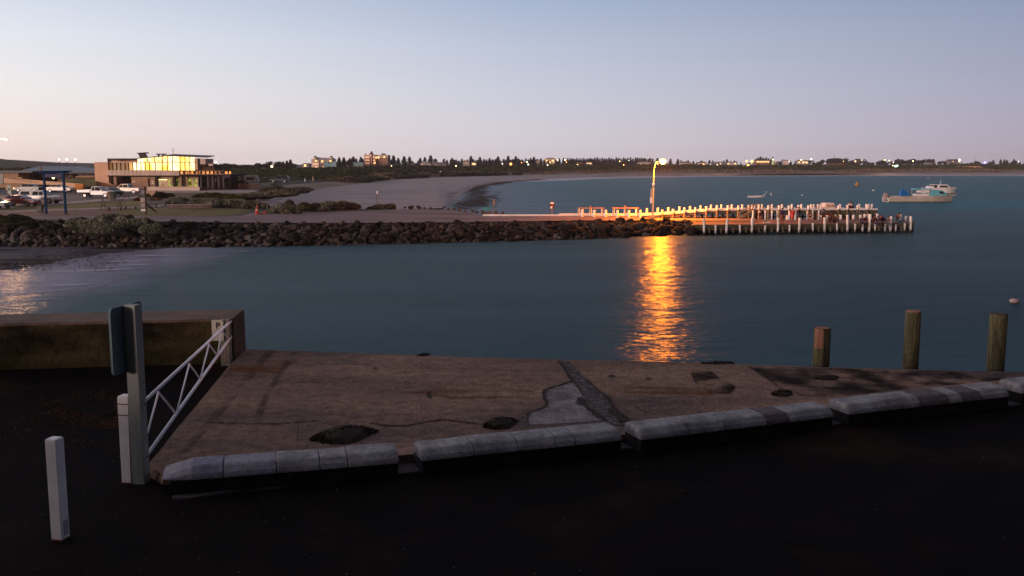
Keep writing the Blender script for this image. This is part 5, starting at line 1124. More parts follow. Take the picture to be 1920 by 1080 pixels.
# ============================================================ PARK FURNITURE
m_bluep = mat('blue_frame_paint', (0.008, 0.036, 0.105), .85, (.006, .028, .08), 3, spec=.1)
p1, p2 = G(87, 400.5), G(123.5, 400.8); h = PD(123, 324, p2.y).z - p2.z
t = thing('blue_gateway', 'tall blue steel frame standing over the entrance paving', 'frame', p1)
for q in (p1, p2): MB().box(q.x - p1.x - .11, q.x - p1.x + .11, q.y - p1.y - .11, q.y - p1.y + .11, 0, h).build('post', m_bluep, t)
MB().box(-.6, p2.x - p1.x + .5, -.15, .15, h - .05, h + .15).build('crossbeam', m_bluep, t); MB().box(-.1, p2.x - p1.x + .1, -.5, 1.8, h + .1, h + .22).build('roof_panel', m_bluep, t); MB().box(.15, p2.x - p1.x - .2, -.1, .1, h - .55, h - .15).build('header_panel', mat('purple_blue', (.04, .04, .12), .6), t)
def sign_pole(label, px, py, ptop, w, hpan, m, name='sign', two=False):
    p = G(px, py); h = PD(px, ptop, p.y).z - p.z; t = thing(name, label, 'sign', p)
    for dx in ((-.12, .12) if two else (0,)): MB().tube((dx, 0, 0), (dx, 0, h - .05), .035, n=8).build('pole', m_pilew, t)
    MB().box(-w / 2, w / 2, -.07, -.04, h - hpan, h).build('panel', m, t, bevel=.02); MB().box(-w / 2 + .06, w / 2 - .06, -.078, -.07, h - hpan * .55, h - hpan * .40).build('stripe', m_black, t); return t
sign_pole('pale rectangular parking sign on a thin pole near the left edge', 21, 401, 347, .42, 1.0, mat('pale_sign', (.42, .50, .44), .6), 'sign')
sign_pole('small white sign on twin thin poles where the apron meets the beach', 708, 389, 358, .22, .42, m_white, 'sign', True)
def bin_(label, px, py, hh, m):
    p = G(px, py); t = thing('litter_bin', label, 'bin', p); MB().loft([[(-.26, -.26, 0), (.26, -.26, 0), (.26, .26, 0), (-.26, .26, 0)], [(-.32, -.32, hh), (.32, -.32, hh), (.32, .32, hh), (-.32, .32, hh)]]).build('body', m, t, bevel=.03)
    MB().box(-.36, .36, -.36, .36, hh, hh + .08).build('lid', m_dark, t); MB().box(-.34, .34, -.34, -.30, hh * .82, hh * .86).build('handle', m_dark, t); return t
bin_('small cylindrical bin left of the blue frame', 76, 396.5, .75, mat('grey_bin', (.12, .12, .11), .8))
t = bin_('green and tan wheelie bin beside the white flat-tray utility', 212, 374.5, 1.1, mat('green_bin', (.05, .075, .045), .7)); MB().box(-.75, -.28, -.2, .3, 0, 1.15).build('enclosure', mat('tan_bin', (.22, .15, .10), .9), t)
def picnic(label, px, py, w, h=.78, table=True, name='picnic_table'):
    p = G(px, py); t = thing(name, label, 'table' if table else 'bench', p); m = mat('weathered_table', (.13, .11, .11), .8, (.09, .075, .075), 2)
    if table:
        MB().box(-w / 2, w / 2, -.4, .4, h - .07, h).build('table_top', m, t)
        for s in (-1, 1): MB().box(-w / 2, w / 2, s * .8 - .15, s * .8 + .15, h * .58, h * .64).build('seat', m, t)
        for x in (-.35 * w, .35 * w): MB().beam((x, -.8, h * .3), (x, .8, h * .3), .08, .08).beam((x, -.6, 0), (x, -.2, h - .06), .08, .08).beam((x, .6, 0), (x, .2, h - .06), .08, .08).build('leg', m, t)
    else:
        MB().box(-w / 2, w / 2, -.2, .2, .40, .47).build('seat', m, t)
        for x in (-.35 * w, .35 * w): MB().box(x - .05, x + .05, -.17, .17, 0, .40).build('leg', m, t)
    return t
picnic('large picnic table on the lawn near the footpath', 209, 391.5, 2.9, 1.25)
picnic('low bench at the front of the lawn before the picnic table', 215, 395, 2.0, table=False, name='bench')
picnic('low bench right of the large picnic table', 245, 392.5, 1.7, table=False, name='bench')
picnic('bench half hidden behind the board on the lawn', 283, 387.5, 1.9, table=False, name='bench')
picnic('picnic table by the car park edge near the club', 250, 371.5, 2.7, .9)
p = G(270.5, 399.5); t = thing('notice_board', 'grey and white upright information board on the lawn', 'board', p); h = PD(270, 370.5, p.y).z - p.z
MB().box(-.36, .28, -.06, .06, .25, h).build('board', mat('grey_board', (.20, .18, .19), .7, (.12, .11, .12), 3), t); MB().box(-.34, .26, -.075, -.06, h - .5, h - .06).build('panel', m_foot, t); MB().box(-.34, .26, -.075, -.06, .25, .42).build('panel', m_white, t); MB().box(-.3, .2, -.077, -.06, h * .42, h * .60).build('panel', mat('board_pale', (.35, .28, .26), .7), t)
p = G(274.5, 402.5); h = PD(274, 351, p.y).z - p.z; t = thing('dark_post', 'tall dark post with two diagonal stays beside the board', 'post', p)
MB().box(-.07, .07, -.07, .07, 0, h).build('post', m_mull, t); q = G(296, 398.5) - p; MB().beam((0, .1, 1.35), (q.x, q.y, 0), .08, .08).build('stay', m_mull, t); MB().beam((0, .1, 1.1), (q.x * .72, q.y + .2, 0), .08, .08).build('stay', m_mull, t); MB().box(-.09, .09, -.09, .09, h, h + .06).build('cap', m_mull, t)
p = G(283, 369); t = thing('cream_box', 'cream service box beside the forecourt shrub', 'box', p); MB().box(-.6, .9, -.3, .3, 0, .95).build('body', mat('cream_box_paint', (.42, .27, .20), .8), t, bevel=.03); MB().box(-.65, .95, -.35, .35, .95, 1.02).build('lid', mat('cream_box_lid', (.5, .36, .3), .8), t)
a, b = G(312, 391), G(397, 391.5); t = thing('timber_border', 'long low timber border between lawn and hedge', 'retaining wall', a); MB().beam((0, 0, .22), (b.x - a.x, b.y - a.y, .22), .3, .46).build('sleeper', m_rail if False else mat('pinkish_sleeper', (.16, .12, .115), .9, (.11, .08, .08), 1), t); MB().beam((0, 0, .47), (b.x - a.x, b.y - a.y, .47), .36, .05).build('cap', m_foot, t)
p = G(482, 401.5); m_or = mat('orange_plastic', (.42, .045, .03), .6)
t = thing('traffic_cone', 'red-orange traffic cone on the path by the saltbush', 'cone', p); MB().tube((0, 0, .05), (0, 0, 1.05), .24, .05, 14).build('cone', m_or, t); MB().box(-.36, .36, -.36, .36, 0, .06).build('base', m_or, t); MB().tube((0, 0, .45), (0, 0, .62), .175, .14, 14).build('band', mat('cone_band', (.5, .42, .36), .6), t)
p = G(490, 401.2); t = thing('orange_barrier', 'low red-orange barrier foot lying beside the traffic cone', 'barrier', p); MB().prism_y([(-.45, 0), (.62, 0), (.62, .22), (.2, .2), (0, .10), (-.45, .14)], -.2, .2).build('foot', m_or, t); MB().box(.35, .6, -.22, .22, .1, .3).build('block', m_or, t)
a, b = G(484, 394), G(529, 392); t = thing('handrail', 'thin dark handrail between the hedge and the saltbush clump', 'rail', a); h = PD(484, 376.5, a.y).z - a.z
MB().tube((0, 0, h), (b.x - a.x, b.y - a.y, h), .035).build('rail', m_mull, t)
for x in (0, 1): MB().tube(((b.x - a.x) * x * .57, 0, 0), ((b.x - a.x) * x * .57, 0, h), .045).build('post', m_pilew, t)
for px, py in ((572, 341), (587, 337.5)):
    p = PD(px, py, 290); t = thing('white_bollard', 'white marker post at the dune track, ' + ('the lower one' if px < 580 else 'tan one beside it'), 'post', p); MB().tube((0, 0, -.4), (0, 0, 1.0), .16, .14, 8).build('post', m_white if px < 580 else m_club, t); MB().ball((0, 0, 1.0), .14, 8, 5, .5).build('cap', m_white if px < 580 else m_club, t)
p = PD(826, 325.5, 520); t = thing('white_bollard', 'small pale marker on the far dune front', 'post', p); MB().box(-.45, .45, -.2, .2, -.5, 1.2).build('post', m_white, t); MB().box(-.5, .5, -.25, .25, 1.2, 1.3).build('cap', m_white, t)

# ============================================================ PEOPLE
m_skin = mat('skin', (.34, .17, .12), .7)
def skinned(name, chains, m, parent, sub=1):
    """chains: list of (points, radii); joined where points coincide; one skinned surface"""
    V = []; E = []; RD = []; ix = {}
    for pts, rs in chains:
        prev = None
        for p, r in zip(pts, rs):
            k = tuple(round(c, 3) for c in p)
            if k not in ix: ix[k] = len(V); V.append(p); RD.append(r)
            if prev is not None: E.append((prev, ix[k]))
            prev = ix[k]
    me = bpy.data.meshes.new(name); me.from_pydata(V, E, []); o = bpy.data.objects.new(name, me); COL.objects.link(o)
    md = o.modifiers.new('s', 'SKIN')
    for i, r in enumerate(RD): me.skin_vertices[0].data[i].radius = (r, r)
    me.skin_vertices[0].data[0].use_root = True
    o.modifiers.new('u', 'SUBSURF').render_levels = sub
    me.materials.append(m); md.use_smooth_shade = True
    o.parent = parent; return o
def cm(n, c): return mat('cloth_' + n, c, .95, tuple(x * .7 for x in c), 6)
def person(label, loc, rz, pose, top, bottom, hair=None, hat=None, hgt=1.7, grp=None, skirt=False):
    t = thing('person', label, 'person', loc, rz, grp); t.scale = (hgt / 1.7,) * 3
    P_ = {  # pelvis, chest, neck, head, hands, knees, feet  (x forward)
     'stand': dict(pel=(0, 0, .92), che=(.0, 0, 1.25), nec=(.01, 0, 1.45), hea=(.03, 0, 1.60), sh=.19, el=[(.02, .25, 1.14), (.02, -.25, 1.14)], ha=[(.12, .24, .88), (.14, -.22, .92)], kn=[(.03, .10, .50), (.0, -.10, .50)], an=[(-.02, .11, .08), (-.03, -.11, .08)]),
     'fish': dict(pel=(0, 0, .92), che=(.03, 0, 1.24), nec=(.06, 0, 1.43), hea=(.12, 0, 1.57), sh=.19, el=[(.10, .25, 1.12), (.12, -.25, 1.12)], ha=[(.34, .08, 1.14), (.36, -.08, 1.10)], kn=[(.05, .11, .50), (.0, -.12, .50)], an=[(-.01, .13, .08), (-.06, -.14, .08)]),
     'bend': dict(pel=(-.08, 0, .88), che=(.22, 0, 1.08), nec=(.40, 0, 1.16), hea=(.55, 0, 1.18), sh=.18, el=[(.36, .22, .84), (.38, -.22, .86)], ha=[(.46, .12, .62), (.50, -.10, .64)], kn=[(.02, .12, .48), (.04, -.12, .48)], an=[(-.06, .13, .08), (-.06, -.14, .08)]),
     'sit': dict(pel=(0, 0, .14), che=(.05, 0, .47), nec=(.10, 0, .66), hea=(.16, 0, .80), sh=.19, el=[(.22, .26, .38), (.22, -.26, .38)], ha=[(.42, .12, .40), (.42, -.10, .38)], kn=[(.42, .16, .46), (.42, -.16, .46)], an=[(.62, .13, .08), (.62, -.15, .08)]),
     'ledge': dict(pel=(0, 0, .12), che=(.03, 0, .46), nec=(.06, 0, .65), hea=(.10, 0, .80), sh=.19, el=[(.14, .26, .34), (.14, -.26, .34)], ha=[(.38, .12, .28), (.38, -.10, .28)], kn=[(.46, .12, .10), (.46, -.12, .10)], an=[(.48, .12, -.36), (.44, -.12, -.36)]),
     'crouch': dict(pel=(-.12, 0, .30), che=(.14, 0, .58), nec=(.28, 0, .70), hea=(.38, 0, .80), sh=.19, el=[(.32, .24, .42), (.32, -.24, .42)], ha=[(.50, .10, .26), (.52, -.08, .26)], kn=[(.26, .16, .46), (.26, -.16, .46)], an=[(.06, .14, .08), (.06, -.14, .08)])}[pose]
    pel, che, nec, hea = P_['pel'], P_['che'], P_['nec'], P_['hea']; mid = tuple((a + b) / 2 for a, b in zip(pel, che))
    V3 = Vector; sh = [tuple(V3(che) * .3 + V3(nec) * .7 + V3((0, s * P_['sh'], -.02))) for s in (1, -1)]; hip = [tuple(V3(pel) + V3((0, s * .10, -.02))) for s in (1, -1)]
    ch = [([pel, mid, che, nec], [.13, .13, .14, .055]), ([nec, tuple(V3(nec).lerp(V3(hea), .45)), hea, tuple(V3(hea) + V3((0, 0, .09)))], [.055, .06, .095, .06])]
    for i in range(2):
        s = (1, -1)[i]; ch.append(([nec, sh[i], P_['el'][i], P_['ha'][i]], [.055, .06, .043, .030]))
        h = V3(P_['ha'][i]); d = (h - V3(P_['el'][i])).normalized(); pm = h + d * .07; ch.append(([P_['ha'][i], tuple(pm)], [.030, .036]))
        side = d.cross(V3((0, s, 0))); 
        for j in range(4): ch.append(([tuple(pm), tuple(pm + d * (.045 - .004 * abs(j - 1.5)) + V3((0, (j - 1.5) * .017, 0))), tuple(pm + d * (.075 - .006 * abs(j - 1.5)) + V3((0, (j - 1.5) * .017, -.02)))], [.036, .009, .008]))
        ch.append(([P_['ha'][i], tuple(h + d * .05 + V3((0, -s * .04, 0))), tuple(h + d * .085 + V3((0, -s * .045, 0)))], [.030, .010, .008]))
        a = V3(P_['an'][i]); ch.append(([pel, hip[i], P_['kn'][i], P_['an'][i]], [.13, .085, .058, .042])); ch.append(([P_['an'][i], tuple(a + V3((.10, 0, -.045))), tuple(a + V3((.18, 0, -.055)))], [.042, .038, .03]))
    skinned('body', ch, m_skin, t)
    f = V3(hea); nz = MB(); nz.loft([[tuple(f + V3((.075, -.012, .0))), tuple(f + V3((.075, .012, .0))), tuple(f + V3((.08, 0, .04)))], [tuple(f + V3((.105, -.006, .0))), tuple(f + V3((.105, .006, .0))), tuple(f + V3((.10, 0, .01)))]]); nz.build('nose', m_skin, t)
    for s in (-1, 1): MB().ball(tuple(f + V3((.078, s * .03, .035))), .012, 6, 4).build('eye', m_black, t); MB().ball(tuple(f + V3((.0, s * .085, .01))), .022, 6, 4).build('ear', m_skin, t)
    MB().box(f.x + .07, f.x + .085, -.022, .022, f.z - .045, f.z - .038).build('mouth', cm('lip', (.2, .06, .05)), t)
    jk = [([tuple(V3(pel) + V3((0, 0, .02))), mid, che, tuple(V3(che) * .4 + V3(nec) * .6)], [.155, .155, .165, .10])]
    for i in range(2): jk.append(([tuple(V3(che) * .4 + V3(nec) * .6), sh[i], P_['el'][i], tuple(V3(P_['el'][i]).lerp(V3(P_['ha'][i]), .85))], [.10, .078, .060, .046]))
    skinned('jacket', jk, top, t)
    if skirt: MB().tube(tuple(V3(pel) + V3((0, 0, .05))), tuple(V3(pel) + V3((0, 0, -.42))), .16, .24, 14).build('skirt', top, t)
    else:
        tr = []
        for i in range(2): tr.append(([pel, hip[i], P_['kn'][i], tuple(V3(P_['kn'][i]).lerp(V3(P_['an'][i]), .92))], [.15, .102, .074, .058]))
        skinned('trousers', tr, bottom, t)
    for i in range(2):
        a = V3(P_['an'][i]); skinned('shoe', [([tuple(a + V3((-.03, 0, -.03))), tuple(a + V3((.08, 0, -.045))), tuple(a + V3((.19, 0, -.05)))], [.05, .045, .035])], m_black, t)
    hm = hair or cm('dark_hair', (.02, .013, .01)); hb = MB(); hb.ball(tuple(f + V3((-.015, 0, .035))), .107, 10, 8, 1.0); hb.v = [(x if x < f.x + .055 else f.x + .055, y, max(z, f.z - .03 if x > f.x - .02 else f.z - .09)) for x, y, z in hb.v]; hb.build('hair', hm, t, smooth=True)
    if hat: MB().tube(tuple(f + V3((-.005, 0, .06))), tuple(f + V3((-.01, 0, .165))), .118, .09, 12).tube(tuple(f + V3((.03, 0, .06))), tuple(f + V3((.03, 0, .075))), .16, .155, 12).build('hat', hat, t, smooth=True)
    return t
m_whitec = cm('white', (.65, .62, .62)); m_blk = cm('black', (.018, .018, .022)); m_navy = cm('navy', (.03, .03, .06)); m_pur = cm('purple', (.06, .03, .085)); m_mar = cm('maroon', (.10, .018, .03)); m_redc = cm('red', (.55, .04, .05)); m_org = cm('rust', (.22, .07, .035)); m_teal = cm('teal', (.02, .14, .20)); m_gre = cm('grey', (.14, .13, .15))
def onj(px, py, dz=0.0, off=0):   # a spot on the low jetty deck
    p = P(px, py, LZ); return Vector((p.x, p.y, LZ + dz))
person('person in a black top and rust trousers bending over on the jetty', onj(1425, 416), R(-90), 'bend', m_blk, m_org, hgt=1.75)
person('person in red beside a white bollard facing the walkway', onj(1486, 416), R(80), 'stand', m_redc, m_skin, hgt=1.6, skirt=True)
person('person in black standing sideways behind a white-topped pile', onj(1498, 415.5), R(175), 'fish', m_blk, m_navy, hgt=1.8)
person('person in purple standing by the jetty edge near the second stair post', onj(1466, 420), R(-60), 'stand', m_pur, m_org, hgt=1.85)
person('person in a white hat and dark coat near the raised walkway', onj(1543, 412.5), R(-90), 'stand', m_gre, m_blk, hat=m_whitec, hgt=1.6)
person('person in black sitting cross-legged, left of the seated pair', onj(1555.5, 417.5), R(-90), 'sit', m_blk, m_mar)
person('person with a white cap sitting, right of the seated pair', onj(1565, 417.5), R(-80), 'sit', m_mar, m_blk, hat=m_whitec)
person('person in purple seated by the jetty edge with legs down', onj(1615.5, 419), R(-90), 'ledge', m_pur, m_navy)
person('person in a maroon top and white cap seated beside the one in purple', onj(1622.5, 418), R(-80), 'ledge', m_mar, m_gre, hat=m_whitec)
person('person in dark maroon leaning forward on the jetty edge', onj(1637, 419.5), R(-80), 'crouch', m_mar, m_blk, hgt=1.9)
person('person in navy sitting low behind the pile with legs over the edge', onj(1645, 420), R(-90), 'ledge', m_navy, m_navy)
person('person crouched in a dark red coat right of the last tall bollard', onj(1656, 417), R(180), 'crouch', m_mar, m_blk, hgt=1.75)
person('person in a pale jacket sitting over the jetty edge below the crouched one', onj(1665, 420), R(-90), 'ledge', m_gre, m_gre)
person('person in maroon and teal seated highest at the right end of the jetty', onj(1680, 415.5), R(-70), 'crouch', m_mar, m_teal, hgt=2.0)
yW = 120.4
person('person in white sitting on the raised walkway', Vector((PX(1597.5, yW), yW, PD(1597, 391.5, yW).z)), R(-100), 'sit', m_whitec, m_mar)
person('person in black with back turned sitting on the raised walkway', Vector((PX(1602, yW), yW, PD(1602, 391.5, yW).z)), R(120), 'sit', m_blk, m_blk)
t = thing('beach_towel', 'teal and white cloth bag beside the maroon figure on the jetty', 'bag', onj(1688, 417)); MB().loft([[(-.35, -.2, 0), (.35, -.2, 0), (.35, .2, 0), (-.35, .2, 0)], [(-.3, -.15, .3), (.1, -.15, .25), (.1, .15, .25), (-.3, .15, .3)]]).build('body', m_teal, t, bevel=.05); MB().beam((-.3, 0, .3), (.1, 0, .42), .04, .04).build('handle', m_teal, t)
t.name = 'cloth_bag'
t = thing('fishing_box', 'white and dark tackle box on the jetty near the bending person', 'box', onj(1438, 418)); MB().box(-.45, .45, -.15, .15, 0, .14).build('box', m_whitec, t, bevel=.01); MB().box(-.5, -.1, -.18, .18, .14, .18).build('lid', m_blk, t)

# ============================================================ BOATS
def hull(L_, B_, H_, m, parent, bow=1.0, name='hull', z0=-.15, sheer=.25):
    rings = []
    for i in range(13):
        u = i / 12; x = -L_ / 2 + L_ * u; w = B_ / 2 * (1 if u < .55 else max(.03, 1 - ((u - .55) / .45) ** 2.2)); h = H_ * (1 + sheer * max(0, u - .3) ** 1.5 * 2); xo = bow * .9 * max(0, (u - .7) / .3) ** 2
        rings.append([(x - xo * .5, -w * .55, z0), (x, -w * .93, z0 + .3), (x + xo * .2, -w, h), (x + xo * .2, -w + .08, h), (x + xo * .2, -w + .09, h - .35) if w > .2 else (x + xo * .2, -w + .02, h - .1), (x + xo * .2, w - .09, h - .35) if w > .2 else (x + xo * .2, w - .02, h - .1), (x + xo * .2, w - .08, h), (x + xo * .2, w, h), (x, w * .93, z0 + .3), (x - xo * .5, w * .55, z0)])
    return MB().loft(rings).build(name, m, parent, smooth=False)
m_alu = mat('boat_aluminium', (.56, .49, .43), .6, (.42, .365, .32), 1.5, bump=.2, stretch=(.5, 1, 2), metal=.2); m_aqua = mat('aqua_cabin', (.12, .42, .50), .5, (.10, .36, .44), 2); m_tarp = mat('blue_tarp', (.004, .13, .42), .6, (.004, .10, .33), 3); m_bwhite = mat('boat_white', (.74, .70, .70), .4, (.66, .62, .62), 2, spec=.4)
c = P(1722, 378.5, 0); s = 12.6; k = c.y / F; LB = 129 * k
t = thing('fishing_boat', 'grey aluminium fishing boat with aqua wheelhouse and blue tarpaulin', 'boat', c, 0)
hull(LB * .955, LB * .27, 1.02 * LB / 12.5, m_alu, t, bow=1.4); u_ = LB / 129
def bx(px): return (px - 1722) * u_
def bz(py): return (378.5 - py) * u_ * 1.0
for y in (-1,): MB().box(bx(1657), bx(1663), -.5, .5, bz(377), bz(362)).build('outboard', mat('outboard_grey', (.34, .26, .25), .5), t, bevel=.1); MB().box(bx(1660), bx(1672), -1.2, 1.2, bz(376), bz(374)).build('stern_platform', m_clubdark, t)
MB().loft([[(bx(1686), -.9, bz(367)), (bx(1704), -.9, bz(367)), (bx(1704), .9, bz(367)), (bx(1686), .9, bz(367))], [(bx(1687), -.5, bz(362)), (bx(1700), -.5, bz(362.5)), (bx(1700), .5, bz(362.5)), (bx(1687), .5, bz(362))], [(bx(1690.5), -.08, bz(353.5)), (bx(1692), -.08, bz(354)), (bx(1692), .08, bz(354)), (bx(1690.5), .08, bz(353.5))]]).build('tarpaulin', m_tarp, t)
MB().tube((bx(1691), 0, bz(368)), (bx(1691), 0, bz(353)), .05).build('tarpaulin_pole', m_clubdark, t)
MB().prism_y([(bx(1739), bz(368)), (bx(1740), bz(357)), (bx(1754), bz(356)), (bx(1762), bz(357.5)), (bx(1769), bz(363)), (bx(1771), bz(366)), (bx(1760), bz(367.5))], -1.25, 1.25).build('wheelhouse', m_aqua, t, bevel=.08)
for s_1 in (-1, 1): MB().prism_y([(bx(1757), bz(363.5)), (bx(1754), bz(358.5)), (bx(1761), bz(358.5)), (bx(1766), bz(363))], s_1 * 1.262 - .01, s_1 * 1.262 + .01).build('window', m_cglass, t)
MB().box(bx(1711), bx(1741), -1.3, 1.3, bz(355.5), bz(353.5)).build('canopy', m_aqua, t, bevel=.05); MB().box(bx(1714), bx(1738), -1.0, 1.0, bz(368), bz(363.5)).build('deck_locker', m_bwhite, t, bevel=.05); MB().box(bx(1720), bx(1738), -.9, .9, bz(361), bz(357)).build('winch_cover', m_bwhite, t, bevel=.05)
for x in (1713, 1724, 1737):
    for y in (-1.15, 1.15): MB().tube((bx(x), y, bz(368)), (bx(x), y, bz(355)), .045, n=6).build('canopy_post', m_alu, t)
MB().path([(bx(1772), -.5, bz(366)), (bx(1780), -.3, bz(362)), (bx(1792), 0, bz(362.5)), (bx(1780), .3, bz(362)), (bx(1772), .5, bz(366))], .04, 6).build('bow_rail', m_alu, t); MB().box(bx(1780), bx(1791), -.3, .3, bz(366.5), bz(365)).build('bow_plank', m_alu, t)
c = P(1768, 362.3, 0); t = thing('motor_cruiser', 'white motor cruiser moored just behind the aluminium fishing boat', 'boat', c); k = c.y / F; o_x = 1764
def cx(px): return (px - o_x) * k
def cz(py): return (362.3 - py) * k
t.location.x = PX(o_x, c.y)
hull(cx(1794) - cx(1736), 3.6, cz(352.5), m_bwhite, t, bow=2.2, sheer=.12)
MB().prism_y([(cx(1756), cz(353.5)), (cx(1757), cz(347)), (cx(1776), cz(347)), (cx(1783), cz(352.5))], -1.3, 1.3).build('cabin', m_bwhite, t, bevel=.08)
for s_1 in (-1, 1): MB().prism_y([(cx(1760.5), cz(351.5)), (cx(1761), cz(348)), (cx(1774), cz(348)), (cx(1778), cz(351.5))], s_1 * 1.31 - .01, s_1 * 1.31 + .01).build('window', m_cglass, t)
MB().box(cx(1749), cx(1775), -1.35, 1.35, cz(347), cz(346)).build('hardtop', m_bwhite, t, bevel=.04); MB().box(cx(1751), cx(1757), -1.1, 1.1, cz(352), cz(347.2)).build('aft_window', m_cglass, t); MB().box(cx(1742), cx(1751), -1.2, 1.2, cz(353), cz(349)).build('cockpit_seat', m_bwhite, t, bevel=.05)
MB().tube((cx(1766), 0, cz(346)), (cx(1766), 0, cz(336.5)), .04, .02, 6).tube((cx(1765), 0, cz(346)), (cx(1764.5), 0, cz(341)), .03, .02, 6).build('aerial', m_bwhite, t); MB().path([(cx(1778), -.9, cz(352)), (cx(1786), -.5, cz(350.2)), (cx(1793), 0, cz(350.5))], .03, 6).build('bow_rail', m_alu, t)
c = P(1418, 370.5, 0); t = thing('dinghy', 'small white dinghy moored in the bay beyond the jetty', 'boat', c); k = c.y / F
hull(31 * k, 1.5, .42, m_bwhite, t, bow=.4, z0=-.1); MB().box(-.3, .1, -.6, .6, .25, .30).build('thwart', m_bwhite, t)
c = P(1550, 389.5, 0); c = PD(1552, 394, 128); t = thing('cabin_boat', 'cream cabin boat with orange trim tied up behind the raised walkway', 'boat', (c.x, 128, 0), 0); k = 128 / F
hull(68 * k, 2.4, PD(1552, 387.5, 128).z * .86, mat('orange_hull', (.40, .17, .09), .6), t, bow=1.2, sheer=.05); zt_, zm = PD(1552, 380, 128).z, PD(1552, 391, 128).z
MB().loft([[(-10 * k, -1, zm), (10 * k, -1, zm), (10 * k, 1, zm), (-10 * k, 1, zm)], [(-9.5 * k, -.95, zt_ - .15), (8.5 * k, -.95, zt_ - .15), (8.5 * k, .95, zt_ - .15), (-9.5 * k, .95, zt_ - .15)], [(-7 * k, -.8, zt_), (6.5 * k, -.8, zt_), (6.5 * k, .8, zt_), (-7 * k, .8, zt_)]]).build('cabin', mat('cream_cabin', (.68, .58, .52), .5), t, bevel=.04)
for x in (-7, 2): MB().box(x * k, (x + 5) * k, -1.02, -.99, zm + (zt_ - zm) * .45, zt_ - .25).build('window', m_clubwall, t)
MB().box(-30 * k, -11 * k, -1.0, 1.0, zm - .1, zm + .12).build('side_deck', m_bwhite, t)
# buoys
def buoy(label, px, py, pt, kind, m, r):
    c = P(px, py, 0); t = thing('buoy', label, 'buoy', c); h = PD(px, pt, c.y).z
    if kind == 'cone': MB().loft([[(r * math.cos(i * .628) * q, r * math.sin(i * .628) * q, z) for i in range(10)] for q, z in ((.7, -.2), (1, .15), (1, h * .35), (.35, h * .7), (.12, h))]).build('body', m, t); MB().tube((0, 0, h * .9), (0, 0, h * 1.35), .05, n=6).build('topmark', m_clubdark, t)
    else: MB().ball((0, 0, h * .4), r, 12, 8, h / r * .55).build('float', m, t, smooth=True); MB().tube((0, 0, h * .8), (0, 0, h * 1.15), r * .15, n=6).build('ring', m_clubdark, t)
buoy('yellow-brown conical navigation buoy in the bay', 1607, 348.5, 339.5, 'cone', mat('buoy_yellow', (.42, .22, .06), .6), .85)
buoy('small white float between the conical buoy and the fishing boat', 1637.5, 357.8, 355.6, 'ball', m_bwhite, .38)
buoy('pinkish white mooring float near the right edge in the harbour', 1902, 568, 559, 'ball', mat('pink_float', (.5, .36, .33), .6), .28)
buoy('tiny pink float far out left of the cruiser', 1741, 334.5, 333, 'ball', mat('pink_float', (.5, .36, .33), .6), .9)
for px, py in ((1437, 361), (1445, 364), (1446, 366.5), (1434, 365.5), (1504, 367)):
    c = P(px, py, 0); t = thing('seagull', 'small white gull resting on the bay near the dinghy', 'bird', c, random.random() * 6, 'gulls near the dinghy')
    MB().ball((0, 0, .12), .22, 8, 6, .6).build('body', m_bwhite, t, smooth=True); MB().ball((.2, 0, .28), .08, 6, 5).build('head', m_bwhite, t); MB().loft([[(.26, -.02, .27), (.26, .02, .27), (.26, 0, .30)], [(.36, -.004, .26), (.36, .004, .26), (.36, 0, .265)]]).build('beak', mat('beak', (.3, .1, .03), .6), t)
# ============================================================ TOWN ACROSS THE BAY
def base_z(px, Y):   # ground level under the far town
    return CAMZ - lerp_tab([(480, 9.5), (560, 9), (700, 7.5), (850, 6), (1100, 3.5), (1300, 4.2), (1920, 4.6)], px) / F * min(Y, lerp_tab(tDY, px) * 1.08) - .6
def tpos(px, Y): return Vector((PX(px, Y), Y, base_z(px, Y)))
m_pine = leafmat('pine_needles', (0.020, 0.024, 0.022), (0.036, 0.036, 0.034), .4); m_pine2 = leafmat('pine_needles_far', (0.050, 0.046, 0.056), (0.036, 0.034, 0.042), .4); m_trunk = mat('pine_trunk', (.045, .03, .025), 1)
def pine_meshes(seed, m):
    rr = np.random.default_rng(seed); C = []; S = []; H = 10.0; nt_ = 11
    for i in range(nt_):
        z = 1.6 + i * (H - 1.9) / nt_; r = (3.1 if seed % 2 else 2.6) * (1 - (i / nt_) ** 1.3) + .25
        nb = 7
        for b in range(nb):
            if rr.random() < .12: continue
            a = b / nb * 6.283 + rr.random() * .8; rl = r * (.75 + .4 * rr.random())
            for q in np.linspace(.15, 1, 7): 
                for _ in range(2): C.append((math.cos(a) * rl * q + rr.normal() * .12, math.sin(a) * rl * q + rr.normal() * .12, z + .35 * q ** 2 + rr.normal() * .12)); S.append(.62 * (1.15 - .4 * q))
    V, Fq = leaves_arr(np.array(C), np.array(S))
    me = bpy.data.meshes.new('crown'); me.from_pydata([tuple(v) for v in V], [], [tuple(f) for f in Fq]); me.materials.append(m); return me
def round_meshes(seed, m):
    rr = np.random.default_rng(seed); C = []
    for _ in range(6):
        c = (rr.normal() * 1.3, rr.normal() * 1.3, 4.5 + rr.random() * 3); d = rr.normal(size=(150, 3)); d /= np.linalg.norm(d, axis=1)[:, None]; C.append(np.array(c) + d * (1.6 + .5 * rr.random()) * (.7 + .3 * rr.random((150, 1))))
    V, Fq = leaves_arr(np.concatenate(C), .42); me = bpy.data.meshes.new('crown'); me.from_pydata([tuple(v) for v in V], [], [tuple(f) for f in Fq]); me.materials.append(m); return me
CR = {'pine': [pine_meshes(i, m_pine) for i in range(6)], 'far': [pine_meshes(i + 20, m_pine2) for i in range(4)], 'round': [round_meshes(i, leafmat('round_leaf', (0.034, 0.034, 0.026), (0.05, 0.045, 0.036), .3)) for i in range(4)]}
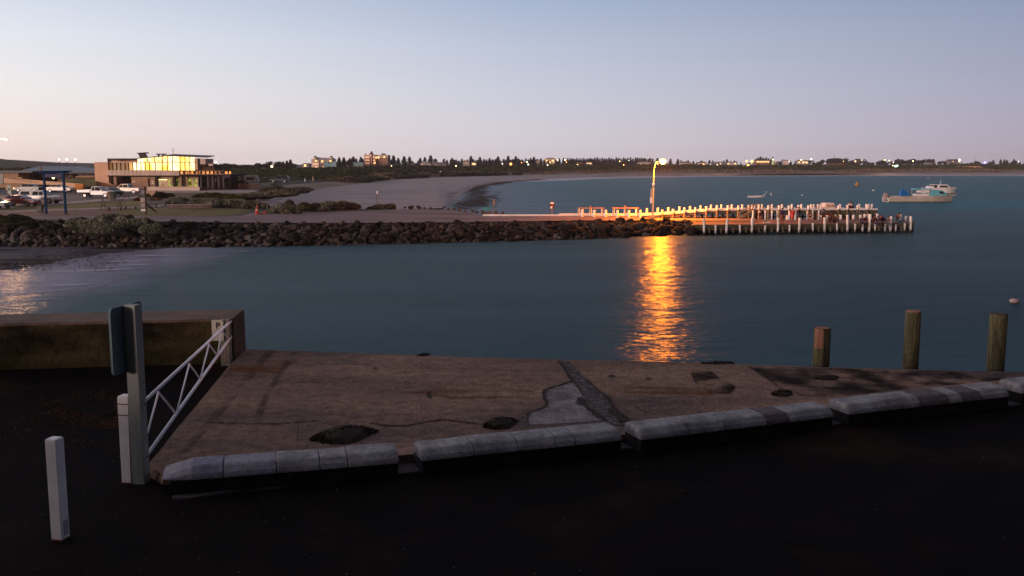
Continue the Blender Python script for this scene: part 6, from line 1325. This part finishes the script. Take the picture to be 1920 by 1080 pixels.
TRK = MB().tube((0, 0, -2), (0, 0, 8.5), .28, .06, 7).mesh('trunk', m_trunk)
TRL = MB().tube((0, 0, -2), (0, 0, 5.5), .35, .15, 7); TRL.tube((0, 0, 3), (1.2, .4, 6), .16, .06, 5); TRL.tube((0, 0, 3), (-1.2, -.3, 6), .16, .06, 5); TRL = TRL.mesh('trunk', m_trunk)
def tree(px, ptop, Y, kind, label, group, w=1.0):
    p = tpos(px, Y); zt = PD(px, ptop, Y).z; s = max(.25, (zt - p.z) / (10.2 if kind != 'round' else 8.6))
    nm = 'norfolk_pine' if kind != 'round' else 'leafy_tree'
    t = thing(nm, label, 'tree', p, random.random() * 6.28, group); t.scale = (s * w, s * w, s)
    for nme, me in (('crown', random.choice(CR[kind])), ('trunk', TRL if kind == 'round' else TRK)):
        o = bpy.data.objects.new(nme, me); COL.objects.link(o); o.parent = t
G1 = [(545, 298, 1), (538, 300, 1), (531, 301.5, 1), (519, 303, 2), (507, 303.5, 0), (525, 304, 2), (636, 293.5, 1), (645, 293.5, 1), (663, 292, 1), (654, 296, 2), (668, 296, 1), (677, 293, 1), (681, 297, 1), (729, 297, 2), (738, 290, 1), (747, 295, 1), (758, 291.5, 1), (768, 292, 1), (774, 301, 1), (788, 295, 1), (784, 300, 1), (796.7, 293, 1), (807.5, 290, 1), (815, 299, 2), (832.5, 296.5, 1), (838, 299, 1), (848, 295, 1), (853, 299, 1), (866, 296.6, 1), (861, 302, 2), (883, 291, 1), (888, 298, 1), (900, 293, 1), (895, 299, 1), (918, 295, 1), (911, 300, 1), (924, 298, 1), (934, 292, 1), (930, 297, 1), (945, 297, 1), (953, 291, 1), (948, 299, 1), (967, 291.5, 1), (972, 296, 1), (962, 297, 1), (979, 298, 1), (986, 296, 1), (995, 295, 1), (1001, 293, 1), (991, 299, 1)]
for i, (px, py, k) in enumerate(G1):
    if k == 0: tree(px, py, lerp_tab(tDY, px) * 1.15, 'round', 'thin bare-looking tree alone on the dune skyline', None); continue
    z = 'left of the hotel' if px < 620 else ('between the apartments and the hotel' if px < 700 else ('between the hotel and the white house' if px < 800 else ('behind the beach, right of the white house' if px < 900 else 'above the curve of the beach')))
    tree(px, py, lerp_tab(tDY, px) * random.uniform(1.05, 1.2), 'pine' if k == 1 else 'round', ('dark conical pine ' if k == 1 else 'dark rounded tree ') + z, ('pines ' if k == 1 else 'rounded trees ') + z, 1.15 if px < 600 else 1)
for i in range(30):
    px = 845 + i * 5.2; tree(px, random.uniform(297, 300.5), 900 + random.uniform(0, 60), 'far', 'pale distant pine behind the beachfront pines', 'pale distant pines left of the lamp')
px = 1008.0
while px < 1235:
    px += random.uniform(5.5, 9); tree(px, random.uniform(295, 299.5), lerp_tab(tDY, px) * random.uniform(1.05, 1.15), 'pine', 'dark pine in the crowded row left of the street lamp', 'crowded pines left of the street lamp')
px = 1052.0
while px < 1215:
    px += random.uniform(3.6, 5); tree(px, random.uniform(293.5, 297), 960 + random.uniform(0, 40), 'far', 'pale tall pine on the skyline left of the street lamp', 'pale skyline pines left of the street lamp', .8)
for px, py in ((1257, 296.5), (1271, 297), (1277, 299.5), (1286, 301), (1290, 299), (1300, 301), (1306, 303), (1315, 300), (1330, 299), (1336, 300), (1363, 297.5), (1357, 300), (1370, 301), (1377, 300), (1381, 302), (1389, 304), (1345, 305)): tree(px, py, lerp_tab(tDY, px) * 1.08, 'pine', 'dark pine in the open row right of the street lamp', 'open row of pines right of the street lamp')
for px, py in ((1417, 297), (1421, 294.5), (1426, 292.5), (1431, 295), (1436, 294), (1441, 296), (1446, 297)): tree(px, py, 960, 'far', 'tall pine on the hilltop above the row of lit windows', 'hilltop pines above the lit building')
px = 1386.0
while px < 1935:
    px += random.uniform(6, 11); hill_ = lerp_tab([(1386, 306), (1460, 303), (1480, 300), (1540, 303), (1560, 299), (1590, 299), (1620, 302), (1680, 299), (1760, 301), (1830, 304), (1930, 303)], px)
    k = random.choice(['round', 'round', 'pine']); zz_ = 'under the hilltop' if px < 1540 else ('around the lit screen' if px < 1740 else 'behind the orange-lit beach pavilion')
    tree(px, hill_ + random.uniform(-3, 5), 900 * random.uniform(1.03, 1.15), k, ('bushy dark tree ' if k == 'round' else 'pointed dark pine ') + zz_, ('bushy trees ' if k == 'round' else 'pointed pines ') + zz_, 1.4 if k == 'round' else 1)
for px, py, w in ((1568, 296.5, 2.2), (1580, 297, 2.2), (1556, 300, 1.6)): tree(px, py, 940, 'round', 'broad domed tree mass on the skyline by the radio mast', 'broad domed trees by the radio mast', w)
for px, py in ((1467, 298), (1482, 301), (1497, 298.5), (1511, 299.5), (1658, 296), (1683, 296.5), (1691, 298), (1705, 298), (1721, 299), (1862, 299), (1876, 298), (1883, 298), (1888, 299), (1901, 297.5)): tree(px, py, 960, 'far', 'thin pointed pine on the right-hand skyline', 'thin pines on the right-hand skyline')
# left horizon shrubs
for px in range(398, 560, 9): tree(px + random.uniform(-3, 3), random.uniform(306.5, 309.5) if px < 500 else random.uniform(307, 311), 430, 'round', 'low dark scrubby tree on the dune skyline beside the surf club', 'scrubby trees beside the surf club', 2.0)

# ---- buildings
def bl_(name, label, px, pyb, Y, cat='building', group=None):
    p = PD(px, pyb, Y); return thing(name, label, cat, p, 0, group)
def bb(t, nm, px0, px1, py0, py1, dy, th, m, par=None):
    Y = t.location.y + dy; a, b = PD(px0, py1, Y) - t.location, PD(px1, py0, Y) - t.location
    return MB().box(a.x, b.x, a.y, a.y + th, a.z, b.z).build(nm, m, par or t)
def bpoly(t, nm, pts, dy, th, m):
    q = [PD(a, b, t.location.y + dy) - t.location for a, b in pts]; return MB().prism_y([(v.x, v.z) for v in q], q[0].y, q[0].y + th).build(nm, m, t)
m_hot = mat('hotel_brick', (.34, .21, .15), .9, (.19, .11, .075), .3); m_hotw = mat('hotel_cream', (.68, .52, .42), .9); m_redroof = mat('red_tower_roof', (.24, .028, .03), .7); m_pink = mat('hotel_pink_band', (.42, .20, .16), .9)
wl1 = mat('warm_lit_window', (1, .8, .4), .5, emit=(1, .62, .25), estr=1.7); wl2 = mat('soft_lit_window', (1, .7, .5), .5, emit=(1, .50, .30), estr=.55); wd = mat('far_dark_window', (.04, .035, .045), .3)
HY = 560; t = bl_('hotel', 'brick hotel with a red conical tower roof and lit windows', 705, 318, HY)
bb(t, 'side_wall', 704.5, 727, 291.5, 320, 0, 12, m_hot); bb(t, 'front_wall', 683, 705, 290, 320, 1, 12, m_hotw)
for i, y in enumerate((296.5, 302, 307.5)): bb(t, 'balcony_band', 683, 704, y, y + 2.2, .5, .5, m_pink); bb(t, 'window', 685, 692, y - 2.6, y - .4, .8, .2, wl2); bb(t, 'window', 699, 703, y - 2.6, y - .4, .8, .2, wl2)
bb(t, 'penthouse', 702, 727, 290.5, 295.5, -.3, 10, m_hotw)
for x in (703.8, 708.4, 719): bb(t, 'lit_window', x, x + 2.6, 293.6, 297.2 if x < 715 else 295.8, -.6, .3, wl1)
for x, y in ((702, 303.5), (696, 308), (684, 313), (687.5, 313)): bb(t, 'lit_window', x, x + 2, y, y + 3, -.2, .3, wl1)
q = PD(697, 311, HY - 3) - t.location; zt = PD(697, 289.5, HY - 3).z - t.location.z; z2 = PD(697, 283, HY - 3).z - t.location.z; k = HY / F
MB().tube((q.x, q.y, -4), (q.x, q.y, zt), 2.9 * k, n=12).build('tower', m_hotw, t); MB().tube((q.x, q.y, zt), (q.x, q.y, z2), 4.4 * k, .1, 12).build('tower_roof', m_redroof, t)
for a in (-1.0, 1.0): MB().box(q.x + a * 1.7 * k - .25, q.x + a * 1.7 * k + .25, q.y - 3 * k, q.y - 2.2 * k, -4, zt - 2.2 * k * 2).build('tower_pilaster', m_redroof, t)
bb(t, 'roof_plant', 715, 722, 287.5, 291, 3, 3, mat('plant_grey', (.25, .2, .22), .8)); bb(t, 'chimney', 684.6, 686, 287.8, 290.5, 2, 1, m_redroof)
t = bl_('white_annexe', 'low white wing at the foot of the brick hotel', 728, 318, 570); bb(t, 'wall', 726, 740, 311, 318, 0, 6, m_hotw); bpoly(t, 'roof', [(725, 311.5), (733, 307.5), (746, 308.5), (741, 312)], -.5, 7, mat('pale_roof', (.42, .36, .42), .7)); bb(t, 'porch', 715, 721, 312.5, 318, -4, 3, m_hotw)
t = bl_('apartment_block', 'pale yellow apartment block with dark-capped turrets', 600, 316, 570)
bb(t, 'front_wall', 584, 598, 298, 317, 0, 10, mat('apt_pale', (.62, .50, .42), .9)); bb(t, 'wall', 598, 624, 298.5, 317, .6, 10, mat('apt_wall', (.48, .38, .32), .9)); bb(t, 'upper_storey', 588, 597, 295, 299, .4, 8, mat('apt_pale', (.62, .50, .42), .9))
bpoly(t, 'roof', [(597, 299.5), (601, 295.5), (620, 296), (625, 299.5)], -.4, 11, mat('apt_roof', (.30, .29, .38), .6))
for x, y in ((591.2, 294.0), (621.3, 294.2)): q = PD(x, y, 569) - t.location; MB().tube((q.x, q.y, q.z - 1.6), (q.x, q.y, q.z), .9, .9, 8).build('turret', mat('apt_pale', (.62, .50, .42), .9), t); MB().tube((q.x, q.y, q.z), (q.x, q.y, q.z + .55), 1.15, .5, 8).build('turret_cap', m_clubdark, t)
for x0, x1, y, m in ((591, 594, 300.5, wl1), (602.5, 606, 301.2, wl1), (618, 621, 300.8, wl1), (586, 597, 306.5, wl2), (586, 597, 312, wl2), (600, 606, 308, wd), (608, 614, 303.5, wd), (615, 617.5, 303.5, wd), (604, 608, 312, wl2)): bb(t, 'window', x0, x1, y, y + 2.2, -.25, .3, m)
m_tealr = mat('teal_roof', (.20, .36, .40), .6, (.16, .30, .34), .3); m_lilacw = mat('lilac_wall', (.34, .32, .38), .8)
t = bl_('teal_roofed_apartments', 'terrace of apartments with curved teal roofs and lilac gables', 640, 316, 540)
bb(t, 'wall', 609, 629, 307, 316, .5, 8, m_tealr); bb(t, 'wall', 629, 653, 303.5, 316, 0, 8, m_lilacw); bb(t, 'wall', 653, 672, 305.5, 316, .5, 8, mat('pale_teal_wall', (.30, .36, .40), .8)); bb(t, 'wall', 672, 681, 308, 316, .8, 8, m_lilacw)
for x, w, h in ((612, 5, 4), (622.5, 4.5, 4), (627, 4, 5.5), (657, 5, 3), (663, 6, 4), (676, 5, 3.5)):
    bpoly(t, 'roof', [(x - w, 308.5)] + [(x - w * math.cos(a * math.pi / 8), 308 - h * math.sin(a * math.pi / 8)) for a in range(1, 8)] + [(x + w, 308.5)], .2 - w * .01, 6, m_tealr)
bb(t, 'flat_roof', 628.5, 653.5, 302.4, 303.6, -.4, 8, mat('white_trim_far', (.5, .46, .48), .7))
for x in (630.5, 635.5, 641, 646.5): bb(t, 'window', x, x + 3, 305, 309, -.15, .2, wd); 
for x in (651, 666): bb(t, 'lit_window', x, x + 3, 312.8, 314.5, -.2, .2, wl2)
def house(label, px0, px1, pyt, pyb, Y, mw, mr, wins=(), gable=2.0, group=None, name='house'):
    t = bl_(name, label, (px0 + px1) / 2, pyb, Y, 'house', group); bb(t, 'wall', px0, px1, pyt + gable, pyb + 2, 0, 8, mw)
    bpoly(t, 'roof', [(px0 - .8, pyt + gable + .3), (px0 + (px1 - px0) * .3, pyt), (px0 + (px1 - px0) * .7, pyt), (px1 + .8, pyt + gable + .3)], -.6, 9, mr)
    for x, y, w, m in wins: bb(t, 'window', x, x + w, y, y + w * .9, -.2, .25, m)
    return t
m_wh = mat('house_white', (.66, .54, .50), .9); m_gr_ = mat('house_grey', (.20, .17, .19), .9); m_rr = mat('house_roof', (.14, .11, .13), .8); m_pr = mat('house_pale_roof', (.30, .27, .33), .7); m_tr = mat('house_tile_roof', (.20, .09, .06), .8)
t = house('white gabled house with a long lilac roof right of the hotel', 788, 808, 302.5, 315, 620, m_wh, m_pr, [(791, 308, 2, wl2), (797, 306, 2, wd)], 4); bpoly(t, 'wing_roof', [(806, 306.5), (811, 303.5), (836, 304.5), (838, 308.5), (808, 308)], 1, 6, m_pr); bb(t, 'wing_wall', 808, 836, 308, 313, 1.5, 5, m_wh)
house('small pink house at the foot of the pines right of the hotel', 763, 768, 308, 315, 600, m_wh, m_rr, [(764.5, 310, 1.2, wl2)]); house('grey-blue house half hidden left of the white gabled house', 770, 787, 305.5, 314, 640, m_gr_, m_rr, [(780, 309, 1.5, wd)])
house('low house with a lit front left of the apartment block', 566, 580, 306, 313, 600, m_gr_, m_tr, [(570, 308.5, 4, wl1)]); house('low grey house on the dune skyline', 490, 504, 306.5, 312, 520, m_gr_, m_rr, [(494, 309, 2, wd)])
house('house with glowing porch among the pines above the beach', 884, 893, 303, 311, 700, m_wh, m_rr, [(889.5, 306.5, 2.2, wl1), (886, 307, 2, wl2)]); house('dim pink house behind the beachfront pines', 868, 880, 301, 310, 720, m_wh, m_tr, [(873, 305, 2, wl2)])
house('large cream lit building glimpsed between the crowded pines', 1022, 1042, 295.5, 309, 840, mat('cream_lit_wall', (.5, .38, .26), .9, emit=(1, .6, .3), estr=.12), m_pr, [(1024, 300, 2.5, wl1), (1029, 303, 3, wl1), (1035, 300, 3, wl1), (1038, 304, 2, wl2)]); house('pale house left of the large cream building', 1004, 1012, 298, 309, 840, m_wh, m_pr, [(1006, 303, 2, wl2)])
house('red-brown lit house low in the crowded pines', 1080, 1094, 304, 311, 800, m_tr, m_tr, [(1082, 308, 2, wl1), (1089, 307.5, 1.6, wl2)]); house('cream shopfront right of the red-brown house', 1099, 1110, 303, 309, 830, m_wh, m_rr, [(1101, 304.6, 2.4, wl1), (1105.5, 304.8, 3, wl1)])
house('long pale house with lit verandah just left of the lamp pole', 1196, 1220, 303, 311, 860, m_wh, m_pr, [(1199, 307.6, 2, wl1), (1208, 307.6, 2.5, wl2), (1214, 308, 2, wl1)]); house('pale house just right of the lamp head', 1228, 1252, 304, 311, 860, m_wh, m_pr, [(1232, 306.5, 2, wl1), (1240, 307.5, 3, wl1), (1247, 307, 2, wl2)])
house('white house in the open pines near the lamp', 1276, 1298, 303, 310, 880, m_wh, m_rr, [(1280, 306.5, 2, wd), (1291, 307.3, 2, wl1)]); house('pink lit house in the open row of pines', 1310, 1326, 303, 311, 880, m_wh, m_tr, [(1317, 307, 3, wl1), (1312, 308, 2, wl2)])
house('long pale house behind the open pines', 1336, 1360, 303, 310, 890, m_gr_, m_pr, [(1343, 307, 2, wl2), (1350, 306, 2, wl1)]); house('white lit house below the hill', 1362, 1384, 303.5, 309, 890, m_wh, m_pr, [(1365, 305.2, 2.5, wl1), (1377, 305, 3, wl1)])
t = bl_('civic_building', 'long low building with a row of glowing windows on the hill', 1433, 308, 930); bb(t, 'wall', 1418, 1444, 300.5, 310, 0, 8, mat('civic_wall', (.3, .15, .1), .9)); bb(t, 'roof', 1417, 1445, 299.6, 300.8, -.5, 9, m_rr)
for x in range(1419, 1443, 3): bb(t, 'lit_window', x, x + 1.8, 302, 304.6, -.3, .3, wl1)
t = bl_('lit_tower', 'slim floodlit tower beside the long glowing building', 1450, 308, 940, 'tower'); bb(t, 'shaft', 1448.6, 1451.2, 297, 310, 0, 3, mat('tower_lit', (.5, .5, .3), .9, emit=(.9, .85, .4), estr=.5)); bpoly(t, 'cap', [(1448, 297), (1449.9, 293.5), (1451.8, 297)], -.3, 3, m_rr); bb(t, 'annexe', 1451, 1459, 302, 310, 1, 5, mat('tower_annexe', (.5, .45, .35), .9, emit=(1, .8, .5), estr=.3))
house('pale house on the right slope of the hill', 1470, 1478, 299.5, 308, 950, m_wh, m_pr, [(1473, 303, 2, wl2)]); house('brightly lit low terrace on the skyline', 1496, 1516, 300.5, 306, 950, m_wh, m_tr, [(1497, 302.5, 3, wl1), (1505, 302.5, 3.5, wl1), (1511, 303, 3, wl1)])
house('grey house behind the domed trees right of the mast', 1597, 1612, 300.5, 307, 950, m_gr_, m_rr, [(1602, 301.6, 2.5, wl1), (1608, 303, 2, wl2)]); house('brown roofed hall on the slope by the orange lamps', 1550, 1592, 306.5, 314, 900, m_tr, m_tr, [(1556, 310, 2, wd)], 1.5); house('pale beach shelter with a lit counter', 1632, 1643, 316, 320, 830, m_wh, m_rr, [(1633, 317.3, 3, wl2), (1638, 317.3, 3, wl2)], .8)
house('dark roofed house right of the lit screen', 1738, 1750, 305, 312, 900, m_gr_, m_pr, [(1741, 308.5, 2, wd)]); house('lilac roofed house on the right skyline', 1780, 1800, 298.5, 306, 950, m_gr_, m_rr, [(1786, 302, 2, wl2)]); house('white facade near the green lamp', 1701, 1709, 314.5, 319, 850, m_wh, m_pr, [(1703, 316.5, 2, wl1), (1706, 316.5, 2, wl2)], .8)
t = bl_('lit_screen', 'brilliant white-green lit screen among dark trees', 1680.5, 319, 850, 'screen'); bpoly(t, 'panel', [(1677, 318.8), (1676.5, 311), (1679, 309.5), (1684.5, 309), (1683.5, 313), (1684.5, 318.8)], 0, .3, mat('screen_glow', (.6, .9, .8), .5, emit=(.70, 1.0, .85), estr=1.7)); bb(t, 'post', 1680, 1681, 318.5, 322, .4, .2, m_clubdark)
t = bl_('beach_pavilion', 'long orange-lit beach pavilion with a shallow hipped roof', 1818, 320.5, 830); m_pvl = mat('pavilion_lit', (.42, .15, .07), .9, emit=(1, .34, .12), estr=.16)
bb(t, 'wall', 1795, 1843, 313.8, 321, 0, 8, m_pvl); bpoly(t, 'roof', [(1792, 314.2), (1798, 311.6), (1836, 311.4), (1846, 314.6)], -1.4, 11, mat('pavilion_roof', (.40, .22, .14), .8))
for x, y in ((1813.5, 315.4), (1826, 315.6), (1835, 318)): q = PD(x, y, 828) - t.location; MB().ball(tuple(q), .85, 8, 6).build('lamp', mat('pavilion_lamp', (1, .6, .3), .5, emit=(1, .55, .18), estr=6), t, smooth=True)
for x in (1799, 1807, 1820, 1831, 1840): bb(t, 'column', x, x + .6, 313.8, 321, -1.2, .3, m_clubdark)
t = bl_('kiosk', 'small round-roofed kiosk right of the beach pavilion', 1857, 321, 830, 'kiosk'); bb(t, 'wall', 1853, 1862, 317, 322, 0, 4, m_pvl); bpoly(t, 'roof', [(1852, 317.2), (1855, 315.2), (1860, 315.2), (1863, 317.2)], -.4, 5, mat('pavilion_roof', (.40, .22, .14), .8))
t = bl_('radio_mast', 'thin lattice mast on the skyline above the domed trees', 1563, 305, 990, 'mast'); q = PD(1563, 288, 990) - t.location; MB().tube((-.35, 0, -3), (0, 0, q.z), .16, .08, 5).tube((.35, 0, -3), (0, 0, q.z), .16, .08, 5).build('mast', m_rr, t)
for k in range(5): MB().beam((-.6, 0, q.z * (.3 + .14 * k)), (.6, 0, q.z * (.34 + .14 * k)), .12, .12).build('crossbar', m_rr, t)
t = bl_('radio_mast', 'faint pink mast on the right skyline beyond the blue light', 1826.5, 305, 1050, 'mast'); q = PD(1826.5, 292, 1050) - t.location; MB().tube((0, 0, -3), (0, 0, q.z), .2, .1, 6).build('mast', mat('pink_mast', (.4, .2, .2), .8), t); MB().beam((-.6, 0, q.z * .8), (.6, 0, q.z * .8), .1, .1).build('crossbar', m_rr, t)

# ---- lamps of the town and the car park
EM = {'o': mat('glow_orange', (1, .5, .2), .5, emit=(1.0, .33, .07), estr=7), 'y': mat('glow_warm', (1, .8, .5), .5, emit=(1.0, .66, .30), estr=6), 'w': mat('glow_white', (1, .95, .85), .5, emit=(1.0, .86, .66), estr=6), 'b': mat('glow_blue', (.3, .3, 1), .5, emit=(.22, .20, 1.0), estr=5), 'g': mat('glow_green', (.7, 1, .2), .5, emit=(.65, .9, .12), estr=4)}
CNM = {'o': 'orange', 'y': 'warm yellow', 'w': 'white', 'b': 'blue', 'g': 'yellow-green'}
def lampd(px, py, c, r=.55, Y=None, hgt=None, label=None, name='street_light', group=None):
    Y = Y or lerp_tab(tDY, px) * .99; p = PD(px, py, Y); hgt = hgt or 6.0
    z = 'left of the hotel' if px < 683 else 'above the beach curve' if px < 1010 else 'left of the jetty lamp' if px < 1235 else 'in the town right of the jetty lamp' if px < 1400 else 'around the hill with glowing windows' if px < 1530 else 'left of the lit screen' if px < 1676 else 'near the right-hand shore'
    t = thing(name, label or f'{CNM[c]} street light {z}', 'light', (p.x, Y, p.z - hgt), 0, group or (None if label else f'{CNM[c]} street lights {z}'))
    MB().tube((0, .3, -2), (0, .3, hgt + .2), .10, .07, 6).build('pole', m_clubdark, t); MB().beam((0, .3, hgt + .15), (0, -.1, hgt + .15), .3, .12).build('lamp_head', m_clubdark, t); MB().ball((0, 0, hgt), r, 8, 6).build('globe', EM[c], t, smooth=True)
for px, py, c, r in [(509.7, 312, 'y', .5), (734, 311, 'y', .3), (855, 311, 'y', .45), (887.5, 307.3, 'o', .5), (942, 307, 'w', .35), (957.8, 307.5, 'o', .85), (988, 303.8, 'w', .45), (990.5, 308.3, 'w', .45), (978, 305, 'o', .3), (987.5, 303.5, 'y', .4), (991, 308.3, 'y', .35), (1016.5, 310.5, 'y', .35), (1026.7, 309.6, 'w', .4), (1046, 300, 'y', .35), (1059.5, 300, 'y', .6), (1062, 304, 'o', .35), (1083, 309.2, 'y', .5), (1162, 302.5, 'y', .4), (1169.7, 309.6, 'o', .7), (1179, 301, 'w', .25), (1233, 307.5, 'o', .6), (1263, 311, 'y', .6), (1275, 312, 'w', .3), (1292, 308.8, 'o', .6), (1314, 313, 'w', .95), (1319.7, 308.7, 'o', .5), (1332, 308, 'w', .3), (1345, 310, 'w', .6), (1354, 312.5, 'w', .85), (1395, 311.6, 'o', .75), (1403, 310.2, 'o', 1.2), (1410, 302.5, 'o', 1.2), (1400, 302.2, 'o', .8), (1402, 316, 'w', .25), (1415, 313, 'y', .55), (1439.5, 311.7, 'o', .75), (1450, 299, 'w', .4), (1460.5, 313.3, 'w', .65), (1502.4, 300, 'y', .6), (1505, 314, 'y', .7), (1521, 298.3, 'w', .65), (1549, 311.8, 'o', .8), (1597.5, 316.4, 'y', .65), (1610.3, 312, 'o', .95), (1616, 300.2, 'w', .35), (1658.7, 299.8, 'y', .65), (1667.5, 301, 'y', .45), (1674, 311, 'y', .6), (1675, 304.5, 'y', .35), (1692, 316.3, 'y', .6), (1699, 315.5, 'g', .9), (1701, 312.5, 'w', .4), (1712, 302, 'y', .55), (1721.7, 316.3, 'y', .7), (1799, 299.8, 'w', .8), (1798, 303, 'y', .4), (1846.7, 305, 'b', 1.1), (1581.5, 302.5, 'y', .3), (1604, 302.3, 'y', .5), (1782, 317, 'w', .3), (1480, 303, 'y', .35), (1910, 303, 'w', .35)]:
    lampd(px, py, c, r)
for px, py, r in ((110.5, 299.3, .26), (125.3, 299, .42), (141, 299.6, .38)): lampd(px, py, 'w', r, 420, 5, label=['small pale floodlight on the hill, leftmost of three', 'brightest pale floodlight on the hill, middle of three', 'pale floodlight on the hill, rightmost of three'][(px > 120) + (px > 130)])
for px, py in ((391.5, 304.2), (404.8, 304)): lampd(px, py, 'w', .28 if px > 400 else .18, 330, 4, label='pale distant lamp right of the club balcony, ' + ('brighter one' if px > 400 else 'fainter one'))
lampd(100, 333.2, 'y', .26, 186, 2.0, label='glowing lamp post on the ramp beside the blue frame')
# near-left street lamp whose arm reaches into the picture
Y = 150; p = PD(11, 261, Y); g = zg(p.x, Y); t = thing('street_lamp', 'street lamp whose arm and glowing head enter at the left picture edge', 'street lamp', (p.x - 2.2, Y, 1.9)); h = p.z - 1.9
MB().tube((0, 0, -3), (0, 0, h - .3), .1, .06).build('pole', m_ypole, t); MB().path([(0, 0, h - .3), (.4, 0, h + .02), (1.9, 0, h + .06)], .028).build('arm', m_ypole, t); MB().box(1.8, 2.45, -.1, .1, h + .1, h + .2).build('lamp_head', m_ypole, t)
MB().ball((2.2, 0, h), .24, 10, 8, .7).build('lamp_bowl', EM['y'], t, smooth=True)
ld = bpy.data.lights.new('car_park_light', 'POINT'); ld.energy = 10000; ld.color = (1.0, .50, .22); ld.shadow_soft_size = .3
lo = bpy.data.objects.new('car_park_light', ld); COL.objects.link(lo); lo.location = (2.2, 0, h - .35); lo.parent = t

# ---- evening haze over the bay
hz = bpy.data.materials.new('evening_haze'); hz.use_nodes = True; n = hz.node_tree.nodes; hz.node_tree.links.clear() if False else None
n.remove(n['Principled BSDF']); pv = n.new('ShaderNodeVolumePrincipled'); pv.inputs['Color'].default_value = (.92, .84, .90, 1); pv.inputs['Density'].default_value = .00011; pv.inputs['Anisotropy'].default_value = 0
hz.node_tree.links.new(pv.outputs[0], n['Material Output'].inputs['Volume'])
struct(MB().box(-2400, 2400, -90, 2450, -3.2, 34).build('haze', hz), 'stuff')
